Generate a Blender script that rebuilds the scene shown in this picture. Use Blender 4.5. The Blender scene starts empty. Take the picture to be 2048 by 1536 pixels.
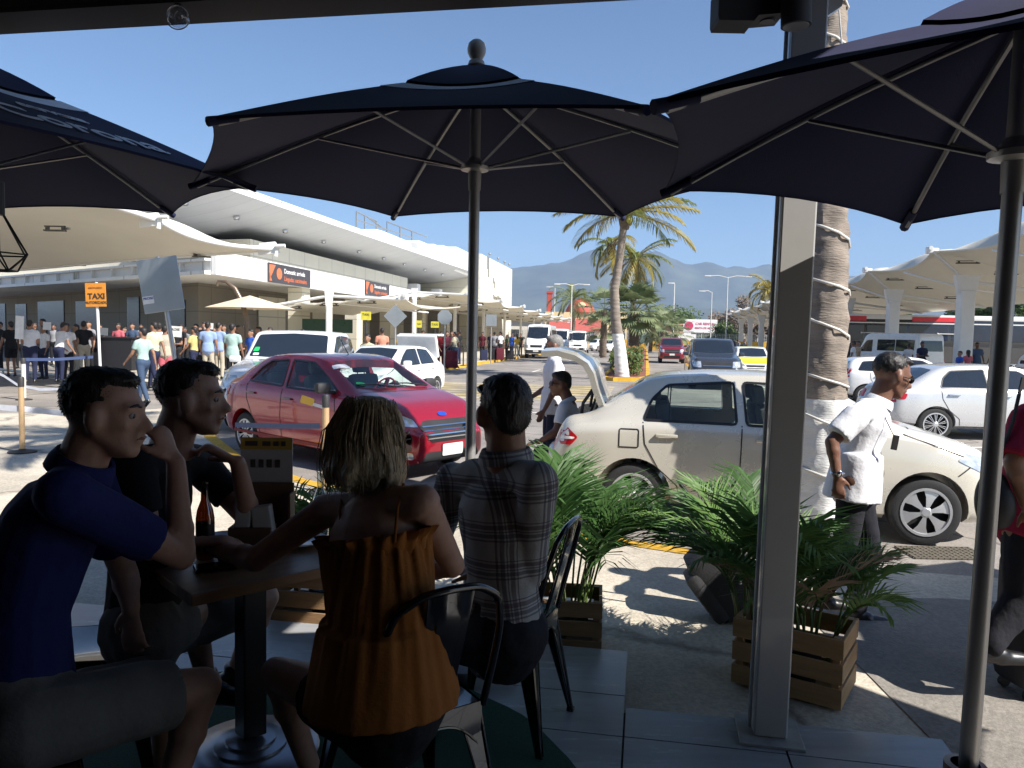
import bpy, bmesh, math, random
import numpy as np
from math import sin, cos, pi, radians, sqrt, atan2, exp
from mathutils import Vector, Matrix, noise, geometry
from mathutils.bvhtree import BVHTree
SC = bpy.context.scene; COL = SC.collection
random.seed(7)
# ------------------------------------------------------------------ camera
F = 1537.0; H = 1.70; PITCH = radians(3.65); ROLL = radians(1.1)
fw_ = Vector((0, cos(PITCH), -sin(PITCH))); r_ = Vector((1, 0, 0)); u_ = r_.cross(fw_)
RV = r_*cos(ROLL) + u_*sin(ROLL); UV = -r_*sin(ROLL) + u_*cos(ROLL); FV = fw_
cam = bpy.data.cameras.new('camera'); co = bpy.data.objects.new('camera', cam); COL.objects.link(co)
cam.sensor_width = 36; cam.lens = 36*F/2048; cam.clip_start = 0.05; cam.clip_end = 20000
co.matrix_world = Matrix((RV, UV, -FV)).transposed().to_4x4(); co.location = (0, 0, H)
SC.camera = co
# ------------------------------------------------------------------ world, sun, exposure
SUN = Vector((0.90, -0.58, 1.0)).normalized()      # direction towards the sun
w = bpy.data.worlds.new('World'); SC.world = w; w.use_nodes = True
nt = w.node_tree; bg = nt.nodes['Background']; sky = nt.nodes.new('ShaderNodeTexSky')
sky.sky_type = 'NISHITA'; sky.sun_disc = False
sky.sun_elevation = math.asin(SUN.z); sky.sun_rotation = atan2(SUN.x, SUN.y)
sky.air_density = 1.0; sky.dust_density = 0.3; sky.ozone_density = 5.0
nt.links.new(sky.outputs[0], bg.inputs[0]); bg.inputs[1].default_value = 0.072
sl = bpy.data.lights.new('sun', 'SUN'); sl.energy = 5.0; sl.angle = radians(0.5); sl.color = (1, .95, .88)
so = bpy.data.objects.new('sun', sl); COL.objects.link(so); so.rotation_euler = (-SUN).to_track_quat('-Z', 'Y').to_euler()
so.location = (10, -10, 40)
SC.view_settings.view_transform = 'Standard'; SC.view_settings.look = 'None'
SC.view_settings.exposure = 0.95; SC.view_settings.gamma = 1
SC.render.engine = 'CYCLES'; SC.cycles.max_bounces = 8; SC.cycles.transparent_max_bounces = 24
SC.cycles.volume_bounces = 0; SC.cycles.caustics_reflective = False; SC.cycles.caustics_refractive = False
SC.cycles.use_denoising = True
# ------------------------------------------------------------------ picture <-> place
def ray(px, py): return RV*((px-1024)/F) + UV*((768-py)/F) + FV
def G(px, py, z=0.0):
    d = ray(px, py); return Vector((0, 0, H)) + d*((z-H)/d.z)
def D(px, py, y):
    d = ray(px, py); return Vector((0, 0, H)) + d*(y/d.y)
AZ = radians(9.8); SU = Vector((sin(AZ), cos(AZ), 0)); SR = Vector((cos(AZ), -sin(AZ), 0))   # street direction, street right
def S(s, t, z=0.0): return SU*s + SR*t + Vector((0, 0, z))
def ST(px, py, t):
    d = ray(px, py); k = t/(d.x*SR.x + d.y*SR.y); return Vector((0, 0, H)) + d*k
def Fz(px, py, y): return D(px, py, y).z
# ------------------------------------------------------------------ materials
MC = {}
def mat(name, col, rough=.6, metal=0.0, var=.12, scale=6.0, bump=0.0, bscale=None, spec=.5, coat=0.0, stretch=None, emit=0, sss=0, vscale2=None):
    if name in MC: return MC[name]
    m = bpy.data.materials.new(name); m.use_nodes = True; n = m.node_tree; b = n.nodes['Principled BSDF']; L = n.links.new
    b.inputs['Roughness'].default_value = rough; b.inputs['Metallic'].default_value = metal
    b.inputs['Specular IOR Level'].default_value = spec; b.inputs['Coat Weight'].default_value = coat; b.inputs['Coat Roughness'].default_value = .04
    tc = n.nodes.new('ShaderNodeTexCoord'); mp = n.nodes.new('ShaderNodeMapping'); L(tc.outputs['Object'], mp.inputs[0])
    if stretch: mp.inputs['Scale'].default_value = stretch
    c = (*col, 1)
    nz = n.nodes.new('ShaderNodeTexNoise'); nz.inputs['Scale'].default_value = scale; nz.inputs['Detail'].default_value = 6; nz.inputs['Roughness'].default_value = .65
    L(mp.outputs[0], nz.inputs['Vector'])
    mx = n.nodes.new('ShaderNodeMix'); mx.data_type = 'RGBA'
    rm = n.nodes.new('ShaderNodeMapRange'); rm.inputs[1].default_value = .3; rm.inputs[2].default_value = .7
    L(nz.outputs[0], rm.inputs[0]); L(rm.outputs[0], mx.inputs[0])
    mx.inputs[6].default_value = tuple(v*(1-var) for v in col)+(1,); mx.inputs[7].default_value = tuple(min(1, v*(1+var)) for v in col)+(1,)
    L(mx.outputs[2], b.inputs['Base Color'])
    if rough > .15:
        rr = n.nodes.new('ShaderNodeMapRange'); rr.inputs[3].default_value = max(.02, rough-.08); rr.inputs[4].default_value = min(1, rough+.08)
        L(nz.outputs[0], rr.inputs[0]); L(rr.outputs[0], b.inputs['Roughness'])
    if bump:
        bz = n.nodes.new('ShaderNodeTexNoise'); bz.inputs['Scale'].default_value = bscale or scale*4; bz.inputs['Detail'].default_value = 5
        L(mp.outputs[0], bz.inputs['Vector']); bn = n.nodes.new('ShaderNodeBump'); bn.inputs['Strength'].default_value = bump; bn.inputs['Distance'].default_value = .01
        L(bz.outputs[0], bn.inputs['Height']); L(bn.outputs[0], b.inputs['Normal'])
    if emit: b.inputs['Emission Color'].default_value = c; b.inputs['Emission Strength'].default_value = emit
    m.diffuse_color = c; MC[name] = m; return m
def glassmat(name, tint=(.75, .85, .82), refl=.12, rough=.02):
    if name in MC: return MC[name]
    m = bpy.data.materials.new(name); m.use_nodes = True; n = m.node_tree; n.nodes.clear(); L = n.links.new
    o = n.nodes.new('ShaderNodeOutputMaterial'); t = n.nodes.new('ShaderNodeBsdfTransparent'); g = n.nodes.new('ShaderNodeBsdfGlossy')
    t.inputs[0].default_value = (*tint, 1); g.inputs['Roughness'].default_value = rough
    f = n.nodes.new('ShaderNodeLayerWeight'); f.inputs[0].default_value = .5; p = n.nodes.new('ShaderNodeMath'); p.operation = 'POWER'; p.inputs[1].default_value = 3.5
    L(f.outputs['Facing'], p.inputs[0]); a = n.nodes.new('ShaderNodeMath'); a.operation = 'MULTIPLY_ADD'; a.inputs[1].default_value = .75; a.inputs[2].default_value = refl*.5; L(p.outputs[0], a.inputs[0])
    x = n.nodes.new('ShaderNodeMixShader'); L(a.outputs[0], x.inputs[0]); L(t.outputs[0], x.inputs[1]); L(g.outputs[0], x.inputs[2]); L(x.outputs[0], o.inputs[0])
    MC[name] = m; return m
def nodes_of(m): return m.node_tree.nodes, m.node_tree.links.new, m.node_tree.nodes['Principled BSDF']
# ------------------------------------------------------------------ objects
def tag(o, label=None, cat=None, group=None, kind=None):
    if label: o['label'] = label
    if cat: o['category'] = cat
    if group: o['group'] = group
    if kind: o['kind'] = kind
    return o
def thing(name, label, cat, loc=(0, 0, 0), rz=0, group=None):
    o = bpy.data.objects.new(name, None); COL.objects.link(o); o.location = loc; o.rotation_euler = (0, 0, rz)
    o.empty_display_size = .1
    return tag(o, label, cat, group)
def rotz(a): return Matrix.Rotation(a, 3, 'Z')
def frame_to(d):
    d = Vector(d).normalized(); return d.to_track_quat('Z', 'Y').to_matrix()
class MB:
    "collects vertices and faces in LOCAL coordinates of the object to be built"
    def __init__(s): s.v = []; s.f = []; s.mi = []; s.cur = 0
    def add(s, vs, fs):
        k = len(s.v); s.v += [tuple(v) for v in vs]; s.f += [tuple(i+k for i in f) for f in fs]; s.mi += [s.cur]*len(fs); return s
    def box(s, c, d, R=None, bev=0, taper=(1, 1)):
        c = Vector(c); x, y, z = d[0]/2, d[1]/2, d[2]/2; R = R or Matrix.Identity(3)
        if bev <= 0:
            vs = []
            for sz in (-1, 1):
                tx, ty = (taper if sz > 0 else (1, 1))
                for sx, sy in ((-1, -1), (1, -1), (1, 1), (-1, 1)): vs.append(c + R @ Vector((sx*x*tx, sy*y*ty, sz*z)))
            return s.add(vs, [(3, 2, 1, 0), (4, 5, 6, 7), (0, 1, 5, 4), (1, 2, 6, 5), (2, 3, 7, 6), (3, 0, 4, 7)])
        bm = bmesh.new(); bmesh.ops.create_cube(bm, size=1)
        for v in bm.verts:
            k = taper if v.co.z > 0 else (1, 1)
            v.co = Vector((v.co.x*2*x*k[0], v.co.y*2*y*k[1], v.co.z*2*z))
        bmesh.ops.bevel(bm, geom=bm.edges[:], offset=min(bev, .45*min(2*x, 2*y, 2*z)), segments=2, affect='EDGES', profile=.6)
        s.bm(bm, c, R); return s
    def bm(s, bm, c=(0, 0, 0), R=None):
        R = R or Matrix.Identity(3); c = Vector(c); bm.verts.ensure_lookup_table(); bm.verts.index_update()
        s.add([c + R @ v.co for v in bm.verts], [[v.index for v in f.verts] for f in bm.faces]); bm.free(); return s
    def tube(s, pts, r, seg=10, cap=True, flat=1.0):
        pts = [Vector(p) for p in pts]; n = len(pts); rs = r if hasattr(r, '__len__') else [r]*n
        vs = []; prev = None
        for i, p in enumerate(pts):
            d = (pts[min(i+1, n-1)] - pts[max(i-1, 0)])
            if d.length < 1e-9: d = Vector((0, 0, 1))
            d.normalize()
            if prev is None: a = d.orthogonal().normalized()
            else:
                a = prev - d*prev.dot(d); a = a.normalized() if a.length > 1e-6 else d.orthogonal().normalized()
            prev = a; b = d.cross(a)
            for k in range(seg):
                t = 2*pi*k/seg; vs.append(p + a*(cos(t)*rs[i]) + b*(sin(t)*rs[i]*flat))
        fs = [(i*seg+k, i*seg+(k+1) % seg, (i+1)*seg+(k+1) % seg, (i+1)*seg+k) for i in range(n-1) for k in range(seg)]
        if cap: fs += [tuple(range(seg-1, -1, -1)), tuple((n-1)*seg+k for k in range(seg))]
        return s.add(vs, fs)
    def lathe(s, prof, c=(0, 0, 0), seg=24, R=None, cap=True):
        R = R or Matrix.Identity(3); c = Vector(c); n = len(prof)
        vs = [c + R @ Vector((max(r, 1e-4)*cos(2*pi*k/seg), max(r, 1e-4)*sin(2*pi*k/seg), z)) for r, z in prof for k in range(seg)]
        fs = [(i*seg+k, i*seg+(k+1) % seg, (i+1)*seg+(k+1) % seg, (i+1)*seg+k) for i in range(n-1) for k in range(seg)]
        if cap: fs += [tuple(range(seg-1, -1, -1)), tuple((n-1)*seg+k for k in range(seg))]
        return s.add(vs, fs)
    def prism(s, poly, h, c=(0, 0, 0), R=None):
        "poly in local xy (ccw), extruded 0..h in local z"
        R = R or Matrix.Identity(3); c = Vector(c); n = len(poly)
        vs = [c + R @ Vector((x, y, z)) for z in (0, h) for x, y in poly]
        return s.add(vs, [tuple(range(n-1, -1, -1)), tuple(range(n, 2*n))] + [(k, (k+1) % n, n+(k+1) % n, n+k) for k in range(n)])
    def quad(s, a, b, c, d): return s.add([a, b, c, d], [(0, 1, 2, 3)])
    def grid(s, P):
        nr, nc = len(P), len(P[0]); return s.add([p for r in P for p in r], [(i*nc+j, i*nc+j+1, (i+1)*nc+j+1, (i+1)*nc+j) for i in range(nr-1) for j in range(nc-1)])
    def ball(s, c, r, R=None, seg=12, rings=8):
        if not hasattr(r, '__len__'): r = (r, r, r)
        R = R or Matrix.Identity(3); c = Vector(c); vs = [c + R @ Vector((0, 0, -r[2]))]
        for i in range(1, rings):
            a = -pi/2 + pi*i/rings
            for k in range(seg): t = 2*pi*k/seg; vs.append(c + R @ Vector((r[0]*cos(a)*cos(t), r[1]*cos(a)*sin(t), r[2]*sin(a))))
        vs.append(c + R @ Vector((0, 0, r[2]))); N = len(vs)-1
        fs = [(0, 1+(k+1) % seg, 1+k) for k in range(seg)]
        for i in range(rings-2): fs += [(1+i*seg+k, 1+i*seg+(k+1) % seg, 1+(i+1)*seg+(k+1) % seg, 1+(i+1)*seg+k) for k in range(seg)]
        fs += [(N, 1+(rings-2)*seg+k, 1+(rings-2)*seg+(k+1) % seg) for k in range(seg)]
        return s.add(vs, fs)
    def mesh(s, name, mats, smooth=None):
        me = bpy.data.meshes.new(name); me.from_pydata(s.v, [], s.f); me.validate()
        for m in (mats if isinstance(mats, (list, tuple)) else [mats]): me.materials.append(m)
        if len(me.polygons) == len(s.mi): me.polygons.foreach_set('material_index', s.mi)
        me.update()
        if smooth is not None: shade(me, smooth)
        return me
    def build(s, name, mats, parent=None, smooth=None, world=False, **tg):
        if world and parent:
            Mi = (Matrix.Translation(parent.location) @ parent.rotation_euler.to_matrix().to_4x4()).inverted()
            s.v = [tuple(Mi @ Vector(v)) for v in s.v]
        o = bpy.data.objects.new(name, s.mesh(name, mats, smooth)); COL.objects.link(o)
        if parent: o.parent = parent
        tag(o, **tg); return o
def shade(me, ang=35):
    me.polygons.foreach_set('use_smooth', [True]*len(me.polygons))
    if ang < 180:
        bm = bmesh.new(); bm.from_mesh(me)
        for e in bm.edges:
            if len(e.link_faces) == 2 and e.calc_face_angle(0) > radians(ang): e.smooth = False
        bm.to_mesh(me); bm.free()
def link_mesh(name, me, parent=None, **tg):
    o = bpy.data.objects.new(name, me); COL.objects.link(o)
    if parent: o.parent = parent
    return tag(o, **tg)
def copy_tree(o, parent=None, mats=None):
    c = o.copy(); COL.objects.link(c); c.parent = parent
    if mats and o.type == 'MESH':
        for i, sl_ in enumerate(c.material_slots):
            nm_ = sl_.material.name if sl_.material else ''
            if nm_ in mats: sl_.link = 'OBJECT'; sl_.material = mats[nm_]
    for ch in list(o.children): copy_tree(ch, c, mats)
    return c
def place_copy(o, loc, rz, label, group=None, mats=None, sc=None):
    c = copy_tree(o, None, mats); c.location = loc; c.rotation_euler = (0, 0, rz); c['label'] = label
    if group: c['group'] = group
    if sc: c.scale = (sc, sc, sc) if not hasattr(sc, '__len__') else sc
    return c
def evalmesh(o, name):
    dg = bpy.context.evaluated_depsgraph_get(); me = bpy.data.meshes.new_from_object(o.evaluated_get(dg)); me.name = name; return me
def remove(o):
    me = o.data; bpy.data.objects.remove(o)
def text_mb(txt, size, depth=.004, align='CENTER', bold=0.0, sx=1.0, space=1.0):
    cu = bpy.data.curves.new('t', 'FONT'); cu.body = txt; cu.size = size; cu.extrude = depth; cu.align_x = align; cu.align_y = 'CENTER'; cu.offset = bold; cu.space_character = space
    o = bpy.data.objects.new('t', cu); COL.objects.link(o); me = evalmesh(o, 't'); bpy.data.objects.remove(o)
    mb = MB(); mb.add([Vector((v.co.x*sx, v.co.y, v.co.z)) for v in me.vertices], [tuple(p.vertices) for p in me.polygons]); return mb
def place_mb(mb, c, R):
    c = Vector(c); mb.v = [tuple(c + R @ Vector(v)) for v in mb.v]; return mb
def axes(x, z):
    "matrix with columns: x = reading direction, y = up, z = outward normal"
    x = Vector(x).normalized(); z = Vector(z).normalized(); y = z.cross(x); return Matrix((x, y, z)).transposed()
# ------------------------------------------------------------------ vehicles
def interp(pts, x):
    xs = [p[0] for p in pts]; ys = [p[1] for p in pts]
    return float(np.interp(x, xs, ys))
def smooth_curve(pts, k=.10):
    xs = np.linspace(pts[0][0], pts[-1][0], 240); ys = np.interp(xs, [p[0] for p in pts], [p[1] for p in pts])
    n = max(1, int(k/(xs[1]-xs[0]))); ker = np.ones(2*n+1)/(2*n+1)
    for _ in range(2):
        pad = np.concatenate([2*ys[0]-ys[n:0:-1], ys, 2*ys[-1]-ys[-2:-n-2:-1]]); ys = np.convolve(pad, ker, 'valid')
    return list(zip(xs.tolist(), ys.tolist()))
def car_shell(sp, shrink=0.0, n=64):
    "closed lofted body; x forward, y left. shrink offsets inwards for the cabin"
    top = smooth_curve(sp['top'], sp.get('sm', .07)); belt = smooth_curve(sp['belt'], .1); plan = smooth_curve(sp['plan'], .08); bot = smooth_curve(sp['bot'], .05)
    x0, x1 = sp['top'][0][0], sp['top'][-1][0]; Hg = sp['roof'] - sp['beltz']
    rings = []
    ts = [0.5-.5*cos(pi*i/n) for i in range(n+1)]
    for i, t in enumerate(ts):
        x = x0 + (x1-x0)*t; w_ = interp(plan, x); zt = interp(top, x); zb = min(interp(belt, x), zt-.02); z0 = interp(bot, x)
        g = zt-zb; f = max(0, min(1, (g-.06)/(Hg-.1))); f = f*f*(3-2*f)
        wr = w_*(.80*(1-f) + sp.get('tumble', .74)*f)
        h = zb-z0
        pts = [(0, z0), (.86*w_, z0), (.965*w_, z0+.05), (.992*w_, z0+.2*h), (1.0*w_, z0+.45*h), (.995*w_, z0+.72*h), (.982*w_, z0+.88*h), (.955*w_, zb-.01), (.925*w_, zb+.02*g+.004)]
        wb = .925*w_; sf = f
        pts += [(wb+(wr-wb)*.33*sf+(1-sf)*(-.02*w_), zb+g*(.30)), (wb+(wr-wb)*.72*sf-(1-sf)*.06*w_, zb+g*(.62)), (wb+(wr-wb)*1.0*sf-(1-sf)*.12*w_, zb+g*.86), (wr*(.955*sf+(1-sf)*.93), zb+g*.945), (wr*(.86*sf+(1-sf)*.8), zb+g*.975), (wr*.5, zt-.006), (0, zt)]
        ex = sp.get('endround', .0)
        rings.append((x, pts))
    mb = MB(); m = len(rings[0][1]); P = []
    for x, pts in rings:
        full = pts + [(-y, z) for y, z in pts[-2:0:-1]]
        P.append([Vector((x, y, z)) for y, z in full])
    c = len(P[0]); vs = [p for r in P for p in r]
    fs = [(i*c+(j+1) % c, i*c+j, (i+1)*c+j, (i+1)*c+(j+1) % c) for i in range(n) for j in range(c)]
    # rounded ends
    def cap(i, dx, flip):
        nonlocal vs, fs
        base = P[i]; cen = sum(base, Vector())/c; prev = [i*c+j for j in range(c)]
        for k, (s1, d1) in enumerate(((.93, .55), (.80, .85), (.5, 1.0))):
            cur = []
            for p in base: vs.append(Vector((p.x+dx*d1, cen.y+(p.y-cen.y)*(1-(1-s1)*.35), cen.z+(p.z-cen.z)*s1))); cur.append(len(vs)-1)
            fs += [((prev[j], prev[(j+1) % c], cur[(j+1) % c], cur[j]) if flip else (prev[(j+1) % c], prev[j], cur[j], cur[(j+1) % c])) for j in range(c)]
            prev = cur
        vs.append(Vector((cen.x+dx, cen.y, cen.z))); q = len(vs)-1
        fs += [((prev[j], prev[(j+1) % c], q) if flip else (prev[(j+1) % c], prev[j], q)) for j in range(c)]
    cap(0, -sp.get('rb', .05), True); cap(n, sp.get('fb', .06), False)
    mb.add(vs, fs); return mb
def boolean(o, cutters, op='DIFFERENCE'):
    for k in cutters:
        md = o.modifiers.new('b', 'BOOLEAN'); md.operation = op; md.object = k; md.solver = 'EXACT'
    me = evalmesh(o, o.name); o.modifiers.clear(); old = o.data; o.data = me; bpy.data.meshes.remove(old)
    for k in cutters: bpy.data.objects.remove(k)
    return o
def tmpobj(mb, m=None, fix=False):
    me = mb.mesh('tmp', m or mat('tmpmat', (.5, .5, .5)))
    if fix:
        bm = bmesh.new(); bm.from_mesh(me); bmesh.ops.recalc_face_normals(bm, faces=bm.faces[:]); bm.to_mesh(me); bm.free()
    o = bpy.data.objects.new('tmp', me); COL.objects.link(o); return o
def densify(poly, step=.05):
    out = []
    for i in range(len(poly)):
        a = Vector(poly[i]); b = Vector(poly[(i+1) % len(poly)]); k = max(1, int((b-a).length/step))
        for j in range(k): out.append(a.lerp(b, j/k))
    return out
def round_poly(poly, r=.04, k=3):
    out = []; n = len(poly)
    for i in range(n):
        p = Vector(poly[i]); a = Vector(poly[i-1]); b = Vector(poly[(i+1) % n]); ra = min(r, (a-p).length*.4); rb = min(r, (b-p).length*.4)
        A = p+(a-p).normalized()*ra; B = p+(b-p).normalized()*rb
        for j in range(k+1): t = j/k; out.append(A*(1-t)**2 + p*2*t*(1-t) + B*t*t)
    return out
def patch(bvh, poly, axis, sgn, off=.004, thick=0.0, step=.06):
    "poly: 2d points in (x,z) for axis 'y', (x,y) for 'z', (y,z) for 'x'. Drapes it on the body from side sgn"
    bd = densify(poly, step); xs = [p.x for p in bd]; ys = [p.y for p in bd]; pts = list(bd); n = len(bd)
    gx = np.arange(min(xs)+step*.5, max(xs), step); gy = np.arange(min(ys)+step*.5, max(ys), step)
    def inside(x, y):
        c = False
        for i in range(n):
            a, b = bd[i], bd[i-1]
            if (a.y > y) != (b.y > y) and x < (b.x-a.x)*(y-a.y)/(b.y-a.y+1e-12)+a.x: c = not c
        return c
    for x in gx:
        for y in gy:
            if inside(x, y) and min((p-Vector((x, y))).length for p in bd) > step*.3: pts.append(Vector((float(x), float(y))))
    r = geometry.delaunay_2d_cdt(pts, [(i, (i+1) % n) for i in range(n)], [list(range(n))], 1, 1e-5)
    vs2, fs = r[0], r[2]; V = []; bad = set()
    for i, p in enumerate(vs2):
        if axis == 'y': o = Vector((p.x, 3*sgn, p.y)); d = Vector((0, -sgn, 0))
        elif axis == 'z': o = Vector((p.x, p.y, 3*sgn)); d = Vector((0, 0, -sgn))
        else: o = Vector((5*sgn, p.x, p.y)); d = Vector((-sgn, 0, 0))
        h, nn, _, _ = bvh.ray_cast(o, d)
        if h is None: V.append(None); bad.add(i)
        else: V.append(h + (-d)*off)
    mb = MB()
    good = [f for f in fs if not any(i in bad for i in f)]
    nd = -d if vs2 else Vector((0, 0, 1))
    g2 = []
    for f in good:
        a_, b_, c_ = (V[i] for i in f[:3]); g2.append(tuple(f) if (b_-a_).cross(c_-a_).dot(nd) > 0 else tuple(f)[::-1])
    good = g2
    used = sorted({i for f in good for i in f}); mp = {u: k for k, u in enumerate(used)}
    mb.add([V[u] for u in used], [tuple(mp[i] for i in f) for f in good])
    return mb
def strip(pts, w_):
    "2d polyline -> thin closed polygon"
    P = [Vector(p) for p in pts]; L_ = []; R_ = []
    for i, p in enumerate(P):
        d = (P[min(i+1, len(P)-1)]-P[max(i-1, 0)]).normalized(); nn = Vector((-d.y, d.x))*w_/2; L_.append(p+nn); R_.append(p-nn)
    return L_ + R_[::-1]
TYRE = dict(col=(.02, .02, .021))
def make_wheel(r=.30, wd=.20, spokes=7, cov=.66, style=0):
    tm = mat('tyre_rubber', (.022, .022, .023), .8, 0, .25, 30, .3); rm = mat('wheel_silver', (.62, .62, .63), .32, .6, .05, 8); dk = mat('wheel_dark', (.012, .012, .012), .7)
    t = MB(); R = Matrix.Rotation(pi/2, 3, 'X'); rr = r*cov; h = wd/2
    t.lathe([(rr*.98, -h*.9), (r*.86, -h), (r*.96, -h*.86), (r, -h*.6), (r, h*.6), (r*.96, h*.86), (r*.86, h), (rr*.98, h*.9)], seg=36, R=R, cap=False)
    tyre = t.mesh('tyre', tm, 40)
    d = MB(); out = 1
    d.lathe([(rr, -h*.9), (rr, -h*.2), (0, -h*.2)], seg=32, R=R, cap=False); d.lathe([(rr, h*.9), (rr, h*.2), (0, h*.2)], seg=32, R=R, cap=False)
    d.cur = 1
    for s_ in (1, -1):
        z = h*s_
        d.lathe([(rr*1.03, z*.9), (rr*1.02, z*1.0), (rr*.92, z*1.0), (rr*.90, z*.78)], seg=36, R=R, cap=False)
        d.lathe([(0.0, z*1.02), (rr*.16, z*1.02), (rr*.24, z*.92)], seg=20, R=R, cap=False)
        for k in range(spokes):
            a = 2*pi*k/spokes+.3; ws = (2*pi/spokes)*(.60 if style == 0 else .30)
            for ofs in ((0,) if style != 2 else (-.1, .1)):
                pts = []
                for (q, wf, zz) in ((.12, 1.4, .98), (.35, .9, .96), (.65, .85, .93), (.93, 1.08, .86)):
                    aw = ws*wf/2*(1 if style == 0 else .35/q**.5 if q > .2 else 1.2)
                    pts.append([Vector((rr*q*cos(a+ofs+e*aw), -z*zz, rr*q*sin(a+ofs+e*aw))) for e in (-1, -.3, .3, 1)])
                d.grid(pts)
    rim = d.mesh('rim', [dk, rm], 30)
    return tyre, rim
def add_wheels(root, sp, wm, r, names='wheel'):
    for sx in (sp['xr'], sp['xf']):
        for sy in (1, -1):
            o = link_mesh('wheel', wm[0], root); o.location = (sx, sy*(sp['track']), r)
            k = link_mesh('rim', wm[1], o)
def paint(name, col, rough=.28, metal=0.0, coat=1.0):
    return mat(name, col, rough, metal, .02, 3, 0, spec=.5, coat=coat)
def build_car(name, label, cat, sp, group=None):
    root = thing(name, label, cat, (0, 0, 0), 0, group)
    body = tmpobj(car_shell(sp), sp['paint'], True); body.name = 'body'
    R = Matrix.Rotation(pi/2, 3, 'X'); ra = sp['arch']
    cut = []
    for sx in (sp['xr'], sp['xf']):
        for sy in (1, -1):
            m = MB(); m.lathe([(ra, -.27), (ra, .25)], (sx, sy*(sp['track']+.13), sp['wr']+.01), 36, R); cut.append(tmpobj(m, mat('arch_dark', (.01, .01, .01), .9), True))
    pre = body.data.copy(); bb = bmesh.new(); bb.from_mesh(pre); bvh = BVHTree.FromBMesh(bb)
    if sp.get('cabin'):
        c = sp['cabin']   # side-view polygon of the cavity, half width
        m = MB(); m.prism(c['poly'], 2*c['hw'], (0, c['hw'], 0), Matrix(((1, 0, 0), (0, 0, 1), (0, 1, 0))).transposed() if False else Matrix.Rotation(pi/2, 3, 'X'))
        k = tmpobj(m, mat('cabin_dark', (.05, .05, .052), .8), True)
        # taper cavity towards roof
        for v in k.data.vertices:
            if v.co.z > sp['beltz']: v.co.y *= 1 - (v.co.z-sp['beltz'])/(sp['roof']-sp['beltz'])*(1-sp.get('tumble', .74)/.95)
        cut.append(k)
        for w2 in sp['side_windows']:
            m = MB(); pl = [(p.x, p.y) for p in round_poly(w2, .035)]; m.prism(pl, 2.4, (0, 1.2, 0), Matrix.Rotation(pi/2, 3, 'X')); cut.append(tmpobj(m, mat('cabin_dark', (.05, .05, .052), .8), True))
        for w2 in sp['top_windows']:
            m = MB(); m.prism(w2, .9, (0, 0, sp['beltz']+.0)); cut.append(tmpobj(m, mat('cabin_dark', (.05, .05, .052), .8), True))
    if sp.get('extra_cut'):
        for m in sp['extra_cut'](): cut.append(tmpobj(m, mat('cabin_dark', (.05, .05, .052), .8), True))
    boolean(body, cut); shade(body.data, 38); body.parent = root
    gl = sp['glass']
    trim = mat('black_trim', (.012, .012, .013), .35)
    fr = MB()
    for sgn in (1, -1):
        for i, w2 in enumerate(sp['side_windows']):
            rp = round_poly(w2, .035)
            patch(bvh, rp, 'y', sgn, -.006 if sp.get('cabin') else .004).build('window', gl, root, 60)
            c = sum((Vector(p) for p in rp), Vector((0, 0)))/len(rp)
            pl = rp+[rp[0]]
            fw2 = MB(); lp_ = densify([c+(p-c)*1.02 for p in rp], .06); lp_.append(lp_[0]); kk = max(2, len(lp_)//6)
            for a_ in range(0, len(lp_)-1, kk):
                q = patch(bvh, strip(lp_[a_:a_+kk+1], .022), 'y', sgn, .006, step=.04); fw2.add(q.v, q.f)
            fw2.build('window_frame', trim, root, 60)
    for nm, w2, rng in (('windshield', sp['top_windows'][0], 0), ('rear_window', sp['top_windows'][1] if len(sp['top_windows']) > 1 else None, 0)):
        if w2: patch(bvh, round_poly(w2, .05), 'z', 1, -.004 if sp.get('cabin') else .005).build(nm, gl, root, 60)
    for l_ in sp.get('seams', []):
        for sgn in (1, -1):
            for a_ in range(len(l_)-1):
                q = patch(bvh, strip(l_[a_:a_+2], .010), 'y', sgn, .0035, step=.03); fr.add(q.v, q.f)
    for l_ in sp.get('topseams', []):
        q = patch(bvh, strip(l_, .012), 'z', 1, .004, step=.03); fr.add(q.v, q.f)
    fr.build('panel_gaps', trim, root, 60)
    hm = sp.get('handle_mat', sp['paint'])
    for sgn in (1, -1):
        for hx, hz in sp.get('handles', []):
            h, nn, _, _ = bvh.ray_cast(Vector((hx, 3*sgn, hz)), Vector((0, -sgn, 0)))
            if h:
                m = MB(); m.box(h+Vector((0, sgn*.022, 0)), (.19, .018, .028), bev=.008); m.box(h+Vector((-.08, sgn*.008, 0)), (.03, .03, .022)); m.box(h+Vector((.08, sgn*.008, 0)), (.03, .03, .022))
                m.build('door_handle', hm, root, 40)
        if sp.get('mirror'):
            mx_, mz_ = sp['mirror']; wy = sp['mirror_y']
            m = MB(); m.box((mx_, sgn*(wy+.09), mz_), (.10, .2, .13), bev=.045); m.box((mx_+.01, sgn*(wy-.01), mz_-.055), (.05, .12, .03))
            m.build('side_mirror', sp.get('mirror_mat', sp['paint']), root, 50)
    for nm, poly, ax, sg, mt, of in sp.get('patches', []):
        sides = (1, -1) if ax == 'y' and sg == 0 else (sg,)
        for s2 in sides: patch(bvh, round_poly(poly, .02), ax, s2, of, step=.05).build(nm, mt, root, 50)
    for nm, poly, mt, of in sp.get('front', []):
        for s2 in ((1, -1) if nm in ('headlight', 'fog_light') else (1,)):
            patch(bvh, round_poly([(y*s2, z) for y, z in poly], .02), 'x', 1, of, step=.045).build(nm, mt, root, 50)
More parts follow.
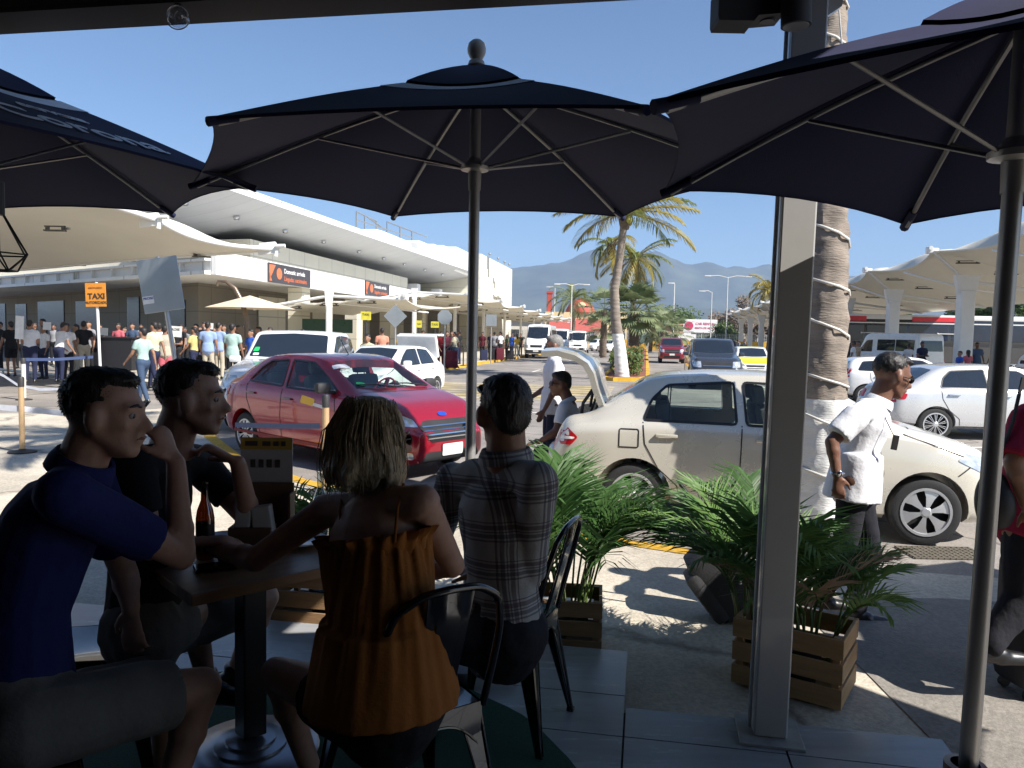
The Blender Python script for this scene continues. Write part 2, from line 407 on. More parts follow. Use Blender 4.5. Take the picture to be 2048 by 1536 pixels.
    for nm, poly, mt, of in sp.get('rear', []):
        for s2 in ((1, -1) if nm == 'tail_light' else (1,)):
            patch(bvh, round_poly([(y*s2, z) for y, z in poly], .02), 'x', -1, of, step=.045).build(nm, mt, root, 50)
    add_wheels(root, sp, sp['wheels'], sp['wr'])
    if sp.get('cabin'):
        c = sp['cabin']; sm = c.get('seat_mat', mat('seat_fabric', (.09, .088, .085), .9, 0, .15, 40))
        for sx, ys in c['seats']:
            for y in ys:
                m = MB(); zf = c.get('floor', .45)
                m.box((sx, y, zf+.12), (.5, .46, .16), bev=.06); m.box((sx-.30, y, zf+.42), (.14, .46, .58), Matrix.Rotation(-.22, 3, 'Y'), bev=.06)
                m.box((sx-.42, y, zf+.80), (.10, .24, .17), Matrix.Rotation(-.15, 3, 'Y'), bev=.05); m.tube([(sx-.38, y-.06, zf+.62), (sx-.41, y-.06, zf+.76)], .008); m.tube([(sx-.38, y+.06, zf+.62), (sx-.41, y+.06, zf+.76)], .008)
                m.build('seat', sm, root, 45)
        m = MB(); m.box((c['dash'][0], 0, c['dash'][1]), (.42, 1.28, .2), bev=.07); m.build('dashboard', mat('dash_plastic', (.035, .036, .04), .6), root, 45)
        m = MB(); Rw = Matrix.Rotation(radians(-62), 3, 'Y'); cw = Vector((c['dash'][0]-.33, c.get('wy', .36), c['dash'][1]+.06))
        m.tube([cw + Rw @ Vector((cos(t)*.18, sin(t)*.18, 0)) for t in np.linspace(0, 2*pi, 25)], .014, 8, False); m.box(cw, (.32, .05, .03), Rw); m.ball(cw, .05)
        m.build('steering_wheel', c.get('wheel_mat', mat('dash_plastic', (.035, .036, .04), .6)), root, 60)
    bb.free()
    return root
GL_CLEAR = glassmat('car_glass_clear', (.80, .88, .84), .10); GL_TINT = glassmat('car_glass_tint', (.30, .36, .36), .2)
GL_DARK = mat('car_glass_dark', (.016, .022, .032), .04, 0, .1, 3, spec=.8)
BLK = mat('grille_black', (.012, .012, .013), .5); CHR = mat('chrome', (.75, .75, .76), .12, 1.0, .03, 5)
LAMP = mat('lamp_glass', (.62, .66, .70), .06, .5, .35, 14, spec=1.0); REDL = mat('tail_lamp_red', (.50, .012, .018), .12, 0, .2, 20, spec=.8); WHL = mat('lamp_white', (.75, .74, .74), .15, 0, .1, 20)
PLATE = mat('plate_white', (.72, .72, .68), .5); PLTXT = mat('plate_ink', (.05, .06, .07), .6); ORG = mat('lamp_orange', (.8, .28, .02), .3)
DPL = mat('dark_plastic', (.03, .03, .032), .6)
W14 = make_wheel(.285, .19, 6, .70, 0); W15 = make_wheel(.305, .20, 10, .70, 2); W16 = make_wheel(.35, .24, 5, .66, 0); W10 = make_wheel(.285, .19, 12, .68, 0)
def sedan(paint_, **k):
    d = dict(paint=paint_, roof=1.40, beltz=.95, tumble=.73, wr=.285, arch=.335, xr=-1.215, xf=1.215, track=.70, wheels=W14,
      top=[(-1.96, .70), (-1.94, .90), (-1.86, .97), (-1.62, 1.0), (-1.16, 1.31), (-.98, 1.365), (-.55, 1.40), (0, 1.405), (.35, 1.365), (1.03, .985), (1.32, .925), (1.62, .84), (1.82, .72), (1.90, .58)],
      belt=[(-1.96, .66), (-1.9, .88), (-1.0, .95), (0, .935), (.9, .915), (1.4, .83), (1.9, .56)],
      plan=[(-1.96, .68), (-1.86, .765), (-1.5, .81), (0, .825), (1.2, .82), (1.6, .765), (1.8, .66), (1.90, .54)],
      bot=[(-1.96, .36), (-1.8, .27), (-1.3, .22), (1.2, .20), (1.7, .19), (1.9, .24)],
      glass=GL_DARK,
      side_windows=[[(-1.13, .972), (-1.06, 1.15), (-.93, 1.275), (-.37, 1.315), (-.34, .962)], [(-.24, .958), (-.27, 1.315), (.22, 1.30), (.78, .985), (.74, .945)]],
      top_windows=[[(1.0, -.56), (1.06, 0), (1.0, .56), (.42, .50), (.38, 0), (.42, -.50)], [(-1.55, -.52), (-1.60, 0), (-1.55, .52), (-1.17, .46), (-1.13, 0), (-1.17, -.46)]],
      seams=[[(-1.14, .95), (-1.12, .76), (-1.0, .55), (-.83, .40), (-.80, .25)], [(-.29, .95), (-.30, .6), (-.27, .25)], [(.80, .93), (.86, .6), (.80, .25)], [(-.80, .25), (.80, .25)], [(1.02, .93), (1.25, .85), (1.5, .76)]],
      topseams=[[(1.08, -.66), (1.12, 0), (1.08, .66)]],
      handles=[(-.93, .84), (-.08, .83)], mirror=(.72, 1.0), mirror_y=.80,
      front=[('headlight', [(.40, .60), (.68, .66), (.72, .78), (.44, .69)], LAMP, .006), ('grille', [(-.34, .52), (.34, .52), (.38, .66), (-.38, .66)], BLK, .004), ('air_intake', [(-.4, .28), (.4, .28), (.44, .38), (-.44, .38)], BLK, .004), ('number_plate', [(-.17, .40), (.17, .40), (.17, .50), (-.17, .50)], PLATE, .012)],
      rear=[('tail_light', [(.42, .70), (.74, .68), (.70, .88), (.46, .84)], REDL, .005), ('number_plate', [(-.2, .55), (.2, .55), (.2, .66), (-.2, .66)], PLATE, .01)])
    d.update(k); return d
BEIGE = mat('champagne_paint', (.68, .64, .55), .28, .28, .02, 3, coat=.8)
PW = paint('white_paint', (.80, .80, .79)); PR = mat('red_paint', (.31, .009, .024), .22, .25, .02, 3, coat=1.0); PG = mat('graphite_paint', (.055, .06, .075), .28, .4, .02, 3, coat=1.0)
PSW = mat('pearl_white_paint', (.66, .66, .66), .28, .3, .02, 3, coat=1.0); PMR = mat('maroon_paint', (.20, .012, .02), .3, .2, .02, 3, coat=1.0); PYL = paint('yellow_paint', (.82, .72, .02)); PBL = paint('navy_paint', (.02, .03, .09))
def beige_car():
    def cut():
        m = MB(); m.box((-1.70, 0, .80), (.40, 1.16, .62)); m2 = MB(); m2.box((-1.86, 0, .86), (.36, 1.0, .30)); return [m, m2]
    sp = sedan(BEIGE, glass=GL_CLEAR, extra_cut=cut, rear=[],
      cabin=dict(poly=[(-1.36, .34), (.92, .34), (.96, .84), (.38, 1.24), (.2, 1.32), (-.9, 1.315), (-1.0, 1.22), (-1.22, .92)], hw=.725, seats=[(.30, (.36, -.36)), (-.62, (.36, -.36))], dash=(.72, .86), floor=.40, wy=.36),
      patches=[('tail_light', [(-1.965, .72), (-1.96, .80), (-1.89, .925), (-1.80, .86), (-1.715, .79), (-1.78, .715)], 'y', 0, REDL, .006),
               ('reverse_light', [(-1.95, .765), (-1.95, .80), (-1.74, .79), (-1.76, .77)], 'y', 0, WHL, .010),
               ('headlight', [(1.44, .73), (1.52, .79), (1.66, .735), (1.80, .60), (1.70, .605)], 'y', 0, LAMP, .005)],
      seams=[[(-1.14, .95), (-1.12, .76), (-1.0, .55), (-.83, .40), (-.80, .25)], [(-.29, .95), (-.30, .6), (-.27, .25)], [(.80, .93), (.86, .6), (.80, .25)], [(-.80, .25), (.80, .25)], [(1.02, .93), (1.25, .85), (1.5, .76)],
             [(-1.345, .725), (-1.345, .875), (-1.335, .885), (-1.185, .885), (-1.175, .875), (-1.175, .735), (-1.185, .725), (-1.345, .725)], [(-1.93, .60), (-1.6, .585)], [(1.45, .60), (1.55, .68), (1.60, .76)],
             [(-.90, 1.28), (-.915, .965)]])
    root = build_car('parked_car', 'champagne gold sedan with its boot lid open, parked behind the potted palms', 'car', sp)
    # boot lid swung up: inner panel, outer skin, gas struts
    lid = MB(); prof = [(-1.50, 1.07), (-1.56, 1.22), (-1.60, 1.36), (-1.66, 1.455), (-1.78, 1.525), (-1.95, 1.565), (-2.10, 1.555)]
    P = []; Q = []
    for i, (x, z) in enumerate(prof):
        hw = .62 - .05*(i/6)**2; t = i/6
        P.append([Vector((x+.04*(1-abs(e))*0, hw*e, z+.03*(1-e*e))) for e in np.linspace(-1, 1, 9)])
        nx, nz = (.055, .0) if i < 2 else (.045, -.03) if i < 4 else (.0, -.055)
        Q.append([Vector((x-nx, hw*.985*e, z+nz+.03*(1-e*e)-.0)) for e in np.linspace(-1, 1, 9)])
    lid.grid(P); lid.cur = 1; lid.grid([r[::-1] for r in Q]); lid.cur = 0
    n = len(P)-1
    for a, b in ((P, Q),):
        for i in range(n): lid.quad(a[i][0], a[i+1][0], b[i+1][0], b[i][0]); lid.quad(a[i][-1], b[i][-1], b[i+1][-1], a[i+1][-1])
        for j in range(8): lid.quad(a[0][j], b[0][j], b[0][j+1], a[0][j+1]); lid.quad(a[n][j], a[n][j+1], b[n][j+1], b[n][j])
    L_ = lid.build('boot_lid', [BEIGE, mat('lid_sky_tint', (.16, .19, .25), .4)], root, 40)  # blue-grey inner face: sky reflection painted into its colour
    for y in (.5, -.5): st = MB(); st.tube([(-1.72, y, .95), (-1.70, y, 1.08), (-1.62, y, 1.2), (-1.58, y, 1.26)], .016, 8); st.tube([(-1.66, y, .93), (-1.62, y, 1.02), (-1.58, y, 1.14)], .012, 8); st.build('lid_hinge', DPL, root, 60)
    m = MB(); m.box((-1.70, 0, .52), (.36, 1.12, .03)); m.build('boot_floor', mat('boot_carpet', (.04, .04, .042), .95), root)
    return root
def red_car():
    sp = sedan(PR, glass=GL_CLEAR, wheels=W10, handle_mat=mat('red_handle', (.10, .01, .015), .3, coat=1),
      top=[(-1.86, .70), (-1.84, .92), (-1.76, 1.03), (-1.55, 1.05), (-1.12, 1.30), (-.92, 1.37), (-.5, 1.41), (-.05, 1.41), (.25, 1.37), (.98, 1.0), (1.32, .94), (1.62, .87), (1.82, .74), (1.92, .58)],
      belt=[(-1.86, .66), (-1.8, .95), (-1.0, .985), (0, .95), (.9, .92), (1.4, .86), (1.92, .56)],
      plan=[(-1.86, .70), (-1.76, .78), (-1.4, .82), (0, .825), (1.2, .825), (1.6, .79), (1.8, .70), (1.92, .56)],
      bot=[(-1.86, .36), (-1.7, .27), (-1.3, .22), (1.2, .20), (1.7, .17), (1.92, .20)],
      side_windows=[[(-1.16, 1.02), (-1.0, 1.20), (-.82, 1.295), (-.42, 1.32), (-.38, .985)], [(-.28, .975), (-.32, 1.32), (.12, 1.30), (.72, 1.0), (.74, .955)]],
      top_windows=[[(.94, -.60), (1.0, 0), (.94, .60), (.34, .52), (.30, 0), (.34, -.52)], [(-1.50, -.52), (-1.54, 0), (-1.50, .52), (-1.16, .46), (-1.12, 0), (-1.16, -.46)]],
      cabin=dict(poly=[(-1.30, .36), (.86, .36), (.90, .84), (.32, 1.23), (.14, 1.32), (-.85, 1.32), (-.98, 1.22), (-1.22, .95)], hw=.725, seats=[(.24, (.36, -.36)), (-.62, (.36, -.36))], dash=(.66, .87), floor=.42, wy=.36, wheel_mat=mat('red_wheel_cover', (.35, .02, .03), .6)),
      handles=[(-1.02, .86), (-.18, .83)], mirror=(.66, 1.02), mirror_mat=DPL,
      seams=[[(-1.17, 1.0), (-1.14, .78), (-1.0, .55), (-.83, .40), (-.80, .25)], [(-.33, .95), (-.34, .6), (-.30, .25)], [(.76, .93), (.84, .6), (.78, .25)], [(-.80, .25), (.78, .25)], [(.9, .95), (1.2, .88), (1.62, .80)]],
      patches=[('rubbing_strip', [(-1.5, .30), (1.0, .27), (1.0, .31), (-1.5, .34)], 'y', 0, mat('rub_strip_red', (.2, .02, .03), .5), .012),
               ('tail_light', [(-1.85, .74), (-1.84, .92), (-1.70, .99), (-1.60, .90), (-1.66, .80)], 'y', 0, REDL, .006),
               ('green_sticker', [(.86+.045*cos(t), -.47+.07*sin(t)) for t in np.linspace(0, 2*pi, 13)[:-1]], 'z', 1, mat('green_sticker', (.02, .45, .12), .5), .008),
               ('white_sticker', [(.50, -.60), (.50, -.34), (.41, -.36), (.42, -.58)], 'z', 1, mat('sticker_white', (.7, .7, .72), .5), .008),
               ('door_badge', [(.10, .80), (.38, .77), (.40, .86), (.12, .90)], 'y', 0, mat('badge_yellow', (.85, .5, .03), .5), .004),
               ('door_badge', [(.36, .78), (.62, .75), (.62, .79), (.38, .82)], 'y', 0, mat('sticker_white', (.7, .7, .72), .5), .005)],
      front=[('headlight', [(.47, .62), (.66, .64), (.80, .80), (.70, .81), (.50, .70)], LAMP, .006), ('grille', [(-.40, .50), (-.34, .44), (.34, .44), (.40, .50), (.46, .62), (.36, .685), (-.36, .685), (-.46, .62)], BLK, .004),
             ('air_intake', [(-.5, .20), (.5, .20), (.42, .33), (-.42, .33)], DPL, .004), ('number_plate', [(-.17, .27), (.17, .27), (.17, .41), (-.17, .41)], PLATE, .016), ('fog_light', [(.56, .25), (.66, .27), (.66, .34), (.57, .33)], LAMP, .006)] +
            [('grille_bar', [(-.43+abs(k-2)*.015, .48+.045*k), (.43-abs(k-2)*.015, .48+.045*k), (.43-abs(k-2)*.015, .495+.045*k), (-.43+abs(k-2)*.015, .495+.045*k)], CHR, .012) for k in range(4)] +
            [('hood_badge', [(.075*cos(t), .745+.026*sin(t)) for t in np.linspace(0, 2*pi, 17)[:-1]], mat('badge_blue', (.02, .06, .35), .3), .012)],
      rear=[('number_plate', [(-.2, .55), (.2, .55), (.2, .66), (-.2, .66)], PLATE, .01)])
    root = build_car('parked_car', 'red compact sedan with chrome grille bars parked nose towards the terrace', 'car', sp)
    m = MB(); m.tube([(.02, 0, 1.40), (-.16, 0, 1.60)], [.006, .003], 6); m.build('aerial', DPL, root, 60)
    m = MB()
    for y in (.28, -.25): m.tube([(.99, y+.25, 1.02), (.93, y-.05, 1.055), (.90, y-.32, 1.06)], [.012, .009, .006], 6)
    m.build('wiper', BLK, root, 60)
    # writing on the plate and windscreen
    t = text_mb('A 123 JAR', .055, .002); R = axes((0, 1, 0), (1, 0, 0)); place_mb(t, (1.99, 0, .338), R); t.build('plate_number', PLTXT, root)
    return root
def suv(name, label, paint_, cat='car', **k):
    d = dict(paint=paint_, roof=1.66, beltz=1.08, tumble=.80, wr=.35, arch=.40, xr=-1.35, xf=1.35, track=.74, wheels=W16, sm=.06,
      top=[(-2.20, .9), (-2.18, 1.15), (-2.06, 1.50), (-1.9, 1.64), (-1.2, 1.70), (0, 1.71), (.25, 1.67), (.88, 1.20), (1.35, 1.13), (1.9, 1.06), (2.10, .92), (2.16, .7)],
      belt=[(-2.20, .88), (-2.1, 1.08), (-1.0, 1.08), (.9, 1.05), (1.5, 1.03), (2.16, .68)],
      plan=[(-2.20, .78), (-2.1, .84), (-1.5, .88), (1.5, .88), (1.9, .85), (2.08, .78), (2.16, .68)],
      bot=[(-2.2, .42), (-2.0, .34), (-1.35, .30), (1.4, .29), (2.16, .30)], glass=GL_DARK,
      side_windows=[[(-1.98, 1.14), (-1.86, 1.50), (-1.35, 1.56), (-1.30, 1.12)], [(-1.22, 1.12), (-1.26, 1.57), (-.42, 1.60), (-.38, 1.11)], [(-.30, 1.11), (-.34, 1.60), (.10, 1.58), (.68, 1.20), (.66, 1.11)]],
      top_windows=[[(.84, -.66), (.90, 0), (.84, .66), (.30, .60), (.26, 0), (.30, -.60)]],
      seams=[[(-1.28, 1.1), (-1.2, .6), (-.95, .34)], [(-.34, 1.1), (-.34, .3)], [(.72, 1.08), (.80, .34)]], topseams=[[(.98, -.76), (1.02, 0), (.98, .76)]],
      handles=[(-1.1, .97), (-.2, .95)], mirror=(.62, 1.17), mirror_y=.86,
      front=[('headlight', [(.50, .74), (.76, .76), (.80, .96), (.52, .95)], LAMP, .006), ('grille', [(-.46, .70), (.46, .70), (.47, .92), (-.47, .92)], BLK, .004), ('air_intake', [(-.55, .38), (.55, .38), (.5, .52), (-.5, .52)], BLK, .004), ('number_plate', [(-.17, .54), (.17, .54), (.17, .66), (-.17, .66)], PLATE, .014), ('grille_bar', [(-.46, .79), (.46, .79), (.46, .82), (-.46, .82)], CHR, .014)],
      rear=[('tail_light', [(.6, .9), (.8, .9), (.78, 1.3), (.66, 1.3)], REDL, .005), ('rear_window', [(-.62, 1.15), (.62, 1.15), (.56, 1.5), (-.56, 1.5)], GL_DARK, .005)])
    d.update(k); return build_car(name, label, cat, d)
def hatch(name, label, paint_, **k):
    sp = sedan(paint_, wheels=W15, roof=1.46, beltz=.96,
      top=[(-1.78, .72), (-1.76, 1.0), (-1.60, 1.28), (-1.42, 1.38), (-.6, 1.44), (-.1, 1.44), (.25, 1.39), (1.0, .99), (1.32, .93), (1.62, .85), (1.80, .72), (1.86, .58)],
      belt=[(-1.78, .70), (-1.7, .98), (-1.0, .98), (0, .95), (.9, .92), (1.4, .84), (1.86, .56)],
      plan=[(-1.78, .68), (-1.68, .77), (-1.4, .81), (0, .825), (1.2, .82), (1.6, .765), (1.78, .66), (1.86, .54)],
      bot=[(-1.78, .36), (-1.6, .27), (-1.3, .22), (1.2, .20), (1.7, .19), (1.86, .24)],
      side_windows=[[(-1.42, 1.02), (-1.30, 1.26), (-.37, 1.34), (-.34, .975)], [(-.24, .97), (-.27, 1.345), (.18, 1.32), (.78, 1.0), (.74, .955)]],
      top_windows=[[(.98, -.58), (1.04, 0), (.98, .58), (.36, .50), (.32, 0), (.36, -.50)]],
      rear=[('tail_light', [(.52, .82), (.76, .80), (.70, 1.05), (.58, 1.05)], REDL, .005), ('rear_window', [(-.52, 1.02), (.52, 1.02), (.46, 1.26), (-.46, 1.26)], GL_DARK, .005), ('number_plate', [(-.2, .6), (.2, .6), (.2, .7), (-.2, .7)], PLATE, .01)])
    sp.update(k); return build_car(name, label, 'car', sp)
def van(name, label, paint_, **k):
    d = dict(paint=paint_, roof=2.5, beltz=1.35, tumble=.86, wr=.36, arch=.41, xr=-1.7, xf=1.7, track=.82, wheels=W16, sm=.05,
      top=[(-2.9, .9), (-2.88, 2.3), (-2.75, 2.5), (1.2, 2.55), (1.5, 2.42), (2.15, 1.45), (2.55, 1.20), (2.75, .95), (2.8, .7)],
      belt=[(-2.9, .88), (-2.8, 1.35), (1.6, 1.35), (2.2, 1.25), (2.8, .68)],
      plan=[(-2.9, .92), (-2.8, .97), (2.0, .98), (2.5, .92), (2.7, .82), (2.8, .74)],
      bot=[(-2.9, .42), (2.0, .34), (2.8, .34)], glass=GL_DARK,
      side_windows=[[(-2.5, 1.5), (-2.5, 2.1), (-1.1, 2.12), (-1.1, 1.5)], [(-1.0, 1.5), (-1.0, 2.12), (.4, 2.12), (.4, 1.5)], [(.85, 1.42), (.85, 2.1), (1.35, 2.05), (1.95, 1.5), (1.9, 1.42)]],
      top_windows=[[(2.10, -.78), (2.18, 0), (2.10, .78), (1.52, .74), (1.48, 0), (1.52, -.74)]],
      seams=[[(.75, 1.3), (.75, .4)], [(2.0, 1.3), (1.98, .8)]], topseams=[], handles=[(.95, 1.25)], mirror=(1.95, 1.5), mirror_y=.98, mirror_mat=DPL,
      front=[('headlight', [(.55, .78), (.82, .80), (.84, 1.0), (.6, .98)], LAMP, .006), ('grille', [(-.42, .82), (.42, .82), (.46, 1.0), (-.46, 1.0)], BLK, .004), ('bumper', [(-.8, .40), (.8, .40), (.82, .64), (-.82, .64)], DPL, .01), ('number_plate', [(-.2, .5), (.2, .5), (.2, .62), (-.2, .62)], PLATE, .03)],
      rear=[('tail_light', [(.84, .9), (.94, .9), (.94, 1.5), (.84, 1.5)], REDL, .005), ('rear_window', [(-.75, 1.5), (.75, 1.5), (.7, 2.1), (-.7, 2.1)], GL_DARK, .005)])
    d.update(k); return build_car(name, label, 'van', d)
def place(o, p, heading):
    o.location = (p[0], p[1], p[2] if len(p) > 2 else 0); o.rotation_euler = (0, 0, atan2(heading[1], heading[0])); return o
# ------------------------------------------------------------------ ground, roads, pavements
def sheet(name, pts, z, m, label=None, cat=None, kind='structure', thick=0.0, parent=None):
    mb = MB(); n = len(pts)
    if thick: mb.prism([(p.x, p.y) for p in pts], thick, (0, 0, z-thick))
    else: mb.add([(p.x, p.y, z) for p in pts], [tuple(range(n))])
    return mb.build(name, m, parent, label=label, cat=cat, kind=kind)
def concrete(name, col, crack=.0, tile=None, rough=.85, var=.14):
    m = mat(name, col, rough, 0, var, 1.3, .35, 70); n, L, b = nodes_of(m)
    tc = [x for x in n if x.type == 'TEX_COORD'][0]
    base = b.inputs['Base Color'].links[0].from_socket
    sp = n.new('ShaderNodeTexNoise'); sp.inputs['Scale'].default_value = 45; sp.inputs['Detail'].default_value = 3; L(tc.outputs['Object'], sp.inputs['Vector'])
    r1 = n.new('ShaderNodeMapRange'); r1.inputs[1].default_value = .35; r1.inputs[2].default_value = .65; r1.inputs[3].default_value = .82; r1.inputs[4].default_value = 1.1; L(sp.outputs[0], r1.inputs[0])
    mu = n.new('ShaderNodeMix'); mu.data_type = 'RGBA'; mu.blend_type = 'MULTIPLY'; mu.inputs[0].default_value = 1; L(base, mu.inputs[6]); L(r1.outputs[0], mu.inputs[7]); last = mu.outputs[2]
    st = n.new('ShaderNodeTexNoise'); st.inputs['Scale'].default_value = .35; st.inputs['Detail'].default_value = 7; st.inputs['Roughness'].default_value = .7; L(tc.outputs['Object'], st.inputs['Vector'])
    r2 = n.new('ShaderNodeMapRange'); r2.inputs[1].default_value = .42; r2.inputs[2].default_value = .62; r2.inputs[3].default_value = 1-.28; r2.inputs[4].default_value = 1.05; L(st.outputs[0], r2.inputs[0])
    m2 = n.new('ShaderNodeMix'); m2.data_type = 'RGBA'; m2.blend_type = 'MULTIPLY'; m2.inputs[0].default_value = 1; L(last, m2.inputs[6]); L(r2.outputs[0], m2.inputs[7]); last = m2.outputs[2]
    if crack:
        vo = n.new('ShaderNodeTexVoronoi'); vo.feature = 'DISTANCE_TO_EDGE'; vo.inputs['Scale'].default_value = crack
        wn = n.new('ShaderNodeTexNoise'); wn.inputs['Scale'].default_value = 3; wn.inputs['Detail'].default_value = 5; L(tc.outputs['Object'], wn.inputs['Vector'])
        ad = n.new('ShaderNodeVectorMath'); ad.operation = 'MULTIPLY_ADD'; ad.inputs[1].default_value = (.5, .5, .5); L(wn.outputs['Color'], ad.inputs[0]); L(tc.outputs['Object'], ad.inputs[2]); L(ad.outputs[0], vo.inputs['Vector'])
        r3 = n.new('ShaderNodeMapRange'); r3.inputs[1].default_value = .0; r3.inputs[2].default_value = .012; r3.inputs[3].default_value = .45; r3.inputs[4].default_value = 1; L(vo.outputs['Distance'], r3.inputs[0])
        m3 = n.new('ShaderNodeMix'); m3.data_type = 'RGBA'; m3.blend_type = 'MULTIPLY'; m3.inputs[0].default_value = 1; L(last, m3.inputs[6]); L(r3.outputs[0], m3.inputs[7]); last = m3.outputs[2]
    L(last, b.inputs['Base Color']); return m
EARTH = concrete('dry_earth', (.22, .18, .12)); ASPH = concrete('road_asphalt', (.29, .262, .235), .22); SIDE = concrete('pavement_concrete', (.60, .535, .43), .16); PATCHC = concrete('dark_cracked_ground', (.27, .245, .215), .5)
TPAV = concrete('terminal_paving', (.60, .54, .44)); BRICK = concrete('red_paving', (.26, .10, .065)); KYEL = concrete('kerb_yellow_paint', (.66, .38, .035), var=.2); RWHITE = concrete('road_white_paint', (.68, .66, .62)); RYEL = concrete('road_yellow_paint', (.50, .40, .19), var=.3)
TURF = mat('green_turf', (.018, .075, .045), .95, 0, .3, 90, .8, 260)
ZF = .15
g = MB(); g.quad((-6500, -60, -.35), (6500, -60, -.35), (6500, 7500, -.35), (-6500, 7500, -.35)); g.build('ground', EARTH, kind='structure')
sheet('road', [S(-8, -60), S(-8, 60), S(60, 90), S(240, 90), S(240, -60), S(60, -70)], 0, ASPH, thick=.3)
ks = [(5.90, 14), (5.92, 3), (5.95, 1.4), (6.11, .55), (6.56, -.82), (7.25, -2.3), (8.04, -3.72), (9.3, -5.2), (11.0, -6.6), (13.0, -7.7), (14.6, -8.7), (14.9, -9.8), (13.39, -10.3), (12.63, -12.02), (11.6, -17), (11.2, -40)]
sheet('pavement', [S(s, t) for s, t in ks] + [S(-7, -40), S(-7, 14)], .03, SIDE, thick=.2)
mb = MB()
for i in range(3, 10):
    a, b = S(*ks[i]), S(*ks[i+1]); d = (b-a).normalized(); nn = Vector((d.y, -d.x, 0))*.17
    if nn.dot(SU) > 0: nn = -nn
    mb.add([(a.x, a.y, .036), (b.x, b.y, .036), (b.x+nn.x, b.y+nn.y, .036), (a.x+nn.x, a.y+nn.y, .036), (a.x, a.y, .0), (b.x, b.y, .0)], [(0, 1, 2, 3), (0, 4, 5, 1)])
mb.build('kerb', KYEL, kind='structure')
# darker cracked strip of ground in front of the terrace at the right
sheet('dark_ground_patch', [S(5.15, .95), S(5.35, 2.0), S(5.5, 9), S(1, 9), S(1.2, 2.4), S(3.3, 1.25), S(4.0, 1.15)], .035, PATCHC)
# terminal pavement, raised
tp = [(17.6, -9.6), (18.2, -9.15), (19.2, -9.1), (120, -9.1), (120, -40), (44, -40), (28, -24), (20, -14), (17.4, -10.6)]
sheet('terminal_pavement', [S(s, t) for s, t in tp], .13, TPAV, thick=.2)
mb = MB()
for i in (0, 1, 2):
    a, b = S(*tp[i]), S(*tp[i+1]); d = (b-a).normalized(); nn = Vector((-d.y, d.x, 0))*.22; nn = nn if nn.dot(SR) < 0 else -nn
    mb.add([(a.x, a.y, .134), (b.x, b.y, .134), (b.x+nn.x, b.y+nn.y, .134), (a.x+nn.x, a.y+nn.y, .134), (a.x-nn.x*.04, a.y-nn.y*.04, .0), (b.x-nn.x*.04, b.y-nn.y*.04, .0)], [(0, 1, 2, 3), (0, 4, 5, 1)])
mb.build('terminal_kerb', KYEL, kind='structure')
# markings
mb = MB()
for k in range(7):
    s0 = 19.6+k*.95; a = [S(s0, -8.6), S(s0+.5, -8.6), S(s0+1.0, -1.0), S(s0+.5, -1.0)]; mb.add([(p.x, p.y, .005) for p in a], [(0, 1, 2, 3)])
for k in range(9):
    t0 = 1.0+k*1.1; a = [S(15.5, t0), S(15.5, t0+.5), S(20, t0+1.6), S(20, t0+1.1)]; mb.add([(p.x, p.y, .005) for p in a], [(0, 1, 2, 3)])
mb.build('crossing_markings', RYEL, kind='structure')
mb = MB()
for s0 in range(27, 110, 8): a = [S(s0, -5.2), S(s0, -5.08), S(s0+3, -5.08), S(s0+3, -5.2)]; mb.add([(p.x, p.y, .005) for p in a], [(0, 1, 2, 3)])
for (s0, t0, s1, t1, w_) in ((24.0, -23, 18.2, -11.07, .22), (15.6, -4.2, 19.2, -4.4, .15), (14.5, -6.0, 17.5, -1.0, .15), (26, 4.2, 60, 4.3, .12), (12.5, 2.0, 14.5, 8.0, .14)):
    a = S(s0, t0); b = S(s1, t1); d = (b-a).normalized(); nn = Vector((-d.y, d.x, 0))*w_/2; mb.add([(p.x, p.y, .006) for p in (a-nn, b-nn, b+nn, a+nn)], [(0, 1, 2, 3)])
mb.build('road_markings', RWHITE, kind='structure')
# median
mp_ = [(29.8, -1.2), (30.2, -.2), (31.5, .2), (108, .25), (108, -1.7), (31.0, -1.7), (30, -1.5)]
sheet('median', [S(s, t) for s, t in mp_], .14, BRICK, thick=.2)
mb = MB()
for i in range(len(mp_)):
    a, b = S(*mp_[i]), S(*mp_[(i+1) % len(mp_)]); d = (b-a).normalized(); nn = Vector((-d.y, d.x, 0))*.16
    mb.add([(a.x-nn.x*.03, a.y-nn.y*.03, .0), (b.x-nn.x*.03, b.y-nn.y*.03, .0), (b.x-nn.x*.03, b.y-nn.y*.03, .144), (a.x-nn.x*.03, a.y-nn.y*.03, .144), (a.x+nn.x, a.y+nn.y, .144), (b.x+nn.x, b.y+nn.y, .144)], [(0, 1, 2, 3), (3, 2, 5, 4)])
mb.build('median_kerb', KYEL, kind='structure')
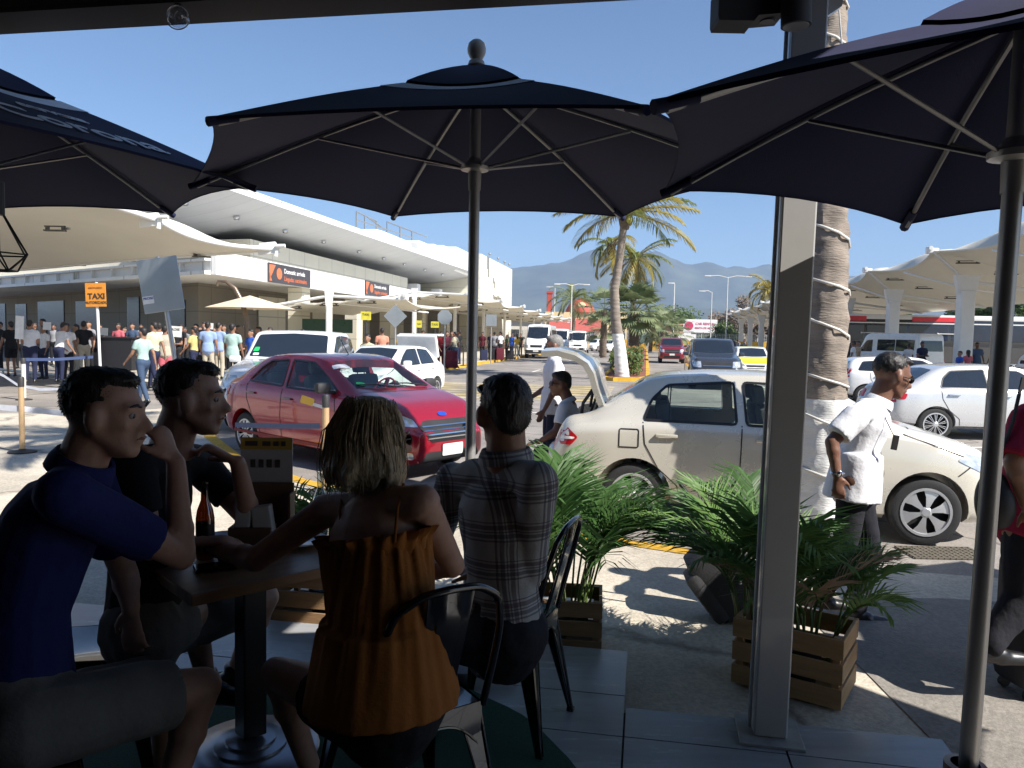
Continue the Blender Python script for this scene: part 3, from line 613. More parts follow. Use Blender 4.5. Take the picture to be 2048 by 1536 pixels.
# ------------------------------------------------------------------ mountains
RG = [(-6000, 560), (-2500, 575), (-900, 560), (0, 570), (500, 556), (800, 552), (1040, 546), (1073, 540), (1103, 538), (1136, 531), (1167, 519), (1190, 510), (1213, 517), (1243, 527), (1280, 522), (1312, 517), (1337, 531), (1367, 540), (1395, 541), (1426, 537), (1451, 547), (1487, 546), (1522, 541), (1548, 548), (1620, 560), (1750, 572), (1900, 590), (2100, 575), (2600, 560), (4000, 600), (8000, 560)]
def ridge(name, dist, depth, prof, m, amp, seed, lift=0):
    mb = MB(); P = []
    for px in np.arange(-2600, 4700, 14):
        py = interp(prof, px) if callable(interp) else 0
        az = atan2((px-1024)/F, 1); row = []
        hh = (H + (670+(px-1024)*.0192-py)/F*dist)*1.09 + lift
        for j in range(9):
            v = j/8; q = v/.62 if v < .62 else 1-(v-.62)/.38*.6
            dd = (dist-depth) + depth*1.6*v; x = (px-1024)/F*dist*(1+ (v-.62)*.05); n_ = noise.fractal(Vector((x*.0016+seed, v*4, seed)), 1, 2, 6)
            z = hh*(max(0, q)**.85)*(1+amp*n_*(1-abs(v-.62)*.5)*(0.12 if abs(v-.62) < .07 else 1.0)) + (dist*.0042*noise.fractal(Vector((x*.009, seed, 1)), 1, 2, 5) if abs(v-.62) < .07 else 0); row.append(Vector((x, dd, max(-5, z))))
        P.append(row)
    mb.grid(P); return mb.build(name, m, smooth=60, kind='structure')
def interp(pts, x): return float(np.interp(x, [p[0] for p in pts], [p[1] for p in pts]))
MTN = mat('mountain_forest', (.075, .085, .055), 1, 0, .4, .004, 0)
ridge('mountains', 5200, 1400, RG, MTN, .22, 2.1)
ridge('foothills', 3100, 700, [(x, 628+10*noise.noise(Vector((x*.004, 3, 0)))+ (y-545)*.25) for x, y in [(k, interp(RG, k)) for k in range(-2600, 4800, 60)]], MTN, .35, 8.4)
# ------------------------------------------------------------------ haze: one even volume round everything, the sky outside
hz = bpy.data.materials.new('haze_air'); hz.use_nodes = True; n_ = hz.node_tree; n_.nodes.clear()
ho = n_.nodes.new('ShaderNodeOutputMaterial'); hv = n_.nodes.new('ShaderNodeVolumePrincipled'); hv.inputs['Color'].default_value = (.42, .62, 1, 1); hv.inputs['Density'].default_value = .00012; hv.inputs['Anisotropy'].default_value = 0.0
n_.links.new(hv.outputs[0], ho.inputs['Volume'])
mb = MB(); mb.box((0, 3700, 349), (13400, 8000, 702)); mb.build('haze', hz, kind='stuff', label='pale blue haze in the air before the mountains')
# ------------------------------------------------------------------ cafe terrace: floor, roof, walls
TILE = mat('floor_tile', (.33, .33, .335), .26, 0, .16, 3.0, .05, 60, stretch=(.5, 3, 1)); GROUT = mat('tile_grout', (.07, .068, .065), .9); DKW = mat('cafe_dark_paint', (.05, .047, .045), .7); FASC = mat('cafe_fascia', (.09, .087, .085), .5); STL = mat('cafe_steel_trim', (.30, .29, .28), .4, .4)
CW = mat('cafe_ceiling', (.16, .15, .14), .8)
R9 = rotz(-AZ)
def stb(mb, s0, s1, t0, t1, z0, z1, bev=0):
    c = S((s0+s1)/2, (t0+t1)/2, (z0+z1)/2); mb.box(c, (abs(t1-t0), abs(s1-s0), z1-z0), R9, bev)
fl = MB()
stb(fl, -5, 3.15, -9, 1.20, .02, ZF-.012); stb(fl, 3.15, 3.74, -9, -.05, .02, ZF-.012); fl.build('terrace_base', GROUT, kind='structure')
fl = MB(); rr = random.Random(4)
trows = [3.76, 3.275, 2.93, 2.58, 2.23, 1.88, 1.53, 1.18, .83]
for i in range(len(trows)-1):
    s1, s0 = trows[i], trows[i+1]; lo = -6.0; hi = -.04
    if i == 0: hi = -.04
    for k in range(7):
        a = hi-k*1.2; b = hi-(k+1)*1.2; stb(fl, s0+.004, s1-.004, b+.004, a-.004, ZF-.02, ZF, 0)
    if s1 < 3.3:
        ss = min(s1, 3.17)
        stb(fl, s0+.004, ss-.002, -.04+.004, .57-.004, ZF-.02, ZF); stb(fl, s0+.004, ss-.002, .57+.004, 1.2 if i > 1 else 1.19, ZF-.02, ZF)
    else: pass
stb(fl, 2.934, 3.17, -.036, .566, ZF-.0199, ZF+.0001); stb(fl, 2.934, 3.17, .574, 1.19, ZF-.0199, ZF+.0001)
fl.build('terrace_floor', TILE, kind='structure')
cafe = thing('cafe_terrace_roof', 'dark cafe roof overhead with fascia beam and a light trim line', 'roof', S(3.1, -3, 3.0))
mb = MB(); stb(mb, 2.98, 3.12, -9, 1.0, 3.052, 3.425); mb.build('fascia_beam', FASC, cafe, world=True)
mb = MB(); stb(mb, 2.94, 3.155, -9, 1.0, 3.028, 3.05); mb.build('beam_flange', DKW, cafe, world=True)
mb = MB(); stb(mb, 3.156, 3.162, -9, 1.0, 3.033, 3.046); mb.build('trim_line', STL, cafe, world=True)
mb = MB(); stb(mb, -5.2, 1.27, -9, 3.6, 3.43, 3.5); stb(mb, 1.2702, 3.2, -9, 1.45, 3.43, 3.5); mb.build('roof_panel', CW, cafe, world=True)
mb = MB(); stb(mb, -5.2, -5.0, -9, 3.6, 0, 3.42); stb(mb, -5.0, 1.6, -9.0, -8.8, 0, 3.42); mb.build('back_wall', DKW, cafe, world=True)
mb = MB(); stb(mb, -5.0, .4, 3.4, 3.6, 0, 3.42); mb.build('side_wall', DKW, cafe, world=True)
# ------------------------------------------------------------------ terminal building
CREAM = mat('terminal_cream_wall', (.70, .66, .54), .7, 0, .05, .6, .05, 20); WHT = mat('terminal_white_panel', (.74, .74, .73), .45, 0, .04, .8); SOFF = mat('terminal_soffit', (.42, .43, .44), .5, .15, .06, .5); TSH = mat('terminal_shade_wall', (.24, .215, .175), .8, 0, .08, .5); TDK = mat('terminal_dark_glass', (.03, .035, .04), .15, 0, .2, 2); EQ = mat('roof_unit_white', (.75, .75, .73), .5, 0, .05, 1); GRY = mat('metal_grey', (.32, .33, .34), .45, .5, .1, 4)  # shade wall: terminal wall tone darkened in the colour itself for the canopy's shade
def panel_lines(m, w_, h_, k=.82, mort=.012):
    n, L, b = nodes_of(m); tc = [x for x in n if x.type == 'TEX_COORD'][0]; base = b.inputs['Base Color'].links[0].from_socket
    dt = n.new('ShaderNodeVectorMath'); dt.operation = 'DOT_PRODUCT'; dt.inputs[1].default_value = SU; L(tc.outputs['Object'], dt.inputs[0]); sp = n.new('ShaderNodeSeparateXYZ'); L(tc.outputs['Object'], sp.inputs[0]); cb = n.new('ShaderNodeCombineXYZ'); L(dt.outputs['Value'], cb.inputs[0]); L(sp.outputs[2], cb.inputs[1])
    br = n.new('ShaderNodeTexBrick'); br.offset = 0; br.inputs['Scale'].default_value = 1; br.inputs['Brick Width'].default_value = w_; br.inputs['Row Height'].default_value = h_; br.inputs['Mortar Size'].default_value = mort; br.inputs['Color1'].default_value = (1, 1, 1, 1); br.inputs['Color2'].default_value = (.95, .95, .95, 1); br.inputs['Mortar'].default_value = (k, k, k, 1); L(cb.outputs[0], br.inputs['Vector'])
    mu = n.new('ShaderNodeMix'); mu.data_type = 'RGBA'; mu.blend_type = 'MULTIPLY'; mu.inputs[0].default_value = 1; L(base, mu.inputs[6]); L(br.outputs[0], mu.inputs[7]); L(mu.outputs[2], b.inputs['Base Color'])
panel_lines(CREAM, 2.4, 1.25, .6, .03); panel_lines(WHT, 3.0, 8, .6, .03); panel_lines(TSH, 2.4, 1.3, .7, .03); panel_lines(SOFF, 1.8, 50, .75, .03)
term = thing('terminal_building', 'long cream airport terminal with a flat white canopy and deep grey roof overhang', 'building', S(30, -18, 0))
def tb(name, m, *boxes, bev=0, par=term):
    mb = MB()
    for b_ in boxes: stb(mb, *b_, bev)
    return mb.build(name, m, par, world=True)
def stprism(name, m, pts, z0, z1, par=term, **k):
    mb = MB(); mb.prism([(p.x, p.y) for p in [S(s, t) for s, t in pts]], z1-z0, (0, 0, z0)); return mb.build(name, m, par, world=True, **k)
COR = (29.7, -18.0); FAR = (49.0, -52.7)
stprism('canopy_roof', WHT, [COR, (110, -18), (110, -24), (46, -24), (58, -56), FAR][::-1], 4.05, 4.55)
tb('fascia', WHT, (29.7, 78, -17.96, -17.75, 3.98, 4.98), (78, 110, -17.96, -17.8, 3.98, 4.6))
# front diagonal fascia: two white rails with ribs between
A_ = S(*COR); B_ = S(*FAR); dd_ = (B_-A_).normalized(); nn_ = Vector((dd_.y, -dd_.x, 0)); nn_ = nn_ if nn_.y < 0 else -nn_; Ld = (B_-A_).length
mb = MB(); Rd = Matrix((dd_, -nn_, Vector((0, 0, 1)))).transposed(); mid = (A_+B_)/2+nn_*.12
mb.box(mid+Vector((0, 0, 4.06)), (Ld, .3, .16), Rd); mb.box(mid+Vector((0, 0, 4.60)), (Ld, .3, .10), Rd)
for k in range(1, 18): mb.box(A_+dd_*(k*Ld/18)+nn_*.08+Vector((0, 0, 4.33)), (.08, .2, .44), Rd)
mb.build('front_rail', WHT, term, world=True)
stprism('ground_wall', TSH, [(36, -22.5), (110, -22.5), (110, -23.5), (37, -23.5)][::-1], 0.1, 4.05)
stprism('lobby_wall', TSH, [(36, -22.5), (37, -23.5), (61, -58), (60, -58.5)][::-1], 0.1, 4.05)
Aw, Bw = S(36, -22.5), S(60, -58.5); dw = (Bw-Aw).normalized(); nw = Vector((dw.y, -dw.x, 0)); nw = nw if nw.y < 0 else -nw; Rw_ = Matrix((dw, -nw, Vector((0, 0, 1)))).transposed()
for a, b, h in ((1.5, 4.0, 3.1), (7.6, 9.4, 3.4), (14.5, 18.5, 3.3), (21, 27, 3.4), (30, 33, 3.3), (36, 40, 3.4)):
    m_ = MB(); m_.box(Aw+dw*(a+b)/2+nw*.04+Vector((0, 0, .1+h/2)), (b-a, .06, h), Rw_); m_.build('doorway', TDK, term, world=True)
for s0 in (38.6, 46.5, 53, 61, 69, 77, 86): tb('column', CREAM, (s0, s0+1.0, -18.9, -18.1, .12, 4.0))
for s0 in (42.0, 49.5, 57, 66, 74, 83): tb('wall_panel', CREAM, (s0, s0+3.4, -22.47, -22.40, .15, 3.7))
# upper storey and roof
stprism('upper_wall', CREAM, [(44.0, -24.0), (75.5, -24.0), (75.5, -25), (46, -30), (52, -48), (46, -44)][::-1], 4.55, 7.25)
tb('terrace_parapet', mat('parapet_grey', (.45, .44, .42), .7), (75.5, 101, -25.2, -25.0, 4.55, 6.2))
for s0 in (78.5, 87.5, 96.5): tb('terrace_column', WHT, (s0, s0+1.2, -24.9, -23.9, 4.55, 6.9))
tb('recess_wall', TDK, (75.5, 102, -30.2, -30, 4.55, 8.3))
roof = MB(); P1 = []; P2 = []; P0 = []
for s0 in np.arange(20, 103, 4.0):
    e = 8.75 + .0085*(s0-37); e = min(e, 9.3); row = []
    for v in np.linspace(0, 1, 9): row.append(S(float(s0)-v*0, -21-9*v, e-1.35*sin(v*pi/2)**.8-.0))
    P1.append(row); P2.append([S(float(s0), -21-9*v, e+.30-.15*v) for v in np.linspace(0, 1, 9)])
roof.grid(P1); roof.grid([r[::-1] for r in P2]); roof.build('roof_overhang', SOFF, term, smooth=40, world=True)
edge = MB()
for i in range(len(P1)-1): edge.quad(P1[i][0]+SR*.02, P1[i+1][0]+SR*.02, P2[i+1][0]+SR*.02, P2[i][0]+SR*.02)
e2 = edge.build('roof_edge', WHT, term, world=True)
mb = MB()
for i in range(len(P1)-1): mb.tube([P2[i][0]+Vector((0, 0, .02)), P2[i+1][0]+Vector((0, 0, .02))], .07, 6)
mb.build('gutter_rail', WHT, term, smooth=60, world=True)
stprism('end_gable', WHT, [(20, -30), (95, -30), (95, -30.5), (20, -30.5)][::-1], 7.0, 9.0)
for i, s0 in enumerate((36, 41, 47, 53, 60, 66, 72, 79, 86)):
    m_ = MB(); m_.lathe([(0, -.12), (.16, -.12), (.2, 0), (.14, .1)], S(s0, -23.2, 8.06+.0085*(s0-37)), 12); m_.build('soffit_lamp', CHR if 'CHR' in globals() else WHT, term, smooth=50, world=True)
for i, (s0, s1, t0, t1, h) in enumerate(((62, 71, -26, -22.0, 10.4), (72.5, 76.5, -25, -21.8, 10.7), (77, 80.2, -25, -21.6, 10.9), (80.7, 85, -25, -21.6, 11.2), (85.5, 94, -26, -21.4, 11.6))):
    tb('roof_unit', EQ, (s0, s1, t0, t1, 8.9, h), bev=.25 if i else .8)
mb = MB()
for a, b in (((64, -25, 10.7), (64, -25, 12.1)), ((64, -25, 12.1), (69, -25, 12.0)), ((69, -25, 12.0), (69, -25, 10.9)), ((66, -25, 12.05), (66, -25, 10.7)), ((66, -25, 12.1), (71, -25, 11.6)), ((64, -25, 11.4), (80, -25, 11.9)), ((72, -25, 11.0), (72, -25, 12.4)), ((76, -25, 11.2), (76, -25, 12.5)), ((80, -25, 11.2), (80, -25, 12.6)), ((72, -25, 12.4), (86, -25, 12.7))): mb.tube([S(*a), S(*b)], .07, 6)
mb.build('pipe_rack', GRY, term, smooth=60, world=True)
BL = 96.0
tb('end_block', CREAM, (BL-1, 118, -32, -20.7, 4.6, 11.8), (BL-1, 118, -32, -20.7, .1, 4.58))
for i, (s0, z0, z1) in enumerate(((99.0, 10.2, 11.9), (99.6, 9.2, 11.8), (103, 8.6, 9.4), (104, 8.0, 9.0))):
    mb = MB(); mb.tube([S(s0, -20.6, z0), S(s0, -20.6, z1)], .07, 6); mb.build('wall_pipe', GRY, term, smooth=60, world=True)
for s0 in (102, 108, 113, 117): 
    mb = MB(); mb.tube([S(s0, -21, 11.8), S(s0, -21, 12.5)], .05, 6); mb.ball(S(s0, -21, 12.5), .18, None, 8, 6); mb.build('roof_light', GRY, term, smooth=60, world=True)
Rt = axes(SU, SR)
for ln, z in (('Puerto Vallarta', 5.9), ('International Airport', 5.1)):
    t = text_mb(ln, .95 if z > 5.5 else .8, .03, sx=1.0); place_mb(t, S(106, -20.6, z+.9), Rt); t.build('lettering', mat('letter_bronze', (.22, .20, .17), .5), term, world=True)
# signs on the fascia
SGD = mat('sign_charcoal', (.055, .05, .055), .4); SGO = mat('sign_orange', (.60, .16, .07), .5); SGW = mat('sign_white', (.75, .75, .75), .5)
def arrivals(s0, z0, h, lab):
    o = thing('arrivals_sign', lab, 'sign', S(s0, -17.7, z0)); L_ = h*5.0; c = S(s0, -17.70, z0)
    mb = MB(); mb.box(c, (.06, L_, h), rotz(-AZ)); mb.build('panel', SGD, o, world=True)
    u = lambda x, y, e: c + SU*x + Vector((0, 0, y)) + SR*e
    mb = MB(); mb.add([u(-L_/2+.05, -h*.42, .036), u(-L_/2+.05, h*.42, .036), u(-L_/2+h*.75, h*.42, .036)], [(0, 2, 1)]); mb.add([u(-L_/2+.05, h*.0, .036), u(-L_/2+h*.35, -h*.42, .036), u(-L_/2+.05, -h*.42, .036)], [(0, 2, 1)]); mb.build('arrow', SGO, o, world=True)
    mb = MB(); mb.lathe([(0, 0), (h*.3, 0), (h*.3, .01), (0, .01)], u(-L_/2+h*1.15, 0, .032), 24, Matrix((SU, Vector((0, 0, 1)), SR)).transposed()); mb.build('roundel', SGO, o, world=True)
    t = text_mb('Domestic arrivals', h*.36, .006, 'LEFT'); place_mb(t, u(-L_/2+h*1.7, h*.18, .034), Rt); t.build('english_text', SGW, o, world=True)
    t = text_mb('Llegadas nacionales', h*.36, .006, 'LEFT'); place_mb(t, u(-L_/2+h*1.7, -h*.22, .034), Rt); t.build('spanish_text', SGO, o, world=True)
arrivals(36.4, 4.45, .92, 'dark arrivals sign on the near end of the white terminal fascia')
arrivals(49.2, 4.55, .92, 'dark arrivals sign further along the white terminal fascia')
# ------------------------------------------------------------------ street canopies
FAB = mat('canopy_membrane', (.74, .71, .62), .6, 0, .04, .8, .03, 8); FABU = FAB; CWH = mat('canopy_steel_white', (.78, .78, .76), .4, 0, .04, 3); FIX = mat('canopy_light_fitting', (.08, .075, .065), .6)
def transl(m, k=.35):
    n, L, b = nodes_of(m); out = [x for x in n if x.type == 'OUTPUT_MATERIAL'][0]; t = n.new('ShaderNodeBsdfTranslucent'); t.inputs[0].default_value = b.inputs['Base Color'].default_value
    src = b.inputs['Base Color'].links[0].from_socket; L(src, t.inputs[0]); x = n.new('ShaderNodeMixShader'); x.inputs[0].default_value = k; L(b.outputs[0], x.inputs[1]); L(t.outputs[0], x.inputs[2]); L(x.outputs[0], out.inputs[0])
transl(FAB, .16)
def canopy(label, s0, sp_, te, dirn, zt, zl, depth, colw=.55, colt=1.4, hump=.9, group=None, grooves=0):
    "one bay: membrane from s0 to s0+sp_, kerb-side edge at t=te, running back 'depth' towards dirn"
    o = thing('street_canopy', label, 'canopy', S(s0, te, 0), -AZ, group)      # local: x = right (t), y = along (s)
    n = 12; P = []; Q = []
    for i in range(n+1):
        u = i/n; row = []; r2 = []
        for j in range(n+1):
            v = j/n; e = zt - .5*sin(pi*u)*(1-v)*0 + hump*sin(pi*u)**1.0*sin(pi*min(1, v*1.15))**.8 - (zt-zl)*v**1.25 - .28*sin(pi*u)*(1-v)**4
            if grooves: e += .05*cos(v*2*pi*grooves)
            x = dirn*(v*depth + .55*sin(pi*u)*(1-v)**3); row.append(Vector((x, sp_*u, e))); r2.append(Vector((x, sp_*u, e-.05)))
        P.append(row); Q.append(r2)
    mb = MB(); mb.grid(P if dirn > 0 else [r[::-1] for r in P]); mb.grid([r[::-1] for r in Q] if dirn > 0 else Q)
    for a, b in ((P[0], Q[0]), (P[n], Q[n]), ([r[0] for r in P], [r[0] for r in Q]), ([r[n] for r in P], [r[n] for r in Q])):
        for i in range(n): mb.quad(a[i], a[i+1], b[i+1], b[i])
    mb.build('membrane', FAB, o, smooth=50)
    mb = MB(); mb.box((dirn*colt, 0, zl/2+.1), (colw, colw*1.15, zl+.2), bev=.06); mb.box((dirn*colt, 0, zl+.45), (colw*1.1, colw*.7, .8), taper=(1.6, .8)); mb.build('column', CWH, o)
    mb = MB(); mb.tube([(dirn*.1, 0, zt-.08), (dirn*colt, 0, zl+.6), (dirn*depth, 0, zl-.05)], .07, 8); mb.tube([(dirn*colt, 0, zl+.3), (dirn*.4, sp_*.5, zt-.5)], .04, 6); mb.tube([(dirn*colt, 0, zl+.3), (dirn*depth*.9, sp_*.5, zl+.3)], .04, 6); mb.build('rafter', CWH, o, smooth=60)
    mb = MB(); mb.box((0, 0, zt+.0), (.45, .3, .22), bev=.04); mb.tube([(-.1*dirn, -.2, zt+.1), (-.1*dirn, .25, zt+.12)], .09, 8); mb.build('tip_plate', CWH, o)
    for k in range(3):
        v = .25+.25*k; m2 = MB(); z = zt-(zt-zl)*v**1.25-.15; 
        m2.box((dirn*v*depth, .25, z), (.9, .16, .05)); m2.box((dirn*v*depth, .25, z+.09), (.9, .03, .03)); m2.box((dirn*(v*depth)-.35, .25, z+.05), (.05, .1, .1)); m2.box((dirn*(v*depth)+.35, .25, z+.05), (.05, .1, .1)); m2.build('light_fitting', FIX, o)
    return o
rp = canopy('nearest white membrane canopy of the bus side, its hump highest', 35.0, 9.6, 11.7, 1, 5.55, 3.7, 6.0, hump=1.15, group='membrane canopies on the bus side')
canopy('white membrane canopy at the right edge behind the umbrella pole', 25.4, 9.6, 11.7, 1, 5.55, 3.7, 6.0, hump=1.3, group='membrane canopies on the bus side')
place_copy(rp, S(44.6, 11.7), -AZ, 'second full white membrane canopy on the bus side, behind the wrapped palm')
for k in range(2, 9): place_copy(rp, S(35+9.6*k, 11.7), -AZ, 'white membrane canopy in the far receding row on the bus side', 'far canopies on the bus side')
lp = canopy('low beige slatted canopy nearest along the terminal kerb', 34.0, 11, -11, -1, 3.30, 2.75, 7.4, colw=.24, colt=3.6, hump=.18, group='slatted canopies along the terminal', grooves=6)
place_copy(lp, S(47.4, -11, .95), -AZ, 'beige slatted canopy with brown fittings, second along the terminal kerb')
for k in range(1, 7): place_copy(lp, S(47.4+10.6*k, -11, .95), -AZ, 'beige slatted canopy in the far receding row along the terminal', 'far canopies along the terminal')
# big stretched membrane at the far left
def big_sail():
    o = thing('tensile_sail', 'huge beige stretched membrane over the drop-off at the far left', 'canopy', S(26, -28, 0))
    A = D(547, 497, 22); B = D(312, 440, 20); C_ = D(-330, 395, 14); E_ = D(-220, 548, 29)
    n = 14; P = []
    def edge(p, q, u, sag, dr=Vector((0, 0, -1))): return p.lerp(q, u) + dr*sag*sin(pi*u)
    for i in range(n+1):
        u = i/n; top = edge(B, C_, u, -.4); bot = edge(A, E_, u, .12); row = []
        for j in range(n+1):
            v = j/n; p = top.lerp(bot, v)
            if i == 0: p = p + Vector((-.5, 0, -.22))*sin(pi*v)
            p = p + Vector((0, 0, .30*sin(pi*v)*sin(pi*min(1, u*1.2+.05)) + .04*sin(9*u+5*v)))
            row.append(p)
        P.append(row)
    mb = MB(); mb.grid(P); mb.grid([[p+Vector((0, 0, .06)) for p in r[::-1]] for r in P]); mb.build('membrane', FAB, o, smooth=60, world=True)
    mb = MB(); mb.tube([p+Vector((0, 0, .03)) for p in P[0]], .07, 8); mb.tube([r[0] for r in P], .07, 8); mb.tube([r[-1] for r in P], .05, 8); mb.build('edge_cable', CWH, o, smooth=60, world=True)
    for p, sc in ((A, 1.0), (B, 1.0)):
        mb = MB(); mb.box(p+Vector((-.15, 0, 0)), (.62, .10, .34), Matrix.Rotation(-.12, 3, 'Y'), .03, (.75, 1)); mb.tube([p+Vector((.1, -.1, .06)), p+Vector((.36, -.1, .07))], .055, 12); mb.box(p+Vector((.12, -.05, -.06)), (.08, .07, .34), Matrix.Rotation(.2, 3, 'Y')); mb.build('tip_plate', CWH, o, smooth=40, world=True)
    mb = MB(); q = D(-420, 600, 24); mb.tube([Vector((q.x, q.y, 0)), Vector((q.x, q.y, 7))], .2, 12); mb.tube([Vector((q.x, q.y, 6.8)), C_], .06, 8); mb.tube([Vector((q.x, q.y, 6.5)), E_], .06, 8); mb.build('mast', CWH, o, smooth=60, world=True)
    for (px, py, y) in ((110, 456, 18.5), (155, 527, 25.5), (278, 519, 24.5), (402, 509, 23), (40, 534, 26.5)):
        c = D(px, py, y)-Vector((0, 0, .06)); m2 = MB(); m2.box(c, (.5, .12, .035)); m2.box(c+Vector((0, 0, .1)), (.5, .04, .03)); m2.box(c+Vector((-.18, 0, .05)), (.07, .07, .1)); m2.box(c+Vector((.2, 0, .05)), (.07, .07, .1)); m2.box(c+Vector((.3, 0, .05)), (.11, .06, .05)); m2.build('light_fitting', FIX, o, world=True)
big_sail()
# ------------------------------------------------------------------ traffic
rw = G(1262, 1055); fwp = G(1850, 1093); dcar = (fwp-rw).normalized(); nrm = Vector((-dcar.y, dcar.x, 0)); m_ = (rw+fwp)/2+nrm*.8
bc = beige_car(); place(bc, (m_.x, m_.y), dcar)
redc = red_car(); place(redc, (-2.22, 10.34), (.77, -.64))
sv = suv('parked_car', 'large white four-wheel drive parked behind the red car', PW, patches=[('green_sticker', [(.72, -.62), (.72, -.52), (.62, -.52), (.62, -.60)], 'z', 1, mat('green_sticker', (.02, .45, .12), .5), .009), ('white_sticker', [(.82, -.6), (.82, -.50), (.76, -.50), (.76, -.6)], 'z', 1, mat('sticker_white', (.7, .7, .72), .5), .009)])
place(sv, (-4.12, 14.75), (.06, -1)); sv.scale = (1.0, 1.05, 1.0)
ws = build_car('parked_car', 'white sedan with raised boot lid behind the white four-wheel drive', 'car', sedan(PW, wheels=W15)); place(ws, (-3.05, 18.7), (-.30, -.95))
mb = MB(); mb.box((-1.78, 0, 1.36), (.10, 1.15, .62), Matrix.Rotation(.35, 3, 'Y'), .04); mb.box((-2.0, 0, 1.66), (.38, 1.15, .06), bev=.02); mb.build('boot_lid', PW, ws)
sw = build_car('parked_car', 'pearl white sedan side-on behind the umbrella pole at the right', 'car', sedan(PSW, wheels=W15, handle_mat=CHR, sm=.12, patches=[('tail_light', [(-1.94, .74), (-1.93, .88), (-1.70, .84), (-1.74, .74)], 'y', 0, REDL, .006)]))
place(sw, (8.72, 14.2), (1, -.03)); sw.scale = (1.02, 1, .95)
wh = hatch('parked_car', 'white hatchback with red tail lamp behind the walking man', PW); place(wh, (10.9, 21.2), (1, -.2)); wh.scale = (1, 1, .92)
gs = suv('moving_car', 'dark graphite sport utility car coming towards the terrace', PG); place(gs, S(28.4, 2.35), -SU)
tx = build_car('taxi', 'yellow and white taxi facing the camera beside the graphite car', 'taxi', sedan(PW, wheels=W14, patches=[('yellow_bonnet', [(1.12, -.62), (1.12, .62), (1.78, .50), (1.80, 0), (1.78, -.50)], 'z', 1, PYL, .004), ('yellow_roof', [(.30, -.5), (.30, .5), (-.9, .5), (-.9, -.5)], 'z', 1, PYL, .004)])); place(tx, S(34.5, 4.45), -SU)
rs = suv('moving_car', 'maroon sport utility car driving behind the graphite car', PMR); place(rs, S(54.5, 1.75), -SU)
v1 = van('parked_van', 'white passenger van parked at the terminal kerb', PW); place(v1, S(58.5, -7.9), -SU)
v2 = place_copy(v1, S(70, -7.6), -AZ-pi/2, 'white van queued directly behind the nearest white van', sc=.92)
v3 = place_copy(v1, S(78, -6.6), -AZ-pi/2, 'third white van in the queue, beside the white hatchback far away', sc=.88)
fh = place_copy(wh, S(84, -3.8), atan2(-.9, -.45), 'small white hatchback turning by the yellow barrier far away', sc=1.0)
fs = place_copy(ws, S(92, -6), atan2(-.9, -.4), 'white sedan parked behind the far white hatchback', sc=1.0)
fb = place_copy(gs, S(92, 9.5), -AZ, 'dark pickup-like car seen from behind under the far canopies', sc=1.0)
fc = place_copy(sw, S(98, 6.5), pi-.2, 'white saloon car side-on by the far mesh fence', sc=(1, 1, 1.05))
fd = place_copy(wh, S(112, -.5), pi-.2, 'white hatchback behind the median agave plants', sc=1.0)
# coaches and vans on the right
def coach():
    o = thing('coach', 'black and white coach with red roof stripes behind the canopies', 'bus', (0, 0, 0)); BW = mat('coach_white', (.72, .71, .68), .35, 0, .04, 2, coat=.5)
    BK = mat('coach_black', (.02, .021, .025), .18, 0, .1, 2, coat=.6)
    L_ = 13.0
    m = MB(); m.box((0, 0, 1.78), (L_, 2.5, 2.75), bev=.22); m.build('body', BK, o, 40)
    m = MB(); m.box((0, 0, 3.20), (L_-.2, 2.46, .34), bev=.12); m.box((0, 0, 2.86), (L_+.01, 2.52, .07)); m.build('roof', BW, o, 40)
    for x0, x1 in ((-6.3, -3.9), (-1.2, 1.8)):
        m = MB(); m.box(((x0+x1)/2, 0, 3.1), (x1-x0, 2.53, .30), bev=.03); m.build('red_stripe', mat('coach_red', (.62, .03, .04), .4), o)
    for k in range(5):
        m = MB(); m.box((-5.2+2.5*k, 0, 2.28), (2.4, 2.515, .95), bev=.05); m.build('window', mat('coach_glass', (.02, .03, .055), .05, 0, .2, 1), o)
    for x_, l_ in ((-5.6, 1.7), (3, 5)): m = MB(); m.box((x_, 0, 1.02), (l_, 2.52, .95)); m.build('luggage_bay', mat('coach_bay', (.05, .048, .045), .7), o)
    m = MB()
    for x in (-3.4, 1.1): m.tube([(x-.8, -1.30, 2.25), (x+.8, -1.30, 2.25)], .025, 6); m.ball((x-.8, -1.3, 2.25), .06); m.ball((x+.8, -1.3, 2.25), .06)
    m.build('grab_rail', BW, o)
    for x in (-4.3, 3.6, 4.9):
        for y in (1.1, -1.1):
            w_ = link_mesh('wheel', W16[0], o); w_.location = (x, y, .48); w_.scale = (1.37, 1.1, 1.37); k = link_mesh('rim', W16[1], w_)
    return o
ch = coach(); ch.location = (25.2, 47.5, 0); ch.rotation_euler = (0, 0, -.04)
c2 = place_copy(ch, (40.0, 48.5, 0), -.04, 'second dark coach at the right edge behind the canopy columns')
v4 = place_copy(v1, (19.6, 39.5, 0), pi/2+.25, 'white van seen from behind between the right canopy columns', sc=.86)
v5 = place_copy(v1, (27.3, 37.0, 0), pi, 'white van side-on at the right edge under the canopies', sc=.95)
v6 = place_copy(v1, S(78, 15), pi/2-.1, 'white minibus standing under the far canopies on the bus side', sc=1)
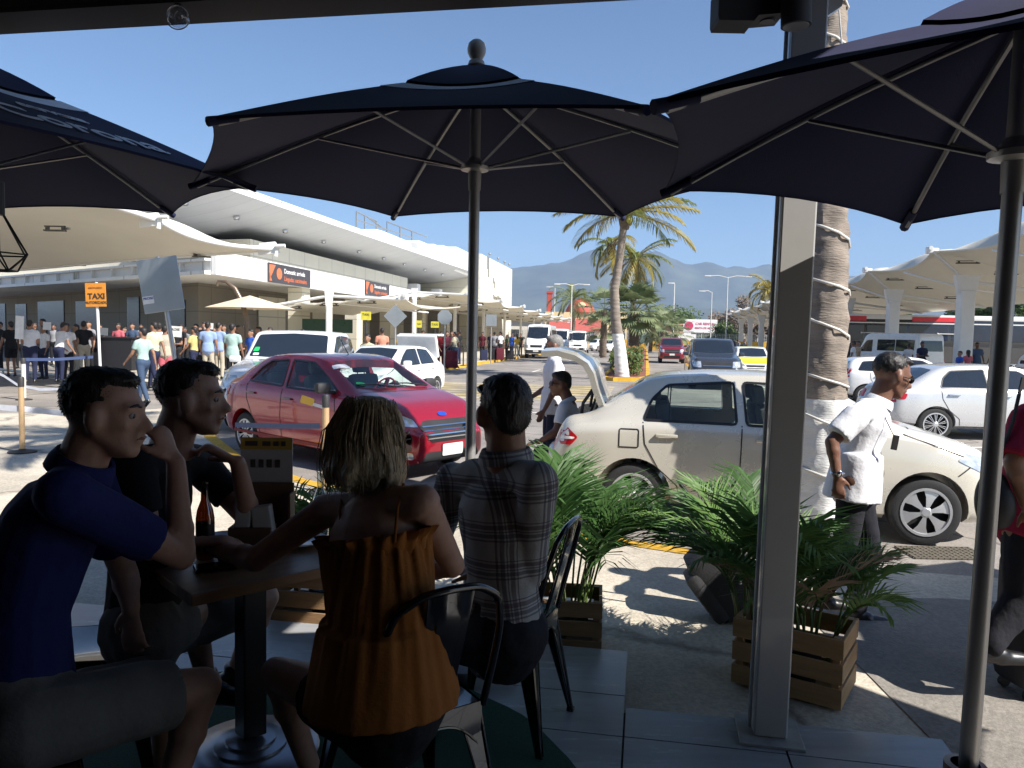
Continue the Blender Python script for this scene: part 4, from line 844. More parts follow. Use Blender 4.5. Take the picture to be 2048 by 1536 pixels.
# ------------------------------------------------------------------ signs and posts
ALU = mat('sign_aluminium', (.36, .39, .41), .38, .55, .06, 3); PST = mat('post_galvanised', (.42, .42, .41), .4, .6, .08, 6); OR = mat('taxi_sign_orange', (.62, .24, .03), .5); YS = mat('sign_yellow', (.62, .55, .06), .5); INK = mat('sign_ink', (.04, .03, .02), .6)
def signpost(name, lab, px, y, ytop, ybase, w_, h, shape='rect', m=ALU, lean=0.0, rot=0.0, cat='sign', pr=.035, txt=None, postm=PST, dark=False, rounded=True):
    top = D(px, ytop, y); o = thing(name, lab, cat, (top.x, top.y, 0)); c = Vector((0, 0, top.z-h/2)); Ry = Matrix.Rotation(lean, 3, 'Y')
    zc = top.z-h/2; m1 = MB(); m1.tube([Vector((-sin(lean)*zc*1.0, .03, 0)), Vector((0, .03, zc)), Vector((sin(lean)*h*.5, .03, top.z+.02))], pr, 10); m1.build('post', postm, o, smooth=60)
    m2 = MB()
    if shape == 'rect': m2.box((0, 0, 0), (w_, .02, h), bev=.03 if rounded else 0)
    elif shape == 'diamond':
        a = w_/sqrt(2); m2.box((0, 0, 0), (a, .02, a), Matrix.Rotation(pi/4, 3, 'Y'))
    elif shape == 'oct': m2.lathe([(0, -.01), (w_/2/cos(pi/8), -.01), (w_/2/cos(pi/8), .01), (0, .01)], (0, 0, 0), 8, Matrix.Rotation(pi/2, 3, 'X') @ Matrix.Rotation(pi/8, 3, 'Z'))
    R = Ry @ rotz(rot); m2.v = [tuple(c + R @ Vector(v) + Vector((0, -.02, 0))) for v in m2.v]; pl = m2.build('panel', m, o)
    for i, (s_, sz, dx, dz, tm) in enumerate(txt or []):
        t = text_mb(s_, sz, .003, bold=.004 if sz > .15 else 0); place_mb(t, c + R @ Vector((dx, -.012, dz)) + Vector((0, -.025, 0)), R @ axes((1, 0, 0), (0, -1, 0))); t.build('lettering', tm, o)
    return o, c, R
signpost('taxi_sign', 'orange TAXI AUTORIZADO sign on a white post at the left', 192, 19.0, 566, 770, .50, .58, m=OR, lean=-.03, rounded=False, postm=CWH, txt=[('TAXI', .19, .02, -.04, INK), ('AUTORIZADO', .085, .02, -.19, INK), ('AEROPUERTO', .055, 0, .17, mat('ink_soft', (.35, .12, .03), .6))])
o_, c_, R_ = signpost('road_sign', 'grey back of a big rectangular sign leaning on its pale post', 322, 11.0, 516, 850, .58, .76, lean=-.16, pr=.032)
mb = MB(); mb.box(c_+Vector((-.17, -.034, -.22)), (.16, .005, .11), Matrix.Rotation(-.16, 3, 'Y')); st_ = mb.build('sticker', SGW, o_)
t = text_mb('PROSE', .05, .002); place_mb(t, c_+Vector((-.17, -.04, -.20)), Matrix.Rotation(-.16, 3, 'Y') @ axes((1, 0, 0), (0, -1, 0))); t.build('sticker_text', mat('sticker_blue', (.05, .07, .3), .5), st_)
signpost('road_sign', 'grey back of a diamond shaped sign by the slatted canopies', 791, 29.0, 610, 740, .88, .84, 'diamond')
signpost('road_sign', 'grey back of an octagonal sign beside the queue of travellers', 890, 33.5, 620, 745, .62, .62, 'oct')
signpost('road_sign', 'small square grey sign back beyond the octagonal one', 983, 45.0, 629, 713, .62, .68, rounded=False)
signpost('queue_sign', 'yellow sign on a dark post behind the white cars', 732, 27.0, 623, 700, .36, .30, m=YS, postm=DPL, rounded=False, txt=[('TAXI', .11, 0, .04, INK)])
signpost('queue_sign', 'small yellow sign, left of the pair over the queue', 838, 37.0, 641, 730, .28, .34, m=YS, postm=DPL, rounded=False, txt=[('TAXI', .08, 0, 0, INK)])
signpost('queue_sign', 'yellow TAXI sign, right of the pair over the queue', 870, 37.0, 643, 730, .38, .30, m=YS, postm=DPL, rounded=False, txt=[('TAXI', .14, 0, 0, INK)])
# cantilever parasol by the terminal
def cantilever():
    b = ST(478, 700, -12.2); b = G(486, 752, .13); o = thing('cantilever_parasol', 'beige parasol hanging from a curved brown mast near the terminal', 'umbrella', (b.x, b.y, .13)); y = b.y
    BR = mat('mast_bronze', (.20, .15, .11), .35, .5)
    mb = MB(); pts = [D(px, py, y) for px, py in ((486, 752), (497, 690), (495, 650), (485, 605), (470, 577), (452, 563), (437, 562), (434, 572))]; mb.tube(pts, [.10, .09, .09, .085, .075, .06, .05, .05], 10); mb.build('mast', BR, o, smooth=60, world=True)
    mb = MB(); c = D(500, 598, y); r = 1.55
    P = [c+Vector((r*cos(a), r*sin(a)*.95, -.32)) for a in np.linspace(0, 2*pi, 9)[:-1]]; top = c+Vector((0, 0, .12)); mb.add([top]+P, [(0, i+1, (i+1) % 8+1) for i in range(8)]); mb.add([top-Vector((0, 0, .03))]+P, [(0, (i+1) % 8+1, i+1) for i in range(8)]); mb.build('canopy', mat('parasol_beige', (.62, .52, .38), .8), o, world=True)
    mb = MB(); q = D(484, 655, y); mb.tube([q, D(478, 700, y), D(480, 752, y)], .035, 8); mb.box(D(484, 668, y), (.18, .12, .5)); mb.build('crank', BR, o, smooth=40, world=True)
cantilever()
# ------------------------------------------------------------------ queue barriers
def stanchion(name, lab, p, h=1.0, col=None, r=.03, group=None, neck=.45):
    o = thing(name, lab, 'barrier post', p, 0, group); mb = MB(); mb.lathe([(0, 0), (.17, 0), (.17, .02), (.05, .04), (r, .05)], seg=20); mb.build('base', DPL, o, smooth=40)
    mb = MB(); mb.tube([(0, 0, .04), (0, 0, h-.12)], r, 14); mb.build('tube', col, o, smooth=50); mb = MB(); mb.lathe([(r*1.1, h-.13), (r*1.15, h-.02), (r*.9, h), (0, h)], seg=16); mb.build('belt_head', DPL, o, smooth=40); return o
BELT = mat('belt_blue', (.05, .075, .17), .6, 0, .1, 10); BELTW = mat('belt_pale', (.50, .52, .58), .6, 0, .1, 10); TANP = mat('post_tan', (.52, .36, .20), .45, .2); WHP = mat('post_white', (.6, .58, .53), .4)
def belt(name, lab, pts, w_, m, group=None):
    mb = MB(); P = [Vector(p) for p in pts]; mb.grid([[p+Vector((0, 0, w_/2)), p-Vector((0, 0, w_/2))] for p in P]); mb.grid([[p+Vector((0, .006, -w_/2)), p+Vector((0, .006, w_/2))] for p in P]); o = mb.build(name, m, label=lab, cat='belt', group=group); return o
def catline(a, b, sag, n=14): return [Vector(a).lerp(Vector(b), i/n) - Vector((0, 0, sag*4*(i/n)*(1-i/n))) for i in range(n+1)]
p1 = G(45, 905, .03); stanchion('barrier_post', 'tan barrier post standing on the pavement at the far left', (p1.x, p1.y, .03), 1.0, TANP, .035)
p2 = G(48, 800, .0); hh = Fz(45, 716, p2.y)
stanchion('barrier_post', 'white barrier post behind the tan one at the far left', (p2.x, p2.y, 0), hh, WHP, .05)
p3 = G(651, 985, .03); stanchion('barrier_post', 'tan and steel barrier post in front of the red car', (p3.x, p3.y, .03), 1.02, TANP, .035)
z_ = 0.93
belt('barrier_belt', 'grey-blue belt stretched across in front of the red car', [D(470, 850, p3.y+1.3), D(560, 852, p3.y+.6), D(640, 852, p3.y)], .058, BELT)
belt('barrier_belt', 'blue belt running right from the white post at the left', [D(46, 719, p2.y), D(110, 719, p2.y+1), D(186, 714, p2.y+2)], .07, BELT)
belt('barrier_belt', 'sagging white tape below the blue belt at the left', [D(-30, 735, p2.y), D(8, 752, p2.y), D(35, 770, p2.y), D(80, 779, p2.y), D(130, 778, p2.y), D(200, 765, p2.y)], .06, BELTW)
belt('barrier_belt', 'pale grey belt low at the left beside the tan post', [D(-40, 812, p1.y), D(45, 818, p1.y), D(140, 828, p1.y+.4)], .075, BELTW)
belt('barrier_belt', 'thin blue belt behind the men in blue shirts', [D(398, 707, 24), D(450, 708, 24)], .07, BELT)
mb = MB(); a = G(0, 748, .0); b = G(430, 795, .0)
rl = thing('guard_rail', 'low white rail on the road behind the barrier post', 'rail', (a.x, a.y, 0)); mb.tube([a+Vector((0, 0, .16)), a.lerp(b, .55)+Vector((0, 0, .16))], .05, 10)
mb.build('bar', WHP, rl, smooth=60, world=True)
for u in (.02, .2, .38, .54): m2 = MB(); q = a.lerp(b, u); m2.tube([q, q+Vector((0, 0, .16))], .035, 8); m2.build('foot', WHP, rl, world=True)
# ------------------------------------------------------------------ far side: fence, wall, buildings, poles
mb = MB(); a, b = S(112, -20), S(122, 60); n = 60; fo = thing('mesh_fence', 'pale wire mesh fence across the far end of the road', 'fence', (a.x, a.y, 0)); Lf = (b-a).length; df = (b-a).normalized()
FM = mat('fence_wire', (.55, .56, .56), .5, .2)
for k in range(41): q = a+df*(Lf*k/40); m2 = MB(); m2.box(q+Vector((0, 0, 1.2)), (.08, .08, 2.4)); (m2.build('post', FM, fo, world=True))
m2 = MB()
for z in np.arange(.2, 2.45, .22): m2.box((a+b)/2+Vector((0, 0, z)), (Lf, .03, .035), Matrix((df, Vector((-df.y, df.x, 0)), Vector((0, 0, 1)))).transposed())
for k in range(0, 320): q = a+df*(Lf*k/320); m2.box(q+Vector((0, 0, 1.25)), (.022, .022, 2.3))
m2.build('mesh_panel', FM, fo, world=True)
for i, (s0, t0, t1, lab) in enumerate(((104, -9, -1.9, 'yellow barrier wall left of the median palms'), (104, .6, 14, 'yellow barrier wall right of the median palms'))):
    mb = MB(); stb(mb, s0, s0+.4, t0, t1, 0, .85, .03); stb(mb, s0+4, s0+4.5, t0, t1+2, .0, 1.4, .03); mb.build('barrier_wall', mat('barrier_yellow', (.62, .36, .045), .7, 0, .15, 1), label=lab, cat='wall')
def restaurant():
    c = D(1165, 690, 135); o = thing('restaurant_building', 'yellow building with red awning and a small red dome, far end of the road', 'building', (c.x, c.y, 0)); YW = mat('wall_ochre', (.66, .52, .30), .8); RD = mat('wall_red', (.40, .07, .05), .7)
    mb = MB(); mb.box((0, 0, 2.9), (13.5, 6, 5.8)); mb.box((6.0, -.3, 3.0), (2.4, 6.2, 6.0)); mb.build('wall', YW, o)
    mb = MB(); mb.box((-1.6, -3.2, 3.6), (9.0, .5, 2.1), Matrix.Rotation(-.2, 3, 'X')); mb.build('awning', mat('awning_red', (.50, .12, .10), .8), o)
    mb = MB(); mb.lathe([(2.6, 0), (2.5, .5), (2.0, 1.4), (1.0, 2.1), (.25, 2.4), (0, 2.6)], (-.6, -1, 5.8), 20); mb.build('dome', RD, o, 50)
    mb = MB(); mb.box((-6.0, -1, 7.3), (.9, .9, 3.4)); mb.box((-6.0, -1, 9.2), (1.1, 1.1, .4)); mb.build('tower', RD, o); mb = MB(); mb.ball((-.6, -3.2, 7.0), (.7, .15, .5)); mb.build('emblem', YW, o)
    for x in (-4.5, -1.8, .8): m2 = MB(); m2.box((x, -3.05, 1.3), (1.8, .12, 2.4)); m2.build('window', TDK, o)
    m2 = MB(); m2.lathe([(0, 0), (.9, 0), (.9, .2), (0, .2)], (6, -3.45, 2.1), 18, Matrix.Rotation(pi/2, 3, 'X')); m2.box((6, -3.5, 1.0), (1.75, .2, 2.1)); m2.build('doorway', TDK, o)
restaurant()
def billboard():
    c = D(1400, 665, 128); o = thing('billboard', 'white roadside board with a crimson roundel beyond the fence', 'sign', (c.x, c.y, 0)); z = Fz(1400, 652, 128)
    mb = MB(); mb.box((0, 0, z), (5.6, .2, 2.2)); mb.build('panel', mat('board_white', (.75, .72, .72), .5), o); mb = MB(); mb.lathe([(0, 0), (.72, 0), (.72, .05), (0, .05)], (-1.9, -.11, z), 24, Matrix.Rotation(pi/2, 3, 'X')); CRM = mat('board_crimson', (.55, .04, .12), .5); mb.build('roundel', CRM, o)
    t = text_mb('CAR RENTAL', .55, .02); place_mb(t, (.8, -.12, z+.35), axes((1, 0, 0), (0, -1, 0))); t.build('lettering', CRM, o); t = text_mb('RENTA DE AUTOS', .42, .02); place_mb(t, (.8, -.12, z-.35), axes((1, 0, 0), (0, -1, 0))); t.build('lettering', CRM, o)
    for x in (-2.4, 2.4): m2 = MB(); m2.tube([(x, .1, 0), (x, .1, z)], .1, 8); m2.build('post', PST, o)
    m2 = MB(); m2.box((-2.1, 0, 1.9), (1.2, .15, 2.4)); m2.build('lower_panel', mat('board_white', (.75, .72, .72), .5), o)
billboard()
mb = MB(); c = D(1362, 690, 112); mb.box((0, 0, 1.15), (4.2, .3, 2.3), bev=.03); mb.build('white_hoarding', mat('board_white', (.75, .72, .72), .5), label='low white hoarding in front of the far mesh fence', cat='hoarding').location = (c.x, c.y, 0)
for px, w_, h, col, lab in ((1300, 16, 4.2, (.45, .30, .20), 'low tan shop building beyond the fence right of the palms'), (1480, 22, 5.0, (.36, .33, .26), 'low grey building beyond the fence behind the bus canopies'), (1010, 14, 4.6, (.60, .56, .48), 'pale low building past the terminal end block')):
    c = D(px, 690, 150); o = thing('distant_building', lab, 'building', (c.x, c.y, 0)); m1 = MB(); m1.box((0, 0, h/2), (w_, 7, h)); m1.build('wall', mat('wall_'+str(px), col, .8), o); m1 = MB(); m1.box((0, -.3, h+.12), (w_+.6, 7.8, .25)); m1.build('roof', mat('roof_tan', (.5, .3, .2), .8), o)
    for k in range(4): m2 = MB(); m2.box((-w_/2+w_*(k+.5)/4, -3.52, h*.45), (w_*.13, .1, 1.4)); m2.build('window', TDK, o)
def lamppost(lab, px, y, ytop, double=False, arm=1.6, r=.09):
    t = D(px, ytop, y); o = thing('lamp_post', lab, 'lamp post', (t.x, t.y, 0)); mb = MB(); mb.tube([(0, 0, 0), (0, 0, t.z)], [r, r*.6], 8); mb.build('pole', mat('lamp_pole_white', (.6, .6, .58), .5), o, 60)
    for s_ in ((1, -1) if double else (-1,)): mb = MB(); mb.tube([(0, 0, t.z-.1), (s_*arm*.5, 0, t.z+.15), (s_*arm, 0, t.z+.1)], .05, 6); mb.box((s_*(arm+.3), 0, t.z+.08), (.8, .3, .14), bev=.04); mb.build('lamp_head', mat('lamp_pole_white', (.6, .6, .58), .5), o, 40)
lamppost('double headed white lamp post left of the median palms', 1144, 100, 570, True); lamppost('tall lamp post with arms behind the far bus canopies', 1456, 95, 554, True, 2.2)
lamppost('plain white pole right of the median palms', 1349, 95, 568, False, .1, .11); lamppost('slim lamp post where the far bus canopies begin', 1424, 100, 584, False, 1.0); lamppost('tall slender mast left of the far palm', 1110, 150, 575, False, 1.0, .12)
# ------------------------------------------------------------------ palms and plants
def leafmat(name, c1, c2, tr=.35, rough=.5):
    m = mat(name, c1, rough, 0, .35, 3.0, 0); n, L, b = nodes_of(m); mx = [x for x in n if x.type == 'MIX'][0]; mx.inputs[6].default_value = (*c1, 1); mx.inputs[7].default_value = (*c2, 1); transl(m, tr); return m
LG = leafmat('areca_leaf', (.045, .115, .03), (.11, .22, .06), .3, .55); LGY = leafmat('areca_leaf_light', (.10, .20, .05), (.20, .32, .09), .35, .55); LDRY = leafmat('leaf_dry', (.30, .20, .12), (.42, .30, .20), .3, .7)
LCO = leafmat('coconut_leaf', (.10, .15, .035), (.24, .24, .06), .4, .5); LCY = leafmat('coconut_leaf_yellow', (.30, .26, .06), (.42, .34, .10), .4, .5); LFAN = leafmat('fan_palm_leaf', (.12, .17, .08), (.26, .30, .15), .3, .5); LHED = leafmat('hedge_leaf', (.04, .09, .02), (.12, .17, .04), .3, .5)
BARK = mat('palm_bark', (.24, .20, .165), .9, 0, .3, 2.5, .8, 18, stretch=(1, 1, 5)); BARKD = mat('palm_bark_dark', (.15, .115, .085), .9, 0, .3, 3, .8, 18, stretch=(1, 1, 4)); BARKW = mat('palm_whitewash', (.72, .71, .68), .85, 0, .12, 3, .6, 20, stretch=(1, 1, 5)); STEM = mat('areca_stem', (.13, .19, .05), .5, 0, .25, 12)
def frond(mb, base, azi, elev, length, droop, nl=26, ll=.3, lw=.014, rng=random, vshape=.45, twist=0.0, ldroop=.35, dense=1.0, rachis=True, start=.18, rmb=None, rw_=.008):
    d = Vector((cos(azi)*cos(elev), sin(azi)*cos(elev), sin(elev))); side = Vector((-sin(azi), cos(azi), 0)); pts = []; p = Vector(base); n = 12; e = elev
    for i in range(n+1):
        pts.append(p.copy()); e -= droop/n*(.4+1.2*i/n); dd = Vector((cos(azi+twist*i/n)*cos(e), sin(azi+twist*i/n)*cos(e), sin(e))); p = p+dd*(length/n)
    (rmb or mb).tube(pts, [rw_*(1-.8*i/n) for i in range(n+1)], 5 if rmb else 3, False)
    for k in range(nl):
        u = start+(1-start)*(k+.5)/nl; f = u*n; i = min(n-1, int(f)); q = pts[i].lerp(pts[i+1], f-i); t = (pts[i+1]-pts[i]).normalized(); up = side.cross(t).normalized()*(-1); up = up if up.z > 0 else -up
        l = ll*(.55+.9*sin(pi*min(1, u*.9+.08)))*(.85+.3*rng.random()); l *= (1 if u < .9 else .75)
        for s_ in (1, -1):
            if dense < 1 and rng.random() > dense: continue
            a = .95-.45*u+rng.uniform(-.08, .08); v = (t*cos(a)+side*s_*sin(a)+up*vshape*rng.uniform(.5, 1.1)).normalized(); w1 = t.cross(v).normalized() if False else (t*.6+up*.3).normalized(); w1 = (w1-v*w1.dot(v)).normalized()
            q1 = q+v*l*.5; v2 = (v-Vector((0, 0, ldroop*rng.uniform(.6, 1.3)))).normalized(); q2 = q1+v2*l*.5; w_ = lw*rng.uniform(.8, 1.15)
            mb.add([q-w1*w_*.35, q+w1*w_*.35, q1+w1*w_*.5, q1-w1*w_*.5, q2], [(0, 1, 2, 3), (3, 2, 4)])
def potted_palm(lab, c, h=.85, nst=16, seed=1, spread=.6, bias=(0, 0), light=.15, dry=0, group='areca palms in crates', l0=.55):
    rng = random.Random(seed); o = thing('areca_palm', lab, 'plant', c, 0, group); lf = MB(); st = MB(); dr = MB()
    for k in range(nst):
        a = rng.random()*2*pi; r = .07*sqrt(rng.random()); b = Vector((r*cos(a)*1.3, r*sin(a), 0)); a = a+rng.uniform(-.5, .5); inc = rng.uniform(.06, .34)*spread/.6; hs = h*rng.uniform(.28, .55)
        d = Vector((cos(a)*sin(inc)+bias[0]*.3, sin(a)*sin(inc)+bias[1]*.3, cos(inc))).normalized(); t = b+d*hs; st.tube([b, b.lerp(t, .5)+Vector((cos(a), sin(a), 0))*-.01, t], [.008, .006, .005], 6)
        az = atan2(d.y+bias[1]*rng.random()*.8, d.x+bias[0]*rng.random()*.8); cy = rng.random() < light
        for m_i in range(2 if rng.random() < .6 else 1):
            lf.cur = 1 if cy or rng.random() < light*.5 else 0
            if dry and rng.random() < dry: lf.cur = 2
            frond(lf, t, az+rng.uniform(-.7, .7), rng.uniform(.95, 1.45)-(.25 if m_i else 0), l0*h/.85*rng.uniform(.75, 1.25), rng.uniform(.8, 1.7), 19, .20*h/.85, .0125, rng, .35, rng.uniform(-.4, .4), .45, start=.12)
    lf.build('frond', [LG, LGY, LDRY], o); st.build('stem', STEM, o, smooth=60); return o
def trunk(mb, pts, rads, seg=18, ring=.11, amp=.018, bump=.012, seed=0, z0mat=None):
    P = [Vector(p) for p in pts]; L_ = sum((P[i+1]-P[i]).length for i in range(len(P)-1)); n = max(8, int(L_/ring*4)); rows = []
    cum = [0]
    for i in range(len(P)-1): cum.append(cum[-1]+(P[i+1]-P[i]).length)
    for i in range(n+1):
        s = L_*i/n; k = max(j for j in range(len(P)) if cum[j] <= s+1e-6); k = min(k, len(P)-2); u = (s-cum[k])/(cum[k+1]-cum[k]); c = P[k].lerp(P[k+1], u); r = rads[k]*(1-u)+rads[k+1]*u
        row = []; ph = (s/ring) % 1
        for j in range(seg):
            a = 2*pi*j/seg; w_ = noise.noise(Vector((cos(a)*1.2, sin(a)*1.2, s*2.2+seed)))*.25; ph2 = ((s/ring)+w_) % 1; rr = r*(1+amp*(1 if ph2 < .18 else -.2+ .6*(ph2-.18)))+bump*noise.noise(Vector((cos(a)*3, sin(a)*3, s*7+seed)))
            row.append(c+Vector((cos(a)*rr, sin(a)*rr, 0)))
        rows.append(row+[row[0]])
    if z0mat is not None:
        lo = [r for r in rows if r[0].z <= z0mat]; hi = rows[len(lo)-1:]
        mb.cur = 1; mb.grid(lo); mb.cur = 0; mb.grid(hi)
    else: mb.grid(rows)
def coco(name, lab, base, pts, rads, nf, lf, seed, white=1.1, mats=None, tr_m=None, elev=(-.5, 1.2), ll=.55, nuts=0, lw=.05, group=None, nl=34, droop=(1.2, 2.2), ldroop=.8):
    rng = random.Random(seed); o = thing(name, lab, 'palm tree', base, 0, group); m = MB(); trunk(m, pts, rads, 14, .16, .05, .02, seed, white); m.build('trunk', [tr_m or BARK, BARKW], o, smooth=50)
    top = Vector(pts[-1]); cr = MB(); mats = mats or [LCO, LCY]
    for k in range(nf):
        e = elev[0]+(elev[1]-elev[0])*((k+.5)/nf)**.8; cr.cur = 1 if rng.random() < (.55 if e < .3 else .25) else 0
        frond(cr, top+Vector((0, 0, .1)), k*2.39996+rng.uniform(-.2, .2), e, lf*rng.uniform(.8, 1.1), rng.uniform(*droop), nl, ll, lw, rng, .1, rng.uniform(-.3, .3), ldroop, rw_=.03, start=.1)
    cr.build('crown', mats, o)
    if nuts:
        for k in range(nuts): a = rng.random()*6.28; m = MB(); m.ball(top+Vector((cos(a)*.28, sin(a)*.28, -.12-.1*rng.random())), (.11, .11, .14)); m.build('coconut', mat('coconut_husk', (.42, .40, .08), .6), o, smooth=60)
    m = MB()
    for k in range(16): a = k*.39*1.7; m.tube([top+Vector((cos(a)*.08, sin(a)*.08, -.5)), top+Vector((cos(a)*.24, sin(a)*.24, .05)), top+Vector((cos(a)*.5, sin(a)*.5, .35))], [.09, .06, .02], 6)
    m.build('leaf_bases', BARKD, o, smooth=60); return o
def fan_palm(lab, base, htr, nl, rl, seed, group=None, skirt=True, sc=1.0):
    rng = random.Random(seed); o = thing('fan_palm', lab, 'palm tree', base, 0, group); m = MB(); trunk(m, [(0, 0, 0), (0, 0, htr)], [.22*sc, .18*sc], 12, .12, .12, .04, seed); m.build('trunk', BARKD, o, smooth=50); cr = MB()
    for k in range(nl):
        a = k*2.4; e = -.7+2.0*(k/nl); st = Vector((cos(a)*cos(e), sin(a)*cos(e), sin(e))); c = Vector((0, 0, htr))+st*rl*.9; cr.tube([(0, 0, htr), c], .018, 4)
        side = Vector((-sin(a), cos(a), 0)); up = side.cross(st)
        for j in range(17):
            t = (j-8)/8*1.35; v = (st*cos(t)+side*sin(t)+up*.12*cos(t)).normalized(); w_ = v.cross(up).normalized()*.045*sc; l = rl*rng.uniform(.8, 1.05)*(1-.15*abs(t)); q = c+v*l*.6; q2 = q+(v-Vector((0, 0, .5))).normalized()*l*.4
            cr.add([c, q+w_, q-w_, q2], [(0, 1, 2), (2, 1, 3)])
    cr.build('crown', LFAN, o); return o
# the big wrapped palm between the car and the terrace
b = G(1642, 1098, .0); bp = thing('wrapped_palm', 'thick ringed palm trunk wound with a white cable beside the steel post', 'palm tree', (b.x, b.y, 0))
top_ = D(1655, 0, b.y+.15)-b; mid_ = D(1652, 560, b.y+.05)-b; k1 = Vector((0, 0, 0)); hi_ = top_+Vector((.15, .05, 5.0))
m = MB(); trunk(m, [k1, D(1642, 900, b.y)-b, mid_, top_, hi_], [.205, .19, .165, .135, .12], 30, .17, .05, .028, 3, 1.27)
m.build('trunk', [BARK, BARKW], bp, smooth=50)
m = MB(); P = []
for i in range(190):
    u = i/189; z = .55+u*7.2; 
    pr = [k1, D(1642, 900, b.y)-b, mid_, top_, hi_]; zz = [p.z for p in pr]; cx = np.interp(z, zz, [p.x for p in pr]); cy = np.interp(z, zz, [p.y for p in pr]); r = np.interp(z, zz, [.205, .19, .165, .135, .12])+.018
    a = -u*2*pi*19; P.append((cx+r*cos(a), cy+r*sin(a), z+.03*sin(a*.5)))
m.tube(P, .011, 6); m.build('light_cable', mat('cable_white', (.6, .58, .54), .5), bp, smooth=60)
cr = MB(); rng = random.Random(5)
for k in range(22): frond(cr, hi_+Vector((0, 0, .1)), k*2.39996, -.4+1.5*(k/22), 3.2*rng.uniform(.85, 1.1), rng.uniform(1.1, 2.0), 40, .62, .05, rng, .1, .2, .7, rw_=.03, start=.1)
cr.build('crown', [LCO], bp)
# median palms
q1 = G(1245, 760, .0); T = lambda px, py, y: D(px, py, y)-Vector((q1.x, q1.y, 0))
coco('coconut_palm', 'tall coconut palm with whitewashed foot nearest on the median', (q1.x, q1.y, 0), [(0, 0, 0), T(1240, 700, q1.y), T(1231, 640, q1.y), T(1229, 580, q1.y), T(1240, 510, q1.y), T(1250, 432, q1.y)], [.30, .24, .20, .17, .15, .14], 34, 2.9, 11, 1.85, nuts=3, ll=.62, elev=(-.15, 1.2), droop=(.5, 1.15), ldroop=.9)
q2 = G(1258, 728, 0); T2 = lambda px, py, y: D(px, py, y)-Vector((q2.x, q2.y, 0))
coco('coconut_palm', 'second coconut palm leaning right behind the tallest one', (q2.x, q2.y, 0), [(0, 0, 0), T2(1261, 690, q2.y), T2(1264, 640, q2.y), T2(1267, 600, q2.y), T2(1275, 555, q2.y), T2(1270, 520, q2.y)], [.26, .22, .17, .15, .13, .13], 22, 2.9, 21, 2.2, nuts=2, ll=.60, elev=(-1.0, .9), droop=(.8, 1.6), tr_m=BARKD, ldroop=1.0)
q3 = G(1236, 730, 0); T3 = lambda px, py, y: D(px, py, y)-Vector((q3.x, q3.y, 0))
coco('coconut_palm', 'slim coconut palm whose trunk crosses behind the tallest one', (q3.x, q3.y, 0), [(0, 0, 0), T3(1234, 640, q3.y), T3(1232, 560, q3.y), T3(1222, 492, q3.y)], [.18, .15, .13, .11], 12, 2.2, 31, 1.6, ll=.5, elev=(-.9, .9), tr_m=BARKD)
q4 = S(47, -.7, 0); fan_palm('large fan palm with drooping grey-green leaves behind the coconut palms', q4, 3.2, 40, 1.25, 5, sc=1.5)
q = G(1300, 706, 0); coco('coconut_palm', 'bushy drooping palm right of the median palms', (q.x, q.y, 0), [(0, 0, 0), (.1, 0, 1.6), (.2, 0, 3.1)], [.22, .2, .18], 34, 3.2, 41, .2, ll=.75, elev=(-.9, 1.35), droop=(1.0, 1.9), mats=[LFAN, LCO], tr_m=BARKD, ldroop=.8)
for i, (px, y, hz_, rl, n_, lab) in enumerate(((1207, 62, 3.9, 1.3, 20, 'dark fan palm left of the median palms'), (1205, 66, 2.4, 1.2, 18, 'low fan palm under the dark one left of the median'), (1325, 66, 2.4, 1.3, 20, 'fan palm beyond the median on the right'), (1352, 85, 2.2, 1.4, 18, 'small fan palm beside the plain white pole'))):
    c = D(px, 690, y); fan_palm(lab, (c.x, c.y, 0), hz_, n_, rl, 60+i, sc=1.2)
for i, (px, py, y, lf, nf, lab, yl) in enumerate(((1146, 600, 118, 4.6, 20, 'green palm tree behind the red domed building', 0), (1541, 585, 88, 3.0, 18, 'yellowing palm above the far bus canopies', 1), (1560, 592, 92, 3.0, 16, 'second yellowing palm above the far bus canopies', 1))):
    t = D(px, py, y); coco('coconut_palm', lab, (t.x, t.y, 0), [(0, 0, 0), (.2, 0, t.z*.5), (0, 0, t.z)], [.3, .25, .2], nf, lf, 80+i, 0, ll=.9, lw=.10, nl=22, mats=[LCY, LCY] if yl else [LCO, LFAN], tr_m=BARKD)
LDB = leafmat('leaf_dull_brown', (.16, .12, .09), (.25, .20, .15), .2, .7)
